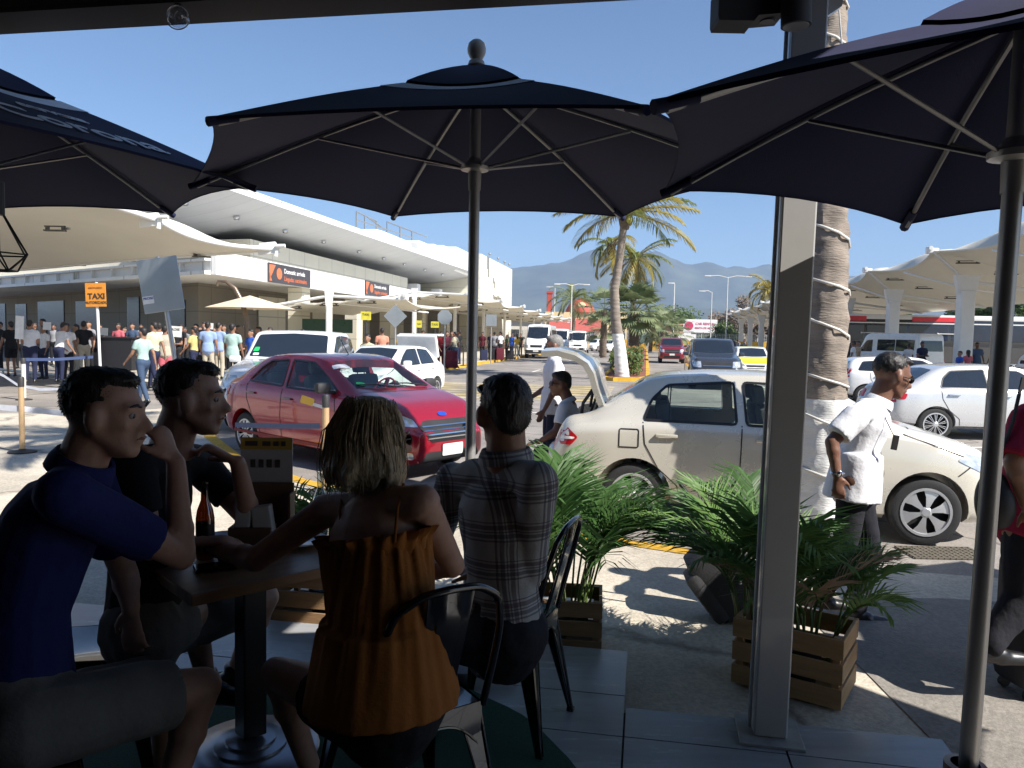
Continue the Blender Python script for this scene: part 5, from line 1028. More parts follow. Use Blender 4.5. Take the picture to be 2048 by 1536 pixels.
# leafy masses: hedge, shrubs, trees
def leafball(lab, name, c, rad, n, ls, m, seed, trunk_h=0, cat='tree', flat=.75, group=None, kind=None):
    rng = random.Random(seed); o = thing(name, lab, cat, (c[0], c[1], 0), 0, group); cz = c[2]; lf = MB()
    if trunk_h:
        t = MB(); t.tube([(0, 0, 0), (.1, 0, trunk_h*.6), (0, 0, cz)], [.16*rad/2, .12*rad/2, .06], 8)
        for k in range(5): a = k*1.3; t.tube([(0, 0, trunk_h*.7), (cos(a)*rad*.5, sin(a)*rad*.5, cz+rad*.3*flat)], [.07*rad/2, .02], 6)
        t.build('trunk', BARKD, o, smooth=60)
    cl = [(Vector((rng.gauss(0, .45), rng.gauss(0, .45), rng.gauss(0, .4)*flat))*rad, rng.uniform(.25, .5)*rad) for _ in range(14)]
    for k in range(n):
        cc, cr_ = rng.choice(cl); v = Vector((rng.gauss(0, 1), rng.gauss(0, 1), rng.gauss(0, 1))).normalized()*cr_*rng.random()**.4; p = Vector((0, 0, cz))+cc+v
        if p.z < .15: continue
        a = Vector((rng.gauss(0, 1), rng.gauss(0, 1), rng.gauss(0, .7))).normalized(); b_ = a.orthogonal().normalized(); s_ = ls*rng.uniform(.6, 1.3); lf.add([p-a*s_, p+b_*s_*.45, p+a*s_, p-b_*s_*.45], [(0, 1, 2, 3)])
    lf.build('crown' if cat == 'tree' else 'foliage', m, o); return o
mb = MB(); rng = random.Random(9)
for k in range(12000):
    s_ = rng.uniform(31.2, 47); t_ = rng.uniform(-1.35, -.25)+.1*sin(s_*3); z = .15+1.05*rng.random()**.6*(.85+.15*sin(s_*2)); e = min(1, (1.25-z)*2)
    p = S(s_, -.8+(t_+.8)*(1.0+.1*rng.random()), z); a = Vector((rng.gauss(0, 1), rng.gauss(0, 1), rng.gauss(0, 1))).normalized(); b_ = a.orthogonal().normalized(); l = .075*rng.uniform(.7, 1.4); mb.cur = 1 if rng.random() < .12+.25*(s_ > 38) else 0
    mb.add([p-a*l, p+b_*l*.5, p+a*l, p-b_*l*.5], [(0, 1, 2, 3)])
mb.build('hedge', [LHED, leafmat('hedge_orange', (.35, .12, .05), (.40, .18, .08), .3)], label='clipped green hedge with orange flowers along the median', cat='hedge')
for i, (px, y, z, r, lab) in enumerate(((1215, 160, 3.5, 6, 'round green tree right of the red domed building'), (1330, 170, 3.2, 7, 'dark green tree line behind the median palms'), (1240, 175, 3.0, 7, 'green tree behind the coconut palm trunks'), (1380, 165, 3.4, 4, 'small green tree behind the billboard'), (1440, 120, 2.0, 3.0, 'low bush in front of the billboard'), (1945, 80, 4.9, 2.6, 'green treetop above the coach roof'), (1500, 130, 4.6, 5.0, 'brown dry tree behind the far bus canopies'), (1540, 130, 5.0, 5, 'second dry brown tree behind the far bus canopies'), (1780, 120, 5.5, 5, 'pale tree behind the coach between canopies'), (2060, 75, 6, 3.5, 'yellow-green tree at the right edge above the coach'))):
    c = D(px, 690, y); leafball(lab, 'tree', (c.x, c.y, z), r, 5200, .16*r/4+.07, LDB if 'dry' in lab else LHED, 200+i, z*.8)
# agave on the median end
m = MB(); c = S(98, -.6, .9)
for k in range(24): a = k*2.4; e = .3+1.1*k/24; v = Vector((cos(a)*cos(e), sin(a)*cos(e), sin(e))); w_ = v.orthogonal().normalized()*.14; m.add([c+w_*.6, c-w_*.6, c+v*1.0-w_, c+v*1.0+w_, c+v*2.2], [(0, 1, 2, 3), (3, 2, 4)])
m.build('agave', mat('agave_leaf', (.16, .22, .20), .5), label='grey-green agave on the median before the barrier wall', cat='plant')
# crates with areca palms
WD = mat('crate_pine', (.46, .27, .12), .65, 0, .22, 3, .25, 30, stretch=(1, 1, 8)); WDD = mat('crate_pine_shaded', (.25, .15, .075), .7, 0, .22, 3, .25, 30, stretch=(1, 1, 8))  # second tone is the same pine with the shade put into its colour
def crate(lab, c, rz, lx, ly, h=.34, m=None):
    o = thing('wooden_crate', lab, 'crate', c, rz, 'slatted planter crates'); m = m or WD; n = 3; sh = h/n*.80
    for k in range(n):
        z = h*(k+.5)/n
        for sy in (1, -1): mb = MB(); mb.box((0, sy*ly/2, z), (lx, .016, sh), bev=.003); mb.build('slat', m, o)
        for sx in (1, -1): mb = MB(); mb.box((sx*(lx/2-.009), 0, z), (.016, ly-.018, sh), bev=.003); mb.build('slat', m, o)
    for sx in (1, -1):
        for sy in (1, -1): mb = MB(); mb.box((sx*(lx/2-.032), sy*(ly/2-.024), h/2-.004), (.03, .03, h-.012)); mb.build('corner_post', m, o)
    mb = MB(); mb.box((0, 0, .02), (lx-.04, ly-.04, .02)); mb.build('base', m, o)
    mb = MB(); mb.lathe([(.10, .03), (.13, h*.62), (.12, h*.62), (.1, h*.55), (0, h*.55)], (0, 0, .0), 16); mb.build('pot', DPL, o, smooth=40); return o
z0 = .036
c2c = (G(1480, 1370, z0)+G(1722, 1450, z0))/2+SU*.21+SR*.02
cr2 = crate('pine slatted crate in sunlight beside the steel post', (c2c.x, c2c.y, z0), -AZ-.42, .50, .34)
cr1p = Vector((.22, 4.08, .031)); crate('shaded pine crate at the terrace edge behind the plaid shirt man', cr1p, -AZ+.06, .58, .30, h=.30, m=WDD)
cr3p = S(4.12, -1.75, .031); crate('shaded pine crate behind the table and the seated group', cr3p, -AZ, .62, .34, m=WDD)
potted_palm('dark spreading areca palm between the plaid shirt man and the beige car', (cr1p.x+.12, cr1p.y, .12), .98, 24, 3, .5, (.06, 0), .06, l0=.42)
ps = c2c; u = rotz(-AZ-.42) @ Vector((1, 0, 0))
potted_palm('bright green areca palm right of the steel post in the sunlit crate', (c2c.x+u.x*.08, c2c.y+u.y*.08, .16), .72, 17, 8, .62, (.12, 0), .75, .12, l0=.42)
potted_palm('darker areca palm left of the steel post in the sunlit crate', (c2c.x-u.x*.18, c2c.y-u.y*.18+.02, .16), .95, 16, 13, .45, (.0, .05), .15, l0=.38)
potted_palm('areca palm seen behind the menu box and clear bottle', (cr3p.x+.05, cr3p.y, .12), .75, 16, 17, .8, (.1, 0), .2, l0=.5)
pl = G(95, 990, .03); potted_palm('sparse dry-leaved palm at the far left by the barrier posts', (pl.x+.5, pl.y-3.4, .1), .9, 7, 23, .9, (-.4, 0), .2, .4, group=None, l0=.7)
# ------------------------------------------------------------------ people
def rc(mb, a, b, ra, rb, seg=12, flat=1.0, side=None, n=3, round_=True):
    "rounded tapered limb; flat squashes it perpendicular to 'side'"
    a = Vector(a); b = Vector(b); d = (b-a); L_ = max(d.length, 1e-4); z = d/L_
    x = Vector(side) if side is not None else z.orthogonal(); x = (x - z*x.dot(z))
    x = x.normalized() if x.length > 1e-5 else z.orthogonal().normalized(); y = z.cross(x)
    R = Matrix((x, y, z)).transposed(); prof = []
    if round_: prof += [(ra*sin(t), -ra*cos(t)) for t in (0.15, .7, 1.2)]
    prof += [(ra+(rb-ra)*i/n, L_*i/n) for i in range(n+1)]
    if round_: prof += [(rb*cos(t), L_+rb*sin(t)) for t in (.4, .9, 1.42)]
    k = len(prof); vs = [a + R @ Vector((r*cos(2*pi*j/seg), r*flat*sin(2*pi*j/seg), zz)) for r, zz in prof for j in range(seg)]
    fs = [(i*seg+j, i*seg+(j+1) % seg, (i+1)*seg+(j+1) % seg, (i+1)*seg+j) for i in range(k-1) for j in range(seg)]
    fs += [tuple(range(seg-1, -1, -1)), tuple((k-1)*seg+j for j in range(seg))]
    mb.add(vs, fs); return mb
def fuse(mb, name, mats, voxel=.012, smooth=6, disp=0.0, dscale=6.0, keep=1.0, seed=0):
    o = tmpobj(mb, mats if not isinstance(mats, (list, tuple)) else mats[0])
    md = o.modifiers.new('r', 'REMESH'); md.mode = 'VOXEL'; md.voxel_size = voxel; md.use_smooth_shade = True
    if smooth: ms = o.modifiers.new('s', 'SMOOTH'); ms.factor = .5; ms.iterations = smooth
    if keep < 1: mdx = o.modifiers.new('d', 'DECIMATE'); mdx.ratio = keep
    me = evalmesh(o, name); old = o.data; bpy.data.objects.remove(o); bpy.data.meshes.remove(old)
    me.materials.clear()
    for m in (mats if isinstance(mats, (list, tuple)) else [mats]): me.materials.append(m)
    if disp:
        for v in me.vertices:
            p = v.co*dscale + Vector((seed*7.3, seed*3.1, 0)); k = noise.noise(Vector((p.x, p.y, p.z*.6)))
            k2 = noise.noise(p*2.3); v.co += v.normal*(abs(k)**.7*(1 if k > 0 else -1)*disp + k2*disp*.4)
    me.polygons.foreach_set('use_smooth', [True]*len(me.polygons)); me.update(); return me
def head_frame(f, up=(0, 0, 1)):
    f = Vector(f).normalized(); up = Vector(up); x = f.cross(up).normalized(); u = x.cross(f); return Matrix((x, f, u)).transposed()   # columns: right, forward, up
def head_shapes(mb, c, f, s=1.0, up=(0, 0, 1), jaw=1.0, detail=True):
    "c = centre of the cranium (ear height +3cm). s=1 for a head 0.235 m tall"
    R = head_frame(f, up); c = Vector(c); P = lambda x, y, z: c + R @ (Vector((x, y, z))*s)
    mb.ball(P(0, -.012, .035), (.077*s, .096*s, .088*s), R, 20, 14)
    mb.ball(P(0, .022, .0), (.068*s, .074*s, .075*s), R, 16, 10)
    mb.ball(P(0, .040, -.058), (.050*s*jaw, .048*s, .055*s), R, 14, 10)
    mb.ball(P(0, .068, -.092), (.026*s*jaw, .022*s, .020*s), R, 10, 8)
    rc(mb, P(.047*jaw, -.002, -.035), P(.018, .066, -.090), .026*s, .019*s, 8); rc(mb, P(-.047*jaw, -.002, -.035), P(-.018, .066, -.090), .026*s, .019*s, 8)
    if detail:
        rc(mb, P(0, .088, .012), P(0, .113, -.026), .009*s, .0130*s, 8); mb.ball(P(.011, .100, -.030), (.009*s, .011*s, .008*s), R, 8, 6); mb.ball(P(-.011, .100, -.030), (.009*s, .011*s, .008*s), R, 8, 6)
        rc(mb, P(.045, .073, .028), P(.008, .093, .026), .010*s, .0095*s, 8); rc(mb, P(-.045, .073, .028), P(-.008, .093, .026), .010*s, .0095*s, 8)
        mb.ball(P(.042, .068, -.020), (.018*s, .010*s, .013*s), R, 8, 6); mb.ball(P(-.042, .068, -.020), (.018*s, .010*s, .013*s), R, 8, 6)
        rc(mb, P(.020, .091, -.052), P(-.020, .091, -.052), .0075*s, .0075*s, 8); rc(mb, P(.017, .090, -.063), P(-.017, .090, -.063), .0085*s, .0085*s, 8)
        for e in (1, -1): mb.ball(P(.081*e, .006, -.004), (.016*s, .024*s, .035*s), R @ Matrix.Rotation(.25*e, 3, 'Z'), 10, 8)
    return R
def hand_shapes(mb, w_, dirv, palmn, side=1, s=1.0, curl=.35, spread=.12, fine=True):
    "w_ wrist, dirv along the hand, palmn out of the palm, side=+1 right hand"
    d = Vector(dirv).normalized(); n = Vector(palmn); n = (n-d*n.dot(d)).normalized(); x = d.cross(n)*side   # x towards the thumb
    w_ = Vector(w_); k = .085*s
    rc(mb, w_+d*.012*s, w_+d*k, .026*s, .036*s, 10, .48, x, 3)
    if not fine: rc(mb, w_+d*k, w_+d*(k+.05*s)+n*.03*s, .032*s, .022*s, 8, .5, x); return
    for i, (off, ln) in enumerate(((.030, .074), (.010, .082), (-.010, .077), (-.029, .060))):
        b = w_+d*k*.97+x*off*s; c = curl*(1+.12*i); r = .0095*s; dd = (d+x*spread*(1.5-i)*.5).normalized(); p = b
        for j, f in enumerate((.45, .32, .25)):
            ang = c*(.5+j*.9); e = (dd*cos(ang)+n*sin(ang)).normalized()*ln*f*s; rc(mb, p, p+e, r, r*.9, 8, 1, None, 1); p = p+e; r *= .9
    b = w_+d*.03*s+x*.028*s; e = (d*.72+x*.62+n*.35).normalized(); rc(mb, b, b+e*.045*s, .015*s, .0115*s, 8); b2 = b+e*.045*s; e2 = (d*.9+x*.2+n*.45).normalized(); rc(mb, b2, b2+e2*.032*s, .0112*s, .009*s, 8)
def make_person(name, label, J, cl, voxel=.012, loc=None, group=None, cat='person', keep=1.0, root=None):
    """J: joints in world (or local, if loc is None) coordinates: head, face, neck, chest, waist, pelvis, sh/el/wr/hip/kn/an (L,R pairs), handdir, palm.
    cl: clothes"""
    L0 = Vector(loc) if loc is not None else Vector((0, 0, 0)); root = root or thing(name, label, cat, L0, 0, group)
    V = lambda p: Vector(p)-L0
    g = cl.get('girth', 1.0); sk = cl['skin']; hs = cl.get('hs', 1.0); lg = cl.get('limb', 1.0)
    f = Vector(J['face']); up = Vector(J.get('up', (0, 0, 1)))
    sh = [V(p) for p in J['sh']]; el = [V(p) for p in J['el']]; wr = [V(p) for p in J['wr']]; hip = [V(p) for p in J['hip']]; kn = [V(p) for p in J['kn']]; an = [V(p) for p in J['an']]
    hd, nk, ch, wa, pe = (V(J[k]) for k in ('head', 'neck', 'chest', 'waist', 'pelvis'))
    sx = (sh[1]-sh[0]).normalized(); hx = (hip[1]-hip[0]).normalized(); fine = voxel < .015
    b = MB()
    head_shapes(b, hd, f, hs, up, cl.get('jaw', 1.0), True)
    rc(b, nk-(hd-nk)*.2, hd+(nk-hd)*.25-f.normalized()*.012, .062*hs*lg, .056*hs*lg, 12)
    def torso(m, k, lo=True):
        rc(m, wa, ch, .120*g*k, .142*g*k, 16, .74, sx, 4)
        rc(m, ch, nk+(ch-nk)*.35, .145*g*k, .095*k, 16, .72, sx, 3)
        for s_ in (0, 1): rc(m, nk+(ch-nk)*.22+(sh[s_]-nk)*.2, sh[s_], .062*k, .058*k*lg, 10)
        if lo: rc(m, pe, wa, .150*g*k, .122*g*k, 16, .78, hx, 4)
    torso(b, .95)
    for s_ in (0, 1):
        rc(b, sh[s_], el[s_], .050*lg, .038*lg, 12); rc(b, el[s_], wr[s_], .040*lg, .026*lg, 12)
        t = el[s_]+(wr[s_]-el[s_])*.28; b.ball(t, .041*lg, None, 10, 8)
        hand_shapes(b, wr[s_], J.get('hd', [(wr[i]-el[i]) for i in (0, 1)])[s_], J.get('pn', [(1, 0, 0), (-1, 0, 0)])[s_], 1 if s_ else -1, cl.get('hands', 1.0), J.get('curl', (.35, .35))[s_], fine=fine)
        rc(b, hip[s_], kn[s_], .080*g*lg, .052*lg, 12); rc(b, kn[s_], an[s_], .050*lg, .032*lg, 12); b.ball(kn[s_]+(an[s_]-kn[s_])*.28-(Vector((0, 0, 0))), .053*lg, None, 10, 8)
        ft = Vector(J.get('ft', [f, f])[s_]); ft.z = 0; ft = ft.normalized(); rc(b, an[s_]-ft*.02+Vector((0, 0, -.03)), an[s_]+ft*.14+Vector((0, 0, -.055)), .032, .028, 10, .8)
    rc(b, pe-hx*.05*g, pe+hx*.05*g, .115*g, .115*g, 12)
    me = fuse(b, 'body', sk, voxel, 4 if fine else 2, keep=keep); body = link_mesh('body', me, root)
    R = head_frame(f, up); P = lambda x, y, z: hd + R @ (Vector((x, y, z))*hs)
    def child(m, nm, mt, vx=None, sm=4, disp=0, ds=6, par=body, kp=1.0):
        if not m.v: return None
        return link_mesh(nm, fuse(m, nm, mt, vx or voxel*1.15, sm, disp, ds, kp*keep, seed=hash(label) % 13 if False else len(label)), par)
    # hair
    if cl.get('hair'):
        m = MB(); st = cl.get('hairstyle', 'short')
        if st == 'short':
            m.ball(P(0, -.020, .050), (.082*hs, .094*hs, .086*hs), R, 20, 12); m.ball(P(0, .030, .092), (.060*hs, .058*hs, .036*hs), R, 14, 10); m.ball(P(0, -.062, .010), (.066*hs, .050*hs, .072*hs), R, 14, 10)
        elif st == 'crew':
            m.ball(P(0, -.022, .046), (.080*hs, .092*hs, .083*hs), R, 20, 12); m.ball(P(0, .016, .094), (.056*hs, .066*hs, .031*hs), R, 14, 10); m.ball(P(0, .060, .096), (.046*hs, .022*hs, .012*hs), R, 14, 10)
        elif st == 'bald':
            m.ball(P(0, -.040, .012), (.0795*hs, .072*hs, .060*hs), R, 20, 12)
        elif st == 'bob':
            m.ball(P(0, -.022, .048), (.094*hs, .108*hs, .094*hs), R, 20, 12)
            rr = random.Random(3)
            for i in range(95):
                a = -pi/2 + (rr.random()-.5)*4.3; q = .088+.012*rr.random(); x0 = q*cos(a); y0 = -.012+q*sin(a)*1.1
                ln = .045+.06*rr.random(); ou = .03+.05*rr.random()
                p0 = P(x0*.9, y0*.9, .06); p1 = P(x0*1.06, y0*1.06, .0); p2 = P(x0*(1+ou*6), y0*(1+ou*5), -.055-ln*.35); p3 = P(x0*(1+ou*3+.1*rr.random()), y0*(1+ou*4), -.06-ln*.85)
                m.tube([p0, p1, p2, p3], [.016, .018, .013, .003], 6)
        elif st == 'long':
            m.ball(P(0, -.020, .046), (.086*hs, .10*hs, .090*hs), R, 16, 10); rc(m, P(0, -.06, .02), P(0, -.075, -.16), .070*hs, .045*hs, 12)
        elif st == 'cap':
            m.ball(P(0, -.01, .055), (.086*hs, .102*hs, .080*hs), R, 16, 10); m.box(P(0, .11, .065), (.13*hs, .09*hs, .016*hs), R)
        nm = 'cap' if st == 'cap' else 'hair'
        if st == 'bob':
            me = fuse(m, nm, cl['hair'], .007, 1, .003, 40); m2 = MB(); m2.add([v.co.copy() for v in me.vertices], [tuple(p.vertices) for p in me.polygons])
            for i in range(420):
                a = -pi/2 + (rr.random()-.5)*4.6; e0 = rr.uniform(.2, 1.3); x0 = .095*cos(a)*cos(e0*.6); y0 = -.02+.105*sin(a)*cos(e0*.6); z0_ = .05+.09*sin(e0); fl = rr.uniform(1.0, 1.22); dz = rr.uniform(.05, .11)
                w1 = rr.uniform(-.02, .02); w2 = rr.uniform(-.035, .035)
                m2.tube([P(x0, y0, z0_), P(x0*1.12*fl+w1, y0*1.1*fl, z0_*.3), P(x0*1.17*fl+w2, y0*1.13*fl+w1, -.045-dz*.3), P(x0*1.02*fl-w2*1.5+w1, y0*1.02*fl+w2, -.06-dz)], [.0016, .0019, .0015, .0005], 4, False)
            ho = m2.build(nm, cl['hair'], body, smooth=180)
        elif voxel < .01 and st in ('short', 'crew'):
            me = fuse(m, nm, cl['hair'], voxel*.85, 3, .003, 60); m2 = MB(); m2.add([v.co.copy() for v in me.vertices], [tuple(p.vertices) for p in me.polygons]); rr = random.Random(8); vv = list(me.vertices); bk = -R.col[1]
            for i in range(2600):
                v = rr.choice(vv); nn = (v.normal + Vector((rr.gauss(0, .3), rr.gauss(0, .3), rr.gauss(0, .3))) - R.col[2]*1.0 + R.col[1]*.35).normalized(); q = v.co - v.normal*.002; s1 = nn.orthogonal().normalized()*.0016; s2 = nn.cross(s1); ln = rr.uniform(.005, .011)*hs
                m2.add([q+s1, q-s1*.5+s2*.8, q-s1*.5-s2*.8, q+nn*ln], [(0, 1, 3), (1, 2, 3), (2, 0, 3)])
            m2.build(nm, cl['hair'], body, smooth=180)
        else: child(m, nm, cl['hair'], voxel*.85, 3, 0, 60)
    if fine:
        for e in (1, -1):
            m = MB(); m.ball(P(.0315*e, .0765, .006), .0115*hs, R, 12, 8); eo = m.build('eye', mat('eye_white', (.30, .27, .25), .3), body, smooth=60)
            m = MB(); m.ball(P(.0315*e, .0845, .005), (.0068*hs, .0045*hs, .0068*hs), R, 10, 6); m.build('iris', mat('eye_iris', (.04, .025, .02), .15), eo, smooth=60)
            m = MB(); m.tube([P(.014*e, .0955, .027), P(.032*e, .094, .033), P(.050*e, .083, .029)], [.0035*hs, .0042*hs, .002*hs], 6); m.build('eyebrow', cl.get('hair') or sk, body, smooth=60)
        m = MB(); m.tube([P(-.022, .0915, -.0575), P(-.010, .0985, -.0550), P(0, .0990, -.0565), P(.010, .0985, -.0550), P(.022, .0915, -.0575)], [.002*hs, .0048*hs, .0048*hs, .0048*hs, .002*hs], 6, flat=.8); m.build('lips', mat('lips', (.22, .075, .06), .45), body, smooth=60)
    # shirt
    sm_ = cl.get('shirt')
    if sm_:
        m = MB(); k = 1.06; torso(m, k, True)
        if cl.get('untucked'): rc(m, pe-(wa-pe).normalized()*cl['untucked'], wa, .176*g, .148*g, 20, .80, hx, 5, False)
        sl_ = cl.get('sleeve', .62)
        for s_ in (0, 1):
            sv = cl.get('sleeves', (sl_, sl_))[s_]; wd = cl.get('loose', 1.18)
            if sv <= 1:
                e = sh[s_]+(el[s_]-sh[s_])*sv; rc(m, sh[s_], e, .060*lg*wd/1.12, .051*lg*wd, 14, round_=False, n=4); m.ball(sh[s_], .060*lg*min(wd, 1.2)/1.15, None, 12, 8)
            else:
                rc(m, sh[s_], el[s_], .064*lg, .050*lg, 14); rc(m, el[s_], el[s_]+(wr[s_]-el[s_])*(sv-1), .050*lg, .039*lg, 14, round_=False, n=4)
        child(m, 'shirt', sm_, voxel*1.1, 3, cl.get('fold', .005 if fine else 0), cl.get('foldscale', 9))
        if cl.get('collar'):
            m = MB(); q = nk+(hd-nk)*.12; axis = (hd-nk).normalized(); Rc = frame_to(axis)
            m.lathe([(.082*hs*lg, -.035), (.080*hs*lg, -.01), (.070*hs*lg, .016), (.063*hs*lg, .014), (.060*hs*lg, -.02)], q-axis*.012, 24, Rc, cap=False)
            m.build('collar', sm_, body, 60)
    # trousers
    tr = cl.get('trousers')
    if tr:
        m = MB()
        if not cl.get('untucked'): rc(m, pe, pe+(wa-pe)*.45, .162*g, .138*g, 16, .80, hx, 3)
        kk_ = .86 if cl.get('untucked') else 1.0; rc(m, pe-hx*.05*g, pe+hx*.05*g, .126*g*kk_, .126*g*kk_, 12)
        ln = cl.get('leg', 2)
        for s_ in (0, 1):
            if ln >= 1.99:
                rc(m, hip[s_], kn[s_], .092*g*lg*kk_, .068*lg, 14); rc(m, kn[s_], an[s_]+(kn[s_]-an[s_])*.04, .067*lg, .052*lg, 14, round_=True)
            else:
                e = hip[s_]+(kn[s_]-hip[s_])*ln; rc(m, hip[s_], e, .095*g*lg, .080*g*lg, 14, round_=False, n=5); m.ball(hip[s_], .095*g*lg, None, 12, 8)
        child(m, 'trousers' if ln > 1.9 else 'shorts', tr, voxel*1.15, 3, .006 if fine else 0, 9)
    if cl.get('shoes'):
        for s_ in (0, 1):
            m = MB(); ft = Vector(J.get('ft', [f, f])[s_]); ft.z = 0; ft = ft.normalized(); a = an[s_]
            rc(m, a-ft*.035+Vector((0, 0, -.035)), a+ft*.05+Vector((0, 0, -.04)), .042, .043, 12); rc(m, a+ft*.05+Vector((0, 0, -.05)), a+ft*.155+Vector((0, 0, -.058)), .042, .033, 12, .85); rc(m, a+Vector((0, 0, -.03)), a+Vector((0, 0, .04 if not cl.get('boots') else .12)), .040, .044, 12, round_=False)
            child(m, 'shoe', cl['shoes'], max(voxel, .009), 2)
    return root, body, P, R
def stand(h=1.72, face=0.0, arms=((.12, -.1), (.12, -.1)), lean=0.0, stride=.0, width=1.0, elbow=(.25, .25), headturn=0.0, headtilt=0.0, aout=(.16, .16)):
    "local joints of a standing figure facing +y. arms: swing forward of upper arm, elbow: bend"
    k = h/1.72; Z = lambda z: z*k
    pe = Vector((0, 0, Z(.93))); up = Vector((0, sin(lean), cos(lean)))
    wa = pe+up*Z(.17); ch = pe+up*Z(.37); nk = pe+up*Z(.535); hc = nk+Vector((0, sin(lean*1.2+headtilt)*.13, cos(lean+headtilt)*.135))*k
    J = dict(pelvis=pe, waist=wa, chest=ch, neck=nk, head=hc, face=(sin(headturn), cos(headturn), -sin(lean+headtilt)*.8))
    sw = .175*width*k; J['sh'] = [nk-up*Z(.075)+Vector((s*sw, 0, 0)) for s in (-1, 1)]; J['hip'] = [pe+Vector((s*.085*k, 0, -.03*k)) for s in (-1, 1)]
    J['el'] = []; J['wr'] = []; J['hd'] = []
    for i, s in enumerate((-1, 1)):
        a = arms[i][0]; o = aout[i]; u = Vector((s*sin(o), sin(a)*cos(o), -cos(a)*cos(o))).normalized(); e = J['sh'][i]+u*Z(.285); b = a+elbow[i]
        v = Vector((s*sin(o*.4)-s*arms[i][1]*-1.0*0 - s*max(0, elbow[i]-.6)*.35, sin(b), -cos(b))).normalized(); J['el'].append(e); J['wr'].append(e+v*Z(.25)); J['hd'].append(v)
    J['kn'] = []; J['an'] = []; J['ft'] = []
    for i, s in enumerate((-1, 1)):
        st = stride*(1 if i else -1); J['an'].append(Vector((s*.10*k, st, Z(.085)))); J['kn'].append(Vector((s*.095*k, st*.5+.03+abs(stride)*.12, Z(.49)))); J['ft'].append((s*.2, 1, 0))
    J['pn'] = [(1, 0, 0), (-1, 0, 0)]; return J
def cloth(name, col, var=.1, sc=14, rough=.85): return mat(name, col, rough, 0, var, sc, .25, 60, spec=.25)
SKT = mat('skin_tan', (.30, .155, .095), .55, 0, .12, 20, .1, 90); SKB = mat('skin_brown', (.17, .08, .05), .5, 0, .12, 20, .1, 90); SKF = mat('skin_fair', (.44, .25, .18), .55, 0, .12, 18, .1, 90); SKD = mat('skin_deep', (.10, .048, .032), .45, 0, .1, 20, .1, 90)
HBK = mat('hair_black', (.012, .010, .010), .5, 0, .3, 60, .5, 120, stretch=(1, 1, .3)); HBR = mat('hair_brown', (.05, .03, .02), .55, 0, .3, 60, .5, 120); HGR = mat('hair_grey', (.20, .19, .18), .6, 0, .35, 60, .5, 120); HBL = mat('hair_blonde', (.44, .34, .22), .5, 0, .4, 50, .6, 110, stretch=(1, 1, .25))
SHOE = mat('shoe_black', (.012, .012, .013), .35)
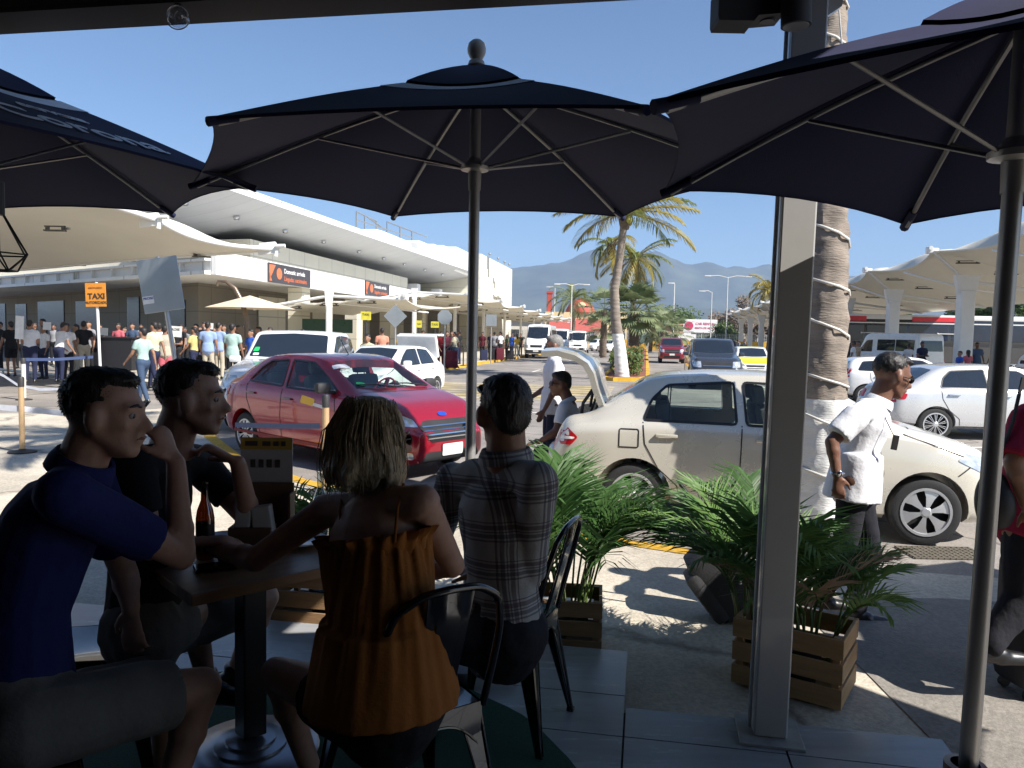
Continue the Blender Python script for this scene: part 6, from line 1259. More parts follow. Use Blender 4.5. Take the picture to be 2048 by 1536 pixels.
# ------------------------------------------------------------------ umbrellas
NAVY = mat('umbrella_navy', (.017, .020, .062), .85, 0, .12, 8, .15, 300, spec=.2)
nodes_of(NAVY)[2].inputs['Sheen Weight'].default_value = .06; nodes_of(NAVY)[2].inputs['Sheen Roughness'].default_value = .5; NAVT = mat('umbrella_navy_sunny', (.022, .026, .062), .55, 0, .12, 8, .15, 300)
POLE = mat('umbrella_pole', (.42, .41, .40), .38, .55, .08, 6); POLD = mat('umbrella_rib', (.26, .26, .27), .4, .5, .08, 10); WTX = mat('umbrella_print_white', (.82, .82, .84), .6); FINI = mat('finial_grey', (.42, .41, .38), .4, 0, .1, 8)
def umbrella(lab, c, tips, ztop, zhub, zfoot, print_=False, pr=.024, lean=(0, 0), stripe=True):
    o = thing('parasol', lab, 'umbrella', (c[0], c[1], zfoot), 0, 'navy parasols of the terrace'); C0 = Vector((c[0]+lean[0], c[1]+lean[1], ztop)); n = len(tips); T_ = [Vector(t) for t in tips]
    def rib(k, u): return C0.lerp(T_[k % n], u) + Vector((0, 0, .022*sin(pi*u)))
    NU, NV = 12, 8
    def surf(k, u, v, off=0.0):
        a, b = rib(k, u), rib(k+1, u); p = a.lerp(b, v); m = C0.lerp((T_[k % n]+T_[(k+1) % n])/2, u); s = 4*v*(1-v)
        p += (C0-m).normalized()*.045*s*u**3 + Vector((0, 0, -.03*s*sin(pi*u)+.010*s*u)); return p+Vector((0, 0, off))
    can = MB()
    for k in range(n): can.grid([[surf(k, .05+.95*i/NU, j/NV, .006) for j in range(NV+1)] for i in range(NU+1)]); can.grid([[surf(k, .05+.95*i/NU, j/NV, -.001) for j in range(NV, -1, -1)] for i in range(NU+1)])
    for k in range(n):
        for j in range(NV): can.quad(surf(k, 1, j/NV, .006), surf(k, 1, (j+1)/NV, .006), surf(k, 1, (j+1)/NV, -.006), surf(k, 1, j/NV, -.006))
    cn = can.build('canopy', NAVY, o, smooth=30, world=True)
    vt = MB()
    for k in range(n): vt.grid([[surf(k, .02+.30*i/6, j/NV, .006) + Vector((0, 0, .045*(1-(i/6)**2)+.012)) for j in range(NV+1)] for i in range(7)])
    vt.build('vent', NAVY, cn, smooth=30, world=False) if False else None
    v2 = MB(); v2.v = vt.v; v2.f = vt.f; v2.mi = vt.mi; v2.build('vent_cap', NAVY, o, smooth=30, world=True)
    if stripe:
        sp_ = MB()
        for k in range(n): sp_.grid([[surf(k, u, j/16, .0095) for j in range(17)] for u in (.335, .43)])
        sp_.build('white_stripe', WTX, o, smooth=40, world=True)
    for k in range(n):
        m = MB(); m.tube([rib(k, .06+.92*i/8)-Vector((0, 0, .022)) for i in range(9)], .0085, 6); m.build('rib', POLD, o, smooth=60, world=True)
        hub = Vector((c[0], c[1], zhub)) + ((T_[k]-C0)*Vector((1, 1, 0))).normalized()*.05 + Vector((lean[0], lean[1], 0))*.8
        m = MB(); m.tube([hub, rib(k, .53)-Vector((0, 0, .03))], .0065, 6); m.build('strut', POLD, o, smooth=60, world=True)
        d = (T_[k]-C0).normalized(); m = MB(); m.tube([T_[k]-d*.10-Vector((0, 0, .012)), T_[k]+d*.012-Vector((0, 0, .008))], [.014, .017], 8); m.build('tip_pocket', NAVY, o, smooth=60, world=True)
    m = MB(); b0 = Vector((c[0], c[1], zfoot)); tp_ = Vector((c[0]+lean[0], c[1]+lean[1], ztop+.05)); m.tube([b0, b0.lerp(tp_, .5), tp_], pr, 20); m.build('pole', POLE, o, smooth=60, world=True)
    zh = Vector((c[0]+lean[0]*.8, c[1]+lean[1]*.8, zhub)); m = MB(); m.lathe([(pr+.004, -.10), (pr+.006, -.02), (.062, -.012), (.064, .004), (.04, .02), (pr+.003, .04)], zh, 20, cap=False); m.build('hub', POLE, o, smooth=40, world=True)
    m = MB(); m.lathe([(.030, 0), (.040, .012), (.034, .03), (.022, .036), (.030, .045), (.040, .065), (.042, .085), (.036, .108), (.02, .122), (0, .126)], tp_+Vector((0, 0, -.005)), 24); m.build('finial', FINI, o, smooth=50, world=True)
    if print_:
        k = print_; L = [('xtra', .10), ]; a = surf(k, .74, .30, .012); 
        for txt, sz, u0, v0 in (('Corona', .24, .80, .50), ('cerveza', .10, .60, .50)):
            t = text_mb(txt, sz, .001, bold=.004)
            ca = (T_[k % n]+T_[(k+1) % n])/2; ex = (T_[(k+1) % n]-T_[k % n]).normalized()*-1; out_ = (ca-C0).normalized(); c0 = surf(k, u0, v0, .016); nrm_ = ex.cross(-out_); nrm_ = nrm_ if nrm_.z > 0 else -nrm_
            R = Matrix((ex, -out_, nrm_)).transposed()
            if R.determinant() < 0: ex = -ex; R = Matrix((ex, -out_, nrm_)).transposed()
            place_mb(t, c0, R); t.build('print', WTX, o, world=True)
    return o
ct = [(-1.02, 2.61, 2.40), (-1.57, 3.78, 2.40), (-.73, 4.67, 2.40), (.62, 4.51, 2.40), (1.10, 3.34, 2.40), (.39, 2.39, 2.40)]
umbrella('navy parasol with grey ball finial, fully in view over the seated group', (-.185, 3.5), ct[::-1], 2.835, 2.445, ZF)
rt = [(.30, 1.67, 2.20), (.507, 2.64, 2.20), (1.43, 2.85, 2.135), (2.2, 2.32, 2.15), (2.0, 1.37, 2.17), (1.107, 1.07, 2.21)]
umbrella('navy parasol at the right whose top is partly in sunlight', (1.23, 1.985), rt[::-1], 2.545, 2.185, ZF, pr=.024, lean=(.05, .01), stripe=False)
lt = [(-2.09, 4.74, 2.40), (-1.28, 3.81, 2.40), (-1.90, 2.55, 2.40), (-3.11, 2.50, 2.40), (-3.92, 3.49, 2.40), (-3.30, 4.75, 2.40)]
umbrella('navy parasol with white print cut by the left edge', (-2.60, 3.65), lt[::-1], 2.90, 2.42, ZF, print_=3)
farr = [(5.4+1.35*cos(a), 3.2+1.35*sin(a), 2.4) for a in np.linspace(.3, .3+2*pi, 7)[:-1]]
umbrella('unseen navy parasol added beyond the right edge to shade the pavement', (5.4, 3.2), farr, 2.90, 2.42, .03, stripe=False)  # out-of-view parasol, added for the shadow it casts on the right-hand pavement
fr3 = [(3.1+1.3*cos(a), 1.6+1.3*sin(a), 2.62) for a in np.linspace(.1, .1+2*pi, 7)[:-1]]
umbrella('unseen higher navy parasol added outside the right edge to shade the crates', (3.1, 1.6), fr3, 3.05, 2.62, .03, stripe=False)  # also added out of view; placed and raised to shade the ground by the crates
def ubase(lab, c, z=ZF, sleeve=.34, r=.24):
    o = thing('parasol_stand', lab, 'stand', (c[0], c[1], z), 0, 'parasol bases'); m = MB(); m.lathe([(0, 0), (r, 0), (r*1.02, .03), (r*.97, .07), (r*.5, .10), (.04, .11)], seg=32); m.build('weight', mat('base_grey', (.26, .26, .27), .7, 0, .15, 6), o, smooth=50)
    m = MB(); m.lathe([(.034, .1), (.034, sleeve-.02), (.052, sleeve-.015), (.052, sleeve+.01), (.036, sleeve+.012)], seg=20, cap=False); m.build('sleeve', mat('sleeve_bronze', (.20, .16, .12), .4, .5), o, smooth=40); return o
ubase('round grey parasol base under the middle parasol', (-.185, 3.5)); ubase('parasol base at the lower right under the right pole', (1.23, 1.985), sleeve=.42); ubase('parasol base at the far left under the cut parasol', (-2.6, 3.65))
# ------------------------------------------------------------------ steel post and things fixed overhead
PSTL = mat('post_painted_grey', (.46, .45, .43), .4, .1, .05, 5, coat=.3)
pb = G(1537, 1462, ZF+.01); o = thing('steel_post', 'grey square steel post on a base plate beside the crates', 'post', (pb.x, pb.y, ZF)); Rp = rotz(-AZ-.02)
tp2 = D(1617, 20, pb.y+.0)-Vector((pb.x, pb.y, ZF)); m = MB(); hw = .062
for z0_, z1_ in ((.012, tp2.z+.12),):
    lo = Vector((0, 0, z0_)); hi = Vector((tp2.x, tp2.y, z1_)); vs = [p + Rp @ Vector((sx*hw, sy*.055, 0)) for p in (lo, hi) for sx, sy in ((-1, -1), (1, -1), (1, 1), (-1, 1))]; m.add(vs, [(3, 2, 1, 0), (4, 5, 6, 7), (0, 1, 5, 4), (1, 2, 6, 5), (2, 3, 7, 6), (3, 0, 4, 7)])
me = m.build('shaft', PSTL, o); bv = me.modifiers.new('b', 'BEVEL'); bv.width = .006; bv.segments = 2
m = MB(); m.box((.0, 0, .006), (.24, .24, .012), Rp, .003); m.build('base_plate', mat('plate_worn', (.36, .35, .33), .5, .3, .2, 20), o)
m = MB(); m.tube([Rp @ Vector((-hw-.012, .0, .02)), Vector((tp2.x, tp2.y, tp2.z))+Rp @ Vector((-hw-.012, 0, 0))], .008, 8); m.build('lit_edge', mat('lit_edge_pale', (.62, .62, .6), .4), o, smooth=60)  # pale rod added along the shaft to paint its lit left edge
for i, s_ in enumerate('RESTAURANTE'):
    pass
def fx(name, lab, cat): return thing(name, lab, cat, (0, 0, 0))
y_ = pb.y-.10
o = fx('can_light', 'dark cylindrical lamp hanging before the steel post top', 'lamp'); m = MB(); c = D(1592, -60, y_-.06); b_ = D(1592, 52, y_-.06); o.location = b_; m.tube([c, b_], [.052, .052], 20); m.build('housing', DKW, o, smooth=40, world=True); m = MB(); m.lathe([(0, 0), (.044, 0), (.044, .004), (0, .004)], b_+Vector((0, 0, -.003)), 20); m.build('lens', mat('lamp_lens_off', (.3, .3, .28), .3), o, world=True)
o = fx('wall_speaker', 'dark angular bracketed fixture under the roof beam left of the post', 'fixture'); c = D(1500, 18, y_+.05); o.location = c; m = MB(); m.prism([(-.13, -.05), (-.125, -.065), (.0, -.065), (.015, -.045), (.11, -.035), (.13, .02), (.13, .05), (-.13, .05)], .12, c+Vector((0, .06, 0)), Matrix.Rotation(pi/2, 3, 'X')); m.build('housing', DKW, o, world=True); m = MB(); m.lathe([(.026, -.022), (.03, -.015), (.03, .0)], D(1535, 32, y_+.05), 16); m.build('dome', BLK, o, smooth=40, world=True)
o = fx('junction_bracket', 'grey bracket with pale panel at the top of the steel post', 'bracket'); c = D(1652, 6, y_+.12); o.location = c; m = MB(); m.prism([(-.12, -.045), (.0, -.055), (.05, -.02), (.07, .09), (-.12, .09)], .05, c+Vector((0, .025, 0)), Matrix.Rotation(pi/2, 3, 'X')); m.build('housing', PSTL, o, world=True); m = MB(); m.box(D(1638, 4, y_+.09), (.018, .004, .05), Matrix.Rotation(.35, 3, 'Y')); m.build('panel', WHT, o, world=True)
m = MB(); m.tube([D(1678, 20, 5.9), D(1681, 60, 5.9), D(1684, 98, 5.9)], .006, 6); m.build('thin_cable', mat('cable_white', (.6, .58, .54), .5), smooth=60, label='thin pale cable hanging right of the palm trunk top', cat='cable')
o = fx('glass_bulb', 'clear glass bulb peeking under the roof beam at the left', 'lamp'); c = D(356, 34, 3.25); o.location = c; m = MB(); m.ball(c, (.045, .045, .045), None, 20, 12); m.build('glass', glassmat('bulb_glass', (.9, .92, .95), .3), o, smooth=60, world=True); m = MB(); m.tube([c+Vector((0, 0, .045)), c+Vector((0, 0, .14))], .014, 10); m.build('socket', DKW, o, world=True); m = MB(); m.tube([c+Vector((cos(t)*.05, 0, sin(t)*.05)) for t in np.linspace(-2.6, -.4, 10)], .0025, 5); m.tube([c+Vector((cos(t)*.022+.005, .0, sin(t)*.028)) for t in np.linspace(0, 6, 12)], .003, 5); m.build('filament', mat('filament', (.7, .7, .72), .3), o, world=True)
# wire cage lamp
o = fx('wire_lamp', 'black geometric wire cage lamp hanging at the left edge', 'lamp'); y0 = 2.1; c = D(-6, 400, y0); o.location = c; m = MB(); n = 6; r1 = .075; zb = D(0, 508, y0).z-c.z; zl = D(0, 541, y0).z-c.z
mid = [c+Vector((r1*cos(2*pi*k/n+.1), r1*sin(2*pi*k/n+.1), zb)) for k in range(n)]; low = [c+Vector((.044*cos(2*pi*k/n+.6), .044*sin(2*pi*k/n+.6), zl)) for k in range(n)]
for k in range(n): m.tube([c+Vector((0, 0, -.01)), mid[k]], .0025, 6); m.tube([mid[k], mid[(k+1) % n]], .0022, 6); m.tube([mid[k], low[k]], .0022, 6); m.tube([mid[(k+1) % n], low[k]], .0022, 6); m.tube([low[k], low[(k+1) % n]], .0022, 6)
m.build('cage', BLK, o, world=True); m = MB(); m.tube([c+Vector((0, 0, -.04)), c+Vector((0, 0, .05))], .018, 12); m.tube([c, Vector((c.x, c.y, 3.43))], .003, 6); m.build('cord', BLK, o, world=True)
# ------------------------------------------------------------------ rug, table, chairs
m = MB(); rc_ = Vector((-.80, 2.45, 0)); P = []
for k in range(72): a = 2*pi*k/72; r = 1.06+.012*sin(7*a)+.01*sin(13*a); P.append((rc_.x+r*cos(a), rc_.y+.95*r*sin(a)))
m.prism(P, .012, (0, 0, ZF+.002)); m.build('turf_rug', TURF, label='round dark green artificial turf mat under the table', cat='rug')
TW = mat('table_wood', (.30, .17, .085), .45, 0, .3, 3, .12, 30, stretch=(1, 9, 1)); IRON = mat('table_iron', (.02, .02, .022), .4, .4); TB = mat('table_base_steel', (.30, .31, .34), .3, .7, .1, 5)
tc_ = Vector((-.93, 2.72, ZF)); tt = thing('cafe_table', 'square wooden cafe table on a black pedestal among the seated group', 'table', tc_, radians(43)); m = MB(); m.box((0, 0, .735), (.66, .66, .036), bev=.005); m.build('table_top', TW, tt); m = MB(); m.box((0, 0, .40), (.085, .085, .64), bev=.006); m.box((0, 0, .712), (.36, .36, .012)); m.build('pedestal', IRON, tt); m = MB(); m.lathe([(0, .013), (.24, .013), (.245, .02), (.235, .03), (.13, .04), (.128, .05), (.09, .055), (.088, .065), (.05, .07), (0, .07)], seg=40); m.build('base', TB, tt, smooth=40)
CB = mat('chair_black_steel', (.010, .010, .011), .17, .5, .1, 5, spec=.8, coat=.6)
def metal_chair(lab, c, face, group='black metal cafe chairs'):
    o = thing('metal_chair', lab, 'chair', (c[0], c[1], ZF), atan2(face[1], face[0]), group)      # faces +x
    m = MB(); n = 10; P = []
    for i in range(n+1):
        x = -.18+.36*i/n; hw = .165+.015*i/n; P.append([Vector((x, hw*e, .455-.012*(1-(x/.18)**2)*(1-e*e)-(.012 if abs(e) > .95 else 0))) for e in (-1, -.93, -.6, -.2, .2, .6, .93, 1)])
    m.grid(P); m.grid([[p-Vector((0, 0, .006)) for p in r[::-1]] for r in P]); m.build('seat', CB, o, smooth=30)
    m = MB()
    for (a, b) in (((-.18, -.165), (-.18, .165)), ((-.18, .165), (.18, .18)), ((.18, .18), (.18, -.18)), ((.18, -.18), (-.18, -.165))):
        a = Vector(a); b = Vector(b); N_ = 14; top = []; bot = []
        for i in range(N_+1): u = i/N_; p = a.lerp(b, u); dz = .045+.11*(abs(2*u-1))**2.6; top.append(Vector((p.x, p.y, .452))); q = p*(1+.02); bot.append(Vector((q.x, q.y, .452-dz)))
        m.grid([top, bot]); m.tube(bot, .0045, 6)
    m.build('apron', CB, o, smooth=40)
    for sx in (-1, 1):
        for sy in (-1, 1):
            m = MB(); rows = []
            for i in range(7):
                u = i/6; z = .44*(1-u); x = sx*(.17+.055*u*(1.25 if sx < 0 else 1)); y = sy*(.16+.055*u); w_ = .055*(1-u)+.016; rows.append([Vector((x-sx*w_, y, z)), Vector((x, y, z)), Vector((x, y-sy*w_, z))])
            m.grid(rows); m.tube([r[0] for r in rows], .004, 5); m.tube([r[2] for r in rows], .004, 5); m.tube([r[1] for r in rows], .006, 6); m.box(rows[-1][1]-Vector((sx*.006, sy*.006, 0))+Vector((0, 0, .006)), (.028, .028, .014)); m.build('leg', CB, o, smooth=40)
    pts = [(-.175, -.172, .44), (-.20, -.185, .56), (-.235, -.19, .70), (-.262, -.165, .80), (-.278, -.09, .845), (-.283, 0, .852), (-.278, .09, .845), (-.262, .165, .80), (-.235, .19, .70), (-.20, .185, .56), (-.175, .172, .44)]
    sm = []
    for i in range(len(pts)-1):
        for j in range(4): u = j/4; sm.append(Vector(pts[i]).lerp(Vector(pts[i+1]), u))
    sm.append(Vector(pts[-1])); sm = [sm[0]]+[(sm[i-1]+sm[i]*2+sm[i+1])/4 for i in range(1, len(sm)-1)]+[sm[-1]]; m = MB(); m.tube(sm, .012, 10); m.build('back_frame', CB, o, smooth=60)
    m = MB(); Fp = []; 
    for i in range(9):
        u = i/8; z = .455+.39*u; x = -.178-.105*u**.9; hw = .052+.022*u; Fp.append([Vector((x+.004*(1 if j in (2, 3, 4, 5) and 1 <= i <= 7 else 0)*-1.2, hw*e, z)) for j, e in enumerate((-1, -.62, -.55, -.1, .1, .55, .62, 1))])
    m.grid(Fp); m.grid([[p+Vector((.005, 0, 0)) for p in r[::-1]] for r in Fp]); m.build('splat', CB, o, smooth=30); return o
metal_chair('black metal chair in front, its glossy backrest behind the orange top', (-.31, 2.30), (-.56, .83)); metal_chair('black metal chair under the man in the plaid shirt', (-.02, 2.98), (-.85, .30)); metal_chair('black metal chair under the man in the blue polo shirt', (-1.32, 1.93), (.85, .5)); metal_chair('black metal chair under the man in the black shirt', (-1.42, 2.62), (.98, .2))
# things on the table
TZ = ZF+.755
AMB = glassmat('amber_glass', (.16, .06, .02), .35); CLR = glassmat('clear_glass', (.86, .90, .88), .5)
def bottle(name, lab, px, y, h, m_, capm, r=.031):
    c = D(px, 1000, y); o = thing(name, lab, 'bottle', (c.x, c.y, TZ)); m = MB(); k = h/.235; m.lathe([(0, .002), (r*.95, .002), (r, .01), (r, .125*k), (r*.85, .15*k), (r*.45, .18*k), (r*.40, .225*k), (r*.46, .228*k), (r*.46, .235*k)], seg=24, cap=False); m.build('glass', m_, o, smooth=50); m = MB(); m.lathe([(r*1.01, .05*k), (r*1.01, .11*k)], seg=24, cap=False); m.build('label', capm, o, smooth=50); return o
bt = bottle('beer_bottle', 'dark amber bottle on the table between the two men', 410, 2.62, .27, AMB, mat('label_dark', (.03, .02, .02), .5)); bottle('glass_bottle', 'clear glass bottle on the table by the blonde woman', 641, 2.93, .25, CLR, CLR)
mc_ = D(528, 1000, 2.80); o = thing('menu_holder', 'brown wooden menu and napkin box in the middle of the table', 'menu holder', (mc_.x, mc_.y, TZ), .05); MW = mat('menu_wood', (.13, .075, .045), .6, 0, .2, 4, .1, 30, stretch=(1, 1, 6)); m = MB(); m.box((0, .03, .115), (.205, .012, .23), bev=.002); m.box((.10, .0, .1), (.008, .07, .2)); m.box((-.03, -.04, .045), (.15, .09, .08)); m.build('box', MW, o); m = MB(); m.box((0, .04, .20), (.19, .004, .39)); m.build('menu_card', mat('menu_grey', (.42, .42, .44), .6), o); m = MB(); m.box((0, .0365, .375), (.19, .003, .045)); m.build('card_header', mat('menu_yellow', (.45, .30, .06), .6), o)
m = MB()
for k, (x, w_) in enumerate(((-.055, .045), (-.0, .03), (.035, .02), (.062, .016))): m.box((x, .034, .375), (w_, .002, .018))
for k in range(4): m.box((-.05+.03*k, .036, .30-.0*k), (.018, .002, .03))
m.build('card_print', mat('menu_ink', (.06, .05, .05), .6), o)
m = MB(); m.box((-.06, -.045, .10), (.055, .05, .11), Matrix.Rotation(.1, 3, 'Y'), .006); m.box((.01, -.045, .10), (.07, .05, .12), Matrix.Rotation(-.14, 3, 'Y'), .006); m.build('napkins', mat('napkin_white', (.55, .55, .56), .8), o)
for nm, lab, px, y, r in (('plate', 'white plate on the table right of the menu box', 600, 2.82, .09), ('plate', 'small pale plate on the table left of the menu box', 448, 2.86, .07)):
    c = D(px, 1000, y); m = MB(); m.lathe([(0, .002), (r*.6, .002), (r, .016), (r*.98, .02), (r*.6, .008), (0, .007)], seg=32); m.build(nm, mat('plate_china', (.6, .62, .66), .2), smooth=50, label=lab, cat='plate').location = (c.x, c.y, TZ)
c = D(436, 1080, 2.52); m = MB(); m.box((0, 0, .006), (.15, .08, .010), rotz(.5), .003); m.build('phone', mat('phone_black', (.012, .013, .02), .15), label='dark phone lying on the near corner of the table', cat='phone').location = (c.x, c.y, TZ)
c = D(478, 1060, 2.62); m = MB(); m.box((0, 0, .022), (.13, .09, .04), rotz(.2), .012); m.build('wallet', mat('wallet_black', (.02, .02, .025), .5), label='black pouch on the table before the menu box', cat='pouch').location = (c.x, c.y, TZ)
# ------------------------------------------------------------------ seated group
CLB = cloth('cloth_royal_blue', (.016, .021, .115)); CLK = cloth('cloth_black', (.014, .014, .017)); CLG = cloth('cloth_grey_shorts', (.16, .155, .15)); CLO = cloth('cloth_orange', (.30, .105, .02), .1, 10); CLW = cloth('cloth_white', (.72, .73, .77), .05, 10); CLR_ = cloth('cloth_crimson', (.33, .018, .05)); CLJ = cloth('cloth_dark_trousers', (.018, .018, .024)); CLN = cloth('cloth_navy_trousers', (.025, .03, .055))
def plaidmat():
    m = cloth('cloth_plaid', (.40, .40, .40), .05, 10); n, L, b = nodes_of(m); tc = [x for x in n if x.type == 'TEX_COORD'][0]; base = b.inputs['Base Color'].links[0].from_socket
    def lines(axis, sc, lo, hi, off=0.0, rot=0):
        sp = n.new('ShaderNodeSeparateXYZ'); mp = n.new('ShaderNodeMapping'); mp.inputs['Rotation'].default_value = (0, rot, -.3); L(tc.outputs['Object'], mp.inputs[0]); L(mp.outputs[0], sp.inputs[0]); a = n.new('ShaderNodeMath'); a.operation = 'MULTIPLY_ADD'; a.inputs[1].default_value = sc; a.inputs[2].default_value = off; L(sp.outputs[axis], a.inputs[0]); f = n.new('ShaderNodeMath'); f.operation = 'FRACT'; L(a.outputs[0], f.inputs[0])
        g = n.new('ShaderNodeMath'); g.operation = 'GREATER_THAN'; g.inputs[1].default_value = lo; l2 = n.new('ShaderNodeMath'); l2.operation = 'LESS_THAN'; l2.inputs[1].default_value = hi; L(f.outputs[0], g.inputs[0]); L(f.outputs[0], l2.inputs[0]); p = n.new('ShaderNodeMath'); p.operation = 'MULTIPLY'; L(g.outputs[0], p.inputs[0]); L(l2.outputs[0], p.inputs[1]); return p.outputs[0]
    last = base
    for axis in (0, 2):
        for lo, hi in ((.0, .05), (.10, .20), (.24, .27), (.31, .42), (.47, .50)):
            f = lines(axis, 7.0, lo, hi, .13, .12); mx = n.new('ShaderNodeMix'); mx.data_type = 'RGBA'; ml = n.new('ShaderNodeMath'); ml.operation = 'MULTIPLY'; ml.inputs[1].default_value = .62; L(f, ml.inputs[0]); L(ml.outputs[0], mx.inputs[0]); L(last, mx.inputs[6]); mx.inputs[7].default_value = (.035, .035, .06, 1) if hi < .3 else (.06, .03, .045, 1); last = mx.outputs[2]
    L(last, b.inputs['Base Color']); return m
PLAID = plaidmat()
J3 = lambda *a: [D(*q) for q in a]
def glasses(P, R, hs, par, m_=None, up=0.0):
    m = MB(); m_ = m_ or BLK
    for e in (1, -1): m.ball(P(.032*e, .097, .008+up), (.025*hs, .006*hs, .018*hs), R, 12, 8); m.tube([P(.056*e, .092, .014+up), P(.079*e, .02, .008+up), P(.080*e, -.01, .0+up)], .0028*hs, 6)
    m.tube([P(.01, .104, .012+up), P(-.01, .104, .012+up)], .003*hs, 6); m.build('glasses', m_, par, smooth=50)
JB = dict(head=D(211, 830, 2.0), face=(1, .06, -.04), neck=D(166, 926, 2.0), chest=D(92, 1075, 2.02), waist=D(45, 1240, 1.98), pelvis=D(35, 1420, 1.93), sh=J3((182, 962, 2.22), (122, 988, 1.84)), el=J3((250, 1150, 2.35), (362, 1112, 2.16)), wr=J3((262, 1215, 2.30), (352, 925, 2.18)),
    hd=[Vector((.05, 0, -1)), Vector((-.45, 0, .9))], pn=[(0, 1, 0), (-.8, .3, -.5)], curl=(.3, .75), hip=J3((75, 1440, 2.05), (55, 1450, 1.84)), kn=J3((330, 1360, 2.40), (405, 1372, 2.14)), an=J3((330, 1560, 2.5), (300, 1700, 2.05)), ft=[(1, .3, 0), (1, .2, 0)])
r_, bo, P_, Rf = make_person('person', 'man in a royal blue polo shirt, hand at his mouth, seated at the left', JB, dict(skin=SKF, hair=HBK, hairstyle='crew', shirt=CLB, collar=1, trousers=CLG, leg=.82, shoes=SHOE, sleeve=.70, sleeves=(.7, .70), girth=1.12, limb=1.05, fold=.004, loose=1.25), .0085)
JK = dict(head=D(383, 799, 2.6), face=(1, .14, -.03), neck=D(345, 886, 2.62), chest=D(305, 1000, 2.62), waist=D(290, 1120, 2.60), pelvis=D(290, 1255, 2.55), sh=J3((398, 925, 2.84), (265, 930, 2.44)), el=J3((500, 1040, 2.80), (300, 1095, 2.42)), wr=J3((476, 925, 2.66), (380, 1085, 2.5)),
    hd=[Vector((-.78, -.1, .42)), Vector((.8, .3, 0))], pn=[(-.3, -.3, -.9), (0, 0, -1)], curl=(.6, .3), hip=J3((310, 1265, 2.68), (290, 1275, 2.46)), kn=J3((530, 1195, 3.0), (385, 1225, 2.72)), an=J3((470, 1345, 3.05), (412, 1360, 2.85)), ft=[(1, .1, 0), (1, -.2, 0)])
make_person('person', 'man in a black shirt resting his chin on his hand, seated behind the table', JK, dict(skin=SKF, hair=HBK, hairstyle='crew', shirt=CLK, trousers=CLG, leg=.7, shoes=SHOE, sleeve=.6, hs=1.08, girth=1.08, limb=1.08, hands=1.1, fold=.006), .0085)
JW = dict(head=D(752, 882, 2.3), face=(.86, .48, -.05), neck=D(745, 990, 2.27), chest=D(752, 1095, 2.2), waist=D(762, 1240, 2.14), pelvis=D(765, 1400, 2.13), sh=J3((655, 1020, 2.36), (842, 1005, 2.13)), el=J3((512, 1118, 2.33), (905, 1130, 2.36)), wr=J3((432, 1100, 2.55), (800, 1145, 2.60)),
    hd=[Vector((-.5, .8, .05)), Vector((-.8, .5, 0))], pn=[(0, 0, -1), (0, 0, -1)], curl=(.3, .4), hip=J3((720, 1420, 2.22), (800, 1425, 2.06)), kn=J3((552, 1345, 2.48), (760, 1335, 2.66)), an=J3((640, 1590, 2.55), (800, 1560, 2.62)), ft=[(-.6, .8, 0), (-.3, 1, 0)])
ro, bo, P_, Rf = make_person('person', 'woman with blonde bob and orange strap top, back to the camera', JW, dict(skin=SKF, hair=HBL, hairstyle='bob', trousers=CLK, leg=.45, shoes=SHOE, hs=.97, girth=1.2, limb=1.02), .0085)
m = MB(); ch_, wa_, pe_ = JW['chest'], JW['waist'], JW['pelvis']; sx_ = (JW['sh'][1]-JW['sh'][0]).normalized(); t0_ = ch_.lerp(JW['neck'], .10)
rc(m, wa_, t0_, .166, .180, 24, .80, sx_, 6, False); rc(m, pe_+Vector((0, 0, -.0)), wa_, .222, .174, 24, 1.02, sx_, 5, False); rc(m, wa_-Vector((0, 0, .03)), wa_+Vector((0, 0, .03)), .166, .166, 24, .84, sx_, 2)
me = fuse(m, 'top', CLO, .008, 3)
for v in me.vertices:
    q = v.co-wa_; a = atan2(q.y, q.x); v.co += v.normal*(.004*sin(a*13+q.z*5)+.002*sin(a*29-q.z*9))*(.4+min(1, max(0, (v.co.z-pe_.z)*2.2)))
link_mesh('strap_top', me, bo)
m = MB(); N_ = 96; y_ax = Vector((-sx_.y, sx_.x, 0)); rows = []
for lvl, (dz, rad, amp) in enumerate(((-.030, .182, .002), (.004, .186, .004), (.022, .192, .013), (.034, .196, .018))): rows.append([t0_+sx_*((rad+amp*sin(k/N_*2*pi*23))*cos(2*pi*k/N_))+y_ax*((rad*.80+amp*sin(k/N_*2*pi*23))*sin(2*pi*k/N_))+Vector((0, 0, dz+.004*sin(k/N_*2*pi*11))) for k in range(N_+1)])
m.grid(rows); m.build('ruffle', CLO, bo, smooth=60)
for s_, sh_ in ((-1, 0), (1, 1)):
    m = MB(); a_ = t0_+sx_*(s_*.105)-Vector((0, .125, 0))+Vector((0, 0, .03)); sp2 = JW['sh'][sh_].lerp(JW['neck'], .35)+Vector((0, 0, .045)); m.tube([a_, a_.lerp(sp2, .5)+Vector((0, -.035, .02)), sp2, sp2+Vector((0, .08, -.05))], .0045, 6); m.build('shoulder_strap', CLO, bo, smooth=60)
glasses(P_, Rf, .95, bo, BLK, -.0)
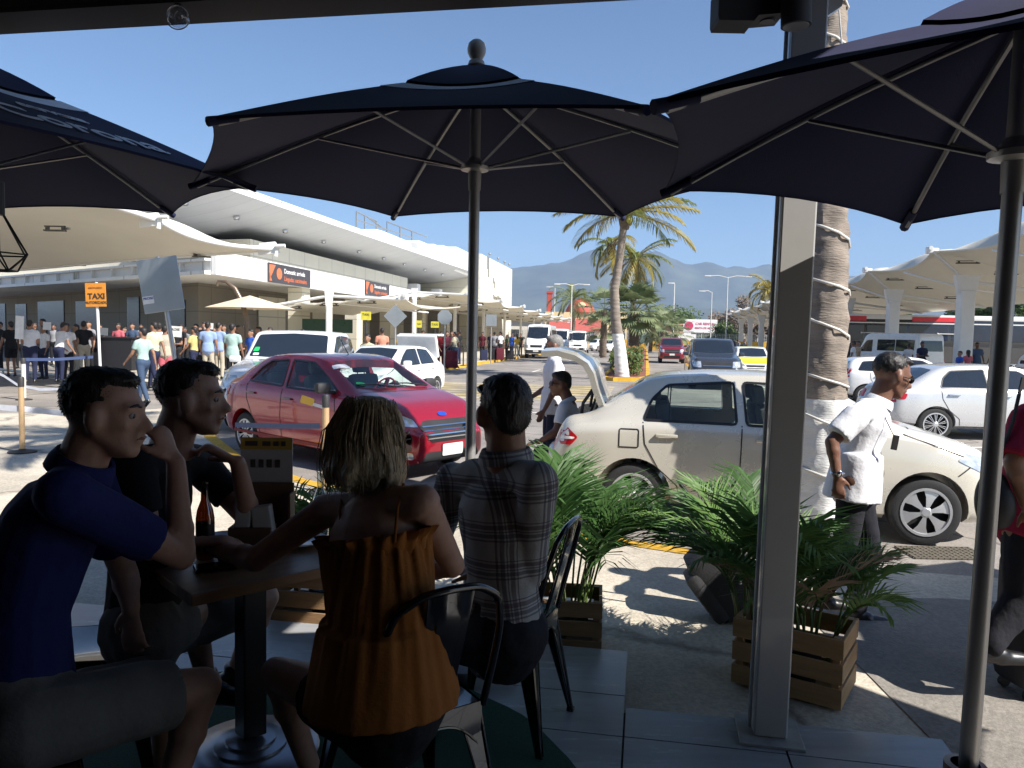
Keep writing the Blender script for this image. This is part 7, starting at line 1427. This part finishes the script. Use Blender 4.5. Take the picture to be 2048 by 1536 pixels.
JP = dict(head=D(1008, 829, 2.72), face=(-.42, .9, -.02), neck=D(1012, 908, 2.72), chest=D(998, 1045, 2.76), waist=D(1004, 1165, 2.78), pelvis=D(1000, 1262, 2.80), sh=J3((908, 962, 2.93), (1074, 964, 2.56)), el=J3((872, 1090, 2.95), (1062, 1140, 2.70)), wr=J3((790, 1105, 3.0), (960, 1150, 2.95)),
    hd=[Vector((-.9, .1, 0)), Vector((-.8, .5, 0))], pn=[(0, 0, -1), (0, 0, -1)], hip=J3((960, 1270, 2.9), (1010, 1275, 2.75)), kn=J3((800, 1260, 3.12), (850, 1265, 2.95)), an=J3((800, 1400, 3.15), (860, 1420, 3.0)), ft=[(-1, .2, 0), (-1, .2, 0)])
ro, bo, P_, Rf = make_person('person', 'dark haired man in a grey plaid shirt, back turned, seated beside the blonde woman', JP, dict(skin=SKT, hair=HBK, hairstyle='short', shirt=PLAID, collar=1, trousers=CLJ, shoes=SHOE, sleeves=(1.8, 1.8), hs=1.10, girth=1.22, limb=1.12, fold=.008, foldscale=8), .0085)
glasses(P_, Rf, 1.0, bo, BLK, .070)
# ------------------------------------------------------------------ walker, right edge person, men at the boot
JWK = dict(head=D(1783, 752, 4.5), face=(.93, -.05, -.30), up=(.3, 0, 1), neck=D(1757, 803, 4.5), chest=D(1733, 850, 4.5), waist=D(1716, 905, 4.5), pelvis=D(1708, 960, 4.5), sh=J3((1745, 822, 4.72), (1716, 828, 4.30)), el=J3((1748, 895, 4.82), (1664, 884, 4.26)), wr=J3((1740, 950, 4.82), (1674, 950, 4.22)),
    hd=[Vector((0, 0, -1)), Vector((.12, 0, -1))], pn=[(0, -1, 0), (.3, 1, 0)], curl=(.5, .45), hip=J3((1710, 965, 4.57), (1708, 968, 4.44)), kn=J3((1740, 1095, 4.62), (1690, 1100, 4.42)), an=J3((1716, 1222, 4.55), (1640, 1190, 4.50)), ft=[(1, -.15, 0), (.9, -.1, 0)])
ro, bo, P_, Rf = make_person('person', 'stooping man in an untucked white short-sleeved shirt walking past the palm', JWK, dict(skin=SKB, hair=HBK, hairstyle='crew', shirt=CLW, collar=1, untucked=.11, trousers=CLJ, shoes=SHOE, boots=1, sleeve=.78, hs=1.08, girth=1.15, limb=1.0, fold=.007, foldscale=7, loose=1.4), .0095)
glasses(P_, Rf, 1.08, bo, BLK)
m = MB(); wv = JWK['wr'][1]; m.tube([wv+Vector((cos(t)*.034, sin(t)*.030, .012)) for t in np.linspace(0, 2*pi, 20)], .006, 6); m.ball(wv+Vector((0, -.034, .012)), (.018, .006, .018)); m.build('wristwatch', CHR, bo, smooth=50)
m = MB(); c = D(1790, 885, 4.32); m.box(c, (.035, .012, .085), Matrix.Rotation(.15, 3, 'Y'), .004); m.tube([c+Vector((-.01, 0, .04)), D(1772, 840, 4.36), D(1762, 812, 4.42)], .003, 5); m.build('key_tag', BLK, bo)
JR = dict(head=D(2109, 740, 3.6), face=(1, .1, 0), neck=D(2096, 800, 3.6), chest=D(2082, 880, 3.6), waist=D(2069, 955, 3.6), pelvis=D(2064, 1030, 3.6), sh=J3((2094, 830, 3.8), (2064, 835, 3.42)), el=J3((2134, 930, 3.85), (2029, 925, 3.36)), wr=J3((2174, 980, 3.8), (2054, 1010, 3.32)),
    hip=J3((2069, 1035, 3.68), (2062, 1038, 3.52)), kn=J3((2104, 1200, 3.7), (2044, 1195, 3.50)), an=J3((2094, 1370, 3.7), (1979, 1292, 3.46)), ft=[(1, 0, 0), (.25, 0, 0)])
make_person('person', 'person in a crimson shirt and black trousers striding out at the right edge', JR, dict(skin=SKT, hair=HBK, shirt=CLR_, trousers=CLJ, shoes=SHOE, sleeve=.9, girth=1.35, limb=1.15, fold=.012, untucked=.06, loose=1.4), .0095)
m = MB(); c = G(2078, 1385, .035); o = thing('black_suitcase', 'tall black suitcase standing at the right edge behind the pole', 'suitcase', (c.x, c.y, .035), .1); m.box((0, 0, .36), (.34, .24, .62), bev=.05); m.build('shell', mat('suitcase_black', (.013, .013, .018), .55), o, 40)
for x in (-.12, .12):
    for y in (-.08, .08): m = MB(); m.lathe([(0, -.012), (.026, -.012), (.026, .012), (0, .012)], (x, y, .026), 14, Matrix.Rotation(pi/2, 3, 'X')); m.build('caster', BLK, o)
m = MB(); m.tube([(-.09, .05, .65), (-.09, .05, .95), (.09, .05, .95), (.09, .05, .65)], .011, 8); m.build('handle', CHR, o, smooth=60)
c = D(1985, 1005, 3.35); m = MB(); m.ball((0.03, 0.05, 0), (.075, .07, .14), None, 16, 12); m.ball((.04, .0, -.02), (.06, .05, .10), None, 14, 10); o = thing('shoulder_bag', 'black bag hanging at the hip of the person in crimson', 'bag', c); link_mesh('body', fuse(m, 'body', mat('bag_black', (.012, .012, .014), .6), .012, 3, .004), o); m = MB(); m.tube([(0, 0, .15), (.08, .02, .35), (.14, .06, .55)], .008, 6); m.build('strap', BLK, o)
# pulled travel bag
c = G(1445, 1236, .034); o = thing('travel_bag', 'dark wheeled travel bag tilted on the pavement behind the crate palms', 'luggage', c, -.1); LUG = mat('luggage_dark', (.035, .035, .038), .7, 0, .2, 30, .2, 100); tl = Matrix.Rotation(radians(-38), 3, 'Y')
m = MB(); cc = Vector((.02, .02, .26)); m.box(cc, (.34, .26, .46), tl, .07); m2_ = MB(); m.box(cc+tl @ Vector((-.17, -.02, -.02)), (.10, .22, .34), tl, .04); o2 = m.build('body', LUG, o, 50)
for k in (-.1, .1): m = MB(); m.lathe([(0, -.018), (.038, -.018), (.042, 0), (.038, .018), (0, .018)], cc+tl @ Vector((-.10, k, -.25)), 18, Matrix.Rotation(pi/2, 3, 'X')); m.build('wheel', BLK, o, 40)
m = MB(); m.tube([cc+tl @ Vector((.10, -.07, .2)), cc+tl @ Vector((.10, -.07, .62)), cc+tl @ Vector((.10, .07, .62)), cc+tl @ Vector((.10, .07, .2))], .010, 8); m.build('pull_handle', BLK, o, smooth=60)
m = MB(); m.ball(cc+Vector((.05, -.15, .0)), (.012, .006, .012)); m.ball(cc+Vector((.02, -.15, .1)), (.016, .006, .008)); m.build('rivet', CHR, o)
JM = stand(1.70, elbow=(.35, .9), headtilt=.05); ro, bo, P_, Rf = make_person('person', 'grey haired man in a white shirt standing behind the open boot', JM, dict(skin=SKB, hair=HGR, hairstyle='short', shirt=CLW, trousers=CLN, shoes=SHOE, collar=1, untucked=.1, girth=1.12, fold=.006), .014)
q = D(1104, 900, 8.7); ro.location = (q.x, q.y, 0); ro.rotation_euler = (0, 0, pi/2+.15)
JS = dict(head=D(1121, 769, 7.75), face=(-.96, -.2, -.04), neck=D(1136, 802, 7.72), chest=D(1140, 838, 7.7), waist=D(1143, 872, 7.7), pelvis=D(1140, 902, 7.7), sh=J3((1128, 815, 7.50), (1142, 813, 7.92)), el=J3((1112, 862, 7.42), (1125, 862, 8.0)), wr=J3((1078, 884, 7.42), (1085, 880, 7.95)), hd=[Vector((-1, 0, -.2)), Vector((-1, 0, -.2))],
    hip=J3((1136, 905, 7.62), (1138, 903, 7.80)), kn=J3((1080, 905, 7.55), (1082, 903, 7.85)), an=J3((1076, 992, 7.5), (1078, 984, 7.82)), ft=[(-1, 0, 0), (-1, 0, 0)])
ro, bo, P_, Rf = make_person('person', 'man with sunglasses in a white shirt sitting on the boot sill of the beige car', JS, dict(skin=SKB, hair=HBK, hairstyle='short', shirt=CLW, trousers=CLN, shoes=SHOE, collar=1, hs=1.05, girth=1.1, sleeve=.72, fold=.006), .014)
glasses(P_, Rf, 1.05, bo, BLK)
# iron grate by the front wheel
c = G(1885, 1108, .0); m = MB(); 
for k in range(14): m.box((-.30+.046*k, 0, .012), (.012, .34, .012))
for k in range(8): m.box((0, -.16+.046*k, .012), (.62, .012, .0125))
m.build('drain_grate', mat('grate_iron', (.16, .14, .11), .7, .3), label='iron drain grate in the road by the front wheel', cat='grate').location = (c.x, c.y, .0)
# ------------------------------------------------------------------ people in the distance
BS = cloth('base_shirt', (.5, .5, .5)); BT = cloth('base_trousers', (.05, .05, .06)); BK_ = mat('base_skin', (.22, .11, .07), .55); BH = mat('base_hair', (.015, .012, .012), .6)
VAR = []
def variant(J, **k): r, b, _, _ = make_person('person', 'x', J, dict(skin=BK_, hair=BH, shirt=BS, trousers=BT, shoes=SHOE, **k), .024); VAR.append(r); return r
variant(stand(1.72), untucked=.05, girth=1.05)
variant(stand(1.70, stride=.22, arms=((.35, 0), (-.35, 0)), elbow=(.4, .2)), hairstyle='short')
variant(stand(1.70, elbow=(1.5, 1.5), arms=((.1, 0), (.1, 0)), aout=(.1, .1)), girth=1.12)
variant(stand(1.62, elbow=(.3, 1.2)), hairstyle='long', girth=.95, limb=.9)
variant(stand(1.70, lean=.22, elbow=(.8, .5), headtilt=.2), hairstyle='short')
variant(stand(1.68, elbow=(.2, .2), aout=(.22, .22)), leg=.75, untucked=.06, girth=1.08)
VC = {n: cloth('crowd_'+n, c) for n, c in dict(white=(.70, .70, .72), cream=(.58, .52, .36), yellow=(.52, .44, .18), mint=(.36, .50, .46), sky=(.26, .36, .60), blue=(.03, .10, .45), navy=(.02, .025, .06), black=(.015, .015, .018), red=(.35, .03, .04), pink=(.5, .12, .15), grey=(.25, .25, .27), green=(.08, .12, .07), olive=(.25, .25, .14), khaki=(.42, .38, .30), denim=(.05, .08, .14), maroon=(.10, .015, .025), mustard=(.6, .38, .05), salmon=(.55, .24, .17), tan=(.40, .30, .20)).items()}
SKS = [SKT, SKB, mat('base_skin2', (.24, .125, .08), .55)]
used = set()
def crowd(px, d, h, v, face, shirt, tr, lab, group=None, z=0.0, hair=None):
    "face: degrees, 0 = facing away, 180 = facing the camera, 90 = facing left"
    p = D(px, 690, d); i = v; mats = {'base_shirt': VC[shirt], 'base_trousers': VC[tr], 'base_skin': SKS[(px+int(d)) % 3]}
    if hair: mats['base_hair'] = hair
    base = VAR[i]; sc = h/1.70
    c = copy_tree(base, None, mats); c.location = (p.x, p.y, z); c.rotation_euler = (0, 0, radians(face)); c['label'] = lab; c.scale = (sc, sc, sc)
    if group: c['group'] = group
GL = 'people waiting outside the terminal at the left'; GQ = 'travellers queueing along the terminal kerb'; GR = 'people by the vans on the right'
L_ = [
 (60, 21.0, 1.72, 2, 20, 'white', 'navy', 'man in a white shirt and navy trousers holding a white placard at the far left', GL), (117, 21.3, 1.70, 4, -25, 'white', 'navy', 'stooping man in a white shirt and navy trousers beside the placard holder', GL), (135, 22.6, 1.64, 0, 0, 'white', 'black', 'man in a white shirt half hidden behind the stooping man', GL),
 (88, 22.8, 1.66, 3, 160, 'white', 'navy', 'dark haired person facing the camera between the men in white shirts', GL), (22, 23.5, 1.70, 5, 60, 'black', 'black', 'person in black at the very left by the dark doorway', GL), (86, 25.5, 1.78, 0, 170, 'grey', 'black', 'tall man against the beige wall at the left', GL),
 (168, 23.8, 1.74, 1, 30, 'black', 'khaki', 'man in a black shirt and khaki trousers left of the taxi sign', GL), (152, 25.5, 1.72, 3, 150, 'tan', 'khaki', 'person with a tan top behind the man in khaki trousers', GL), (178, 26, 1.74, 0, 175, 'grey', 'black', 'man in grey facing the camera left of the taxi sign post', GL),
 (237, 28, 1.70, 0, 170, 'pink', 'denim', 'woman in a pink top right of the taxi sign post', GL), (265, 29, 1.72, 0, 175, 'denim', 'navy', 'man in a denim blue shirt beside the woman in pink', GL),
 (308, 19.6, 1.72, 1, 75, 'cream', 'navy', 'man in a cream shirt right behind the mint shirt man', GL), (318, 21.5, 1.70, 0, 40, 'white', 'navy', 'man in a white shirt left of the leaning sign post', GL), (330, 20.5, 1.66, 5, 20, 'khaki', 'pink', 'person with pink checked shorts behind the leaning sign post', GL),
 (352, 25, 1.66, 2, 180, 'black', 'black', 'person in black holding a printed board right of the leaning post', GL), (388, 22.5, 1.62, 1, 80, 'yellow', 'navy', 'man in a yellow shirt left of the blue shirts', GL), (392, 27, 1.72, 0, 160, 'grey', 'black', 'dark haired person behind the man in yellow', GL),
 (416, 22.5, 1.76, 0, 5, 'sky', 'khaki', 'big man in a pale blue shirt seen from behind', GL), (438, 24.0, 1.76, 0, -15, 'sky', 'khaki', 'second man in a pale blue shirt, right of the first', GL), (409, 28, 1.80, 0, 170, 'black', 'black', 'tall dark figure behind the pale blue shirts', GL),
 (465, 20.0, 1.70, 0, -5, 'mint', 'black', 'man in a mint shirt and black trousers beside the curved mast', GL), (502, 23.0, 1.66, 3, 150, 'blue', 'navy', 'person in a bright blue shirt right of the curved mast', GL), (517, 26, 1.66, 0, 120, 'olive', 'black', 'man in an olive shirt behind the bright blue shirt', GL), (540, 28, 1.66, 0, 140, 'olive', 'khaki', 'person in a khaki top above the white four-wheel drive', GL),
 (476, 27, 1.70, 0, 170, 'black', 'black', 'dark figure behind the mint shirt and the curved mast', GL), (370, 30, 1.70, 3, 170, 'grey', 'black', 'far figure against the beige wall right of the leaning sign', GL),
 (735, 21.5, 1.72, 3, 170, 'cream', 'khaki', 'woman in a cream top standing at the raised boot of the white sedan', GQ), (764, 27, 1.70, 0, 20, 'salmon', 'black', 'person in a salmon brown top behind the white sedan', GQ), (800, 34, 1.64, 3, 160, 'mustard', 'black', 'person with a yellow vest by the diamond sign', GQ), (613, 33, 1.66, 4, 90, 'black', 'black', 'figure in black beside the terminal column above the white four-wheel drive', GQ),
 (827, 38.5, 1.64, 3, 100, 'maroon', 'pink', 'person in a maroon top left of the yellow signs', GQ), (853, 37.5, 1.72, 4, 120, 'grey', 'black', 'stooped person in grey at the queue rails', GQ), (866, 34.5, 1.62, 4, -60, 'grey', 'tan', 'person in a grey shirt bending over luggage', GQ), (882, 35.0, 1.66, 2, 175, 'red', 'maroon', 'person in a bright red top behind the octagonal sign post', GQ),
 (894, 36.5, 1.68, 2, 170, 'pink', 'navy', 'person in a coral top right of the octagonal sign post', GQ), (903, 38.5, 1.68, 0, 180, 'black', 'black', 'dark haired person behind the coral top', GQ), (910, 35.5, 1.66, 1, 60, 'cream', 'denim', 'person in a cream shirt and jeans at the kerb', GQ), (918, 40, 1.74, 0, 60, 'black', 'navy', 'man with a black rucksack behind the cream shirt', GQ),
 (943, 45, 1.72, 0, 30, 'navy', 'khaki', 'man in a navy shirt left of the middle parasol pole', GQ), (965, 47, 1.70, 0, 160, 'maroon', 'black', 'person in maroon just right of the middle parasol pole', GQ), (981, 50, 1.68, 0, 150, 'navy', 'black', 'person in navy by the square grey sign', GQ), (989, 48, 1.72, 0, 0, 'grey', 'navy', 'person in pale grey with luggage by the square grey sign', GQ),
 (1001, 48, 1.76, 1, 60, 'white', 'black', 'man in white with a dark rucksack beyond the square sign', GQ), (1014, 52, 1.66, 3, 120, 'green', 'black', 'person in green further along the queue', GQ), (1024, 54, 1.64, 0, 140, 'blue', 'navy', 'person in bright blue further along the queue', GQ), (1034, 51, 1.68, 3, 20, 'mustard', 'khaki', 'woman with a mustard skirt near the white van', GQ), (1041, 56, 1.66, 0, 150, 'black', 'black', 'last dark figure of the queue before the white van', GQ),
 (1443, 60, 1.7, 0, 30, 'black', 'black', 'figure in black left of the far canopy columns', GR), (1476, 62, 1.7, 1, -60, 'grey', 'navy', 'person in grey under the far canopies, leftmost of two', GR), (1489, 62, 1.7, 0, 100, 'grey', 'navy', 'person in pale grey under the far canopies, right of the pair', GR),
 (1707, 34, 1.70, 0, 60, 'white', 'black', 'man in a white shirt right of the wrapped palm', GR), (1716, 36, 1.70, 0, 100, 'tan', 'black', 'person in a brown top beside the white shirt near the palm', GR), (1845, 34, 1.74, 2, 180, 'navy', 'black', 'man in a dark navy shirt between the canopy columns', GR), (1818, 35, 1.62, 0, 0, 'white', 'navy', 'person in white behind the walking man', GR), (1942, 33, 1.66, 3, 160, 'tan', 'black', 'blonde person left of the man in the blue patterned shirt', GR), (1955, 32, 1.74, 0, 175, 'denim', 'black', 'man in a blue patterned shirt between the columns and pole', GR), (1937, 30, 1.52, 3, 0, 'pink', 'black', 'person with long dark hair and a pink top above the pearl sedan', GR), (1990, 32, 1.76, 0, 90, 'green', 'black', 'person in dark green with a cap beside the right pole', GR), (1921, 29, 1.40, 0, 90, 'blue', 'navy', 'short person in blue above the pearl sedan roof', GR)]
for px, d, v, c_ in ((70, 30, 0, 'black'), (108, 31, 3, 'grey'), (128, 29, 0, 'navy'), (200, 31, 0, 'black'), (250, 32, 3, 'black'), (282, 31, 0, 'grey'), (305, 29, 0, 'black'), (338, 31, 3, 'navy'), (362, 28.5, 0, 'black'), (400, 31, 0, 'grey'), (428, 30, 3, 'black'), (448, 29.5, 0, 'navy'), (487, 30, 0, 'black'), (0, 27, 0, 'black'), (40, 28, 3, 'grey')):
    L_.append((px, d, 1.66+.02*(px % 5), v, 150+(px*7) % 60, c_, 'black', 'dark clothed person in the packed rear row against the shaded terminal wall', 'rear row of waiting people in dark clothes'))
for a in L_:
    z = .13 if a[1] > 18.2 and a[0] < 1100 and not (a[1] < 24 and a[0] > 540) else 0
    crowd(*a[:7], a[7], a[8], z=z)
mint = copy_tree(VAR[1], None, {'base_shirt': VC['mint'], 'base_trousers': VC['denim'], 'base_skin': SKT}); q = G(287, 806, .0); mint.location = (q.x, q.y, 0); mint.rotation_euler = (0, 0, radians(70)); mint['label'] = 'man in a pale mint T-shirt and jeans walking left in the sun'; mint['group'] = GL
for r in VAR:
    for c in list(r.children_recursive): bpy.data.objects.remove(c)
    bpy.data.objects.remove(r)
# luggage and placards
def luggage(lab, px, d, h, w_, col):
    p = D(px, 690, d); o = thing('suitcase', lab, 'suitcase', (p.x, p.y, .13), .3); m = MB(); m.box((0, 0, h/2+.04), (w_, .28, h), bev=.05); m.build('shell', VC[col], o, 40); m = MB(); m.tube([(-w_*.25, .05, h), (-w_*.25, .05, h+.28), (w_*.25, .05, h+.28), (w_*.25, .05, h)], .015, 6); m.build('handle', DPL, o)
    for x in (-w_*.35, w_*.35): m = MB(); m.lathe([(0, -.02), (.03, -.02), (.03, .02), (0, .02)], (x, 0, .03), 10, Matrix.Rotation(pi/2, 3, 'X')); m.build('caster', DPL, o)
luggage('large maroon suitcase beside the person in jeans at the kerb', 903, 34.6, .78, .52, 'maroon'); luggage('tan suitcase by the bending person in grey', 861, 34.4, .70, .5, 'tan'); luggage('black suitcase on the pavement by the square sign', 986, 47, .72, .55, 'black'); luggage('maroon suitcase right of the black one by the square sign', 1000, 47, .72, .5, 'maroon'); luggage('low black suitcase at the end of the queue', 1020, 49, .55, .5, 'black'); luggage('dark suitcase right of the middle parasol pole', 968, 46, .6, .45, 'navy'); luggage('dark duffel on a trolley at the queue rails', 846, 37.0, .75, .6, 'black')
def placard(lab, px, py, d, w_, h, txt=()):
    c = D(px, py, d); m = MB(); o = thing('placard', lab, 'sign', c); m.box((0, 0, 0), (w_, .02, h), Matrix.Rotation(.06, 3, 'Y')); m.build('board', SGW, o)
    for s_, sz, dz in txt: t = text_mb(s_, sz, .003); place_mb(t, Vector((0, -.014, dz)), axes((1, 0, 0), (0, -1, 0))); t.build('lettering', INK, o)
placard('blank white placard held by the first man in white', 39, 655, 20.7, .22, .62); placard('white sheet held up behind the men in white shirts', 94, 652, 21.9, .22, .22); placard('pale printed board held at the left of the dark counter', 206, 663, 24.5, .30, .24); placard('printed white board held up right of the leaning sign post', 350, 663, 24.4, .42, .34, (('PROSE', .11, .06),))
placard('white card held over the pale blue shirts', 418, 652, 27.5, .30, .22)
# queue rails and counter
for i, (px, d, lab) in enumerate(((851, 34.0, 'black queue post left of the tan suitcase'), (866, 34.2, 'black queue post right of the tan suitcase'), (927, 38.0, 'black queue post left of the navy shirt man'), (941, 38.2, 'black queue post beside the middle parasol pole'))): p = D(px, 690, d); stanchion('queue_post', lab, (p.x, p.y, .13), 1.0, DPL, .035)
c = D(225, 700, 26.5); m = MB(); m.box((0, 0, .65), (1.6, .6, 1.1), bev=.02); m.box((0, 0, 1.22), (1.7, .7, .05)); m.build('service_counter', mat('counter_black', (.02, .02, .024), .3), label='dark service counter behind the taxi sign post', cat='counter').location = (c.x, c.y, .13)
c = D(655, 652, 40); m = MB(); m.box((0, 0, 0), (2.6, .12, .7)); m.build('wall_screen', mat('screen_green', (.02, .06, .03), .3), label='dark green display panel on the wall above the white four-wheel drive', cat='screen').location = (c.x, c.y, c.z)
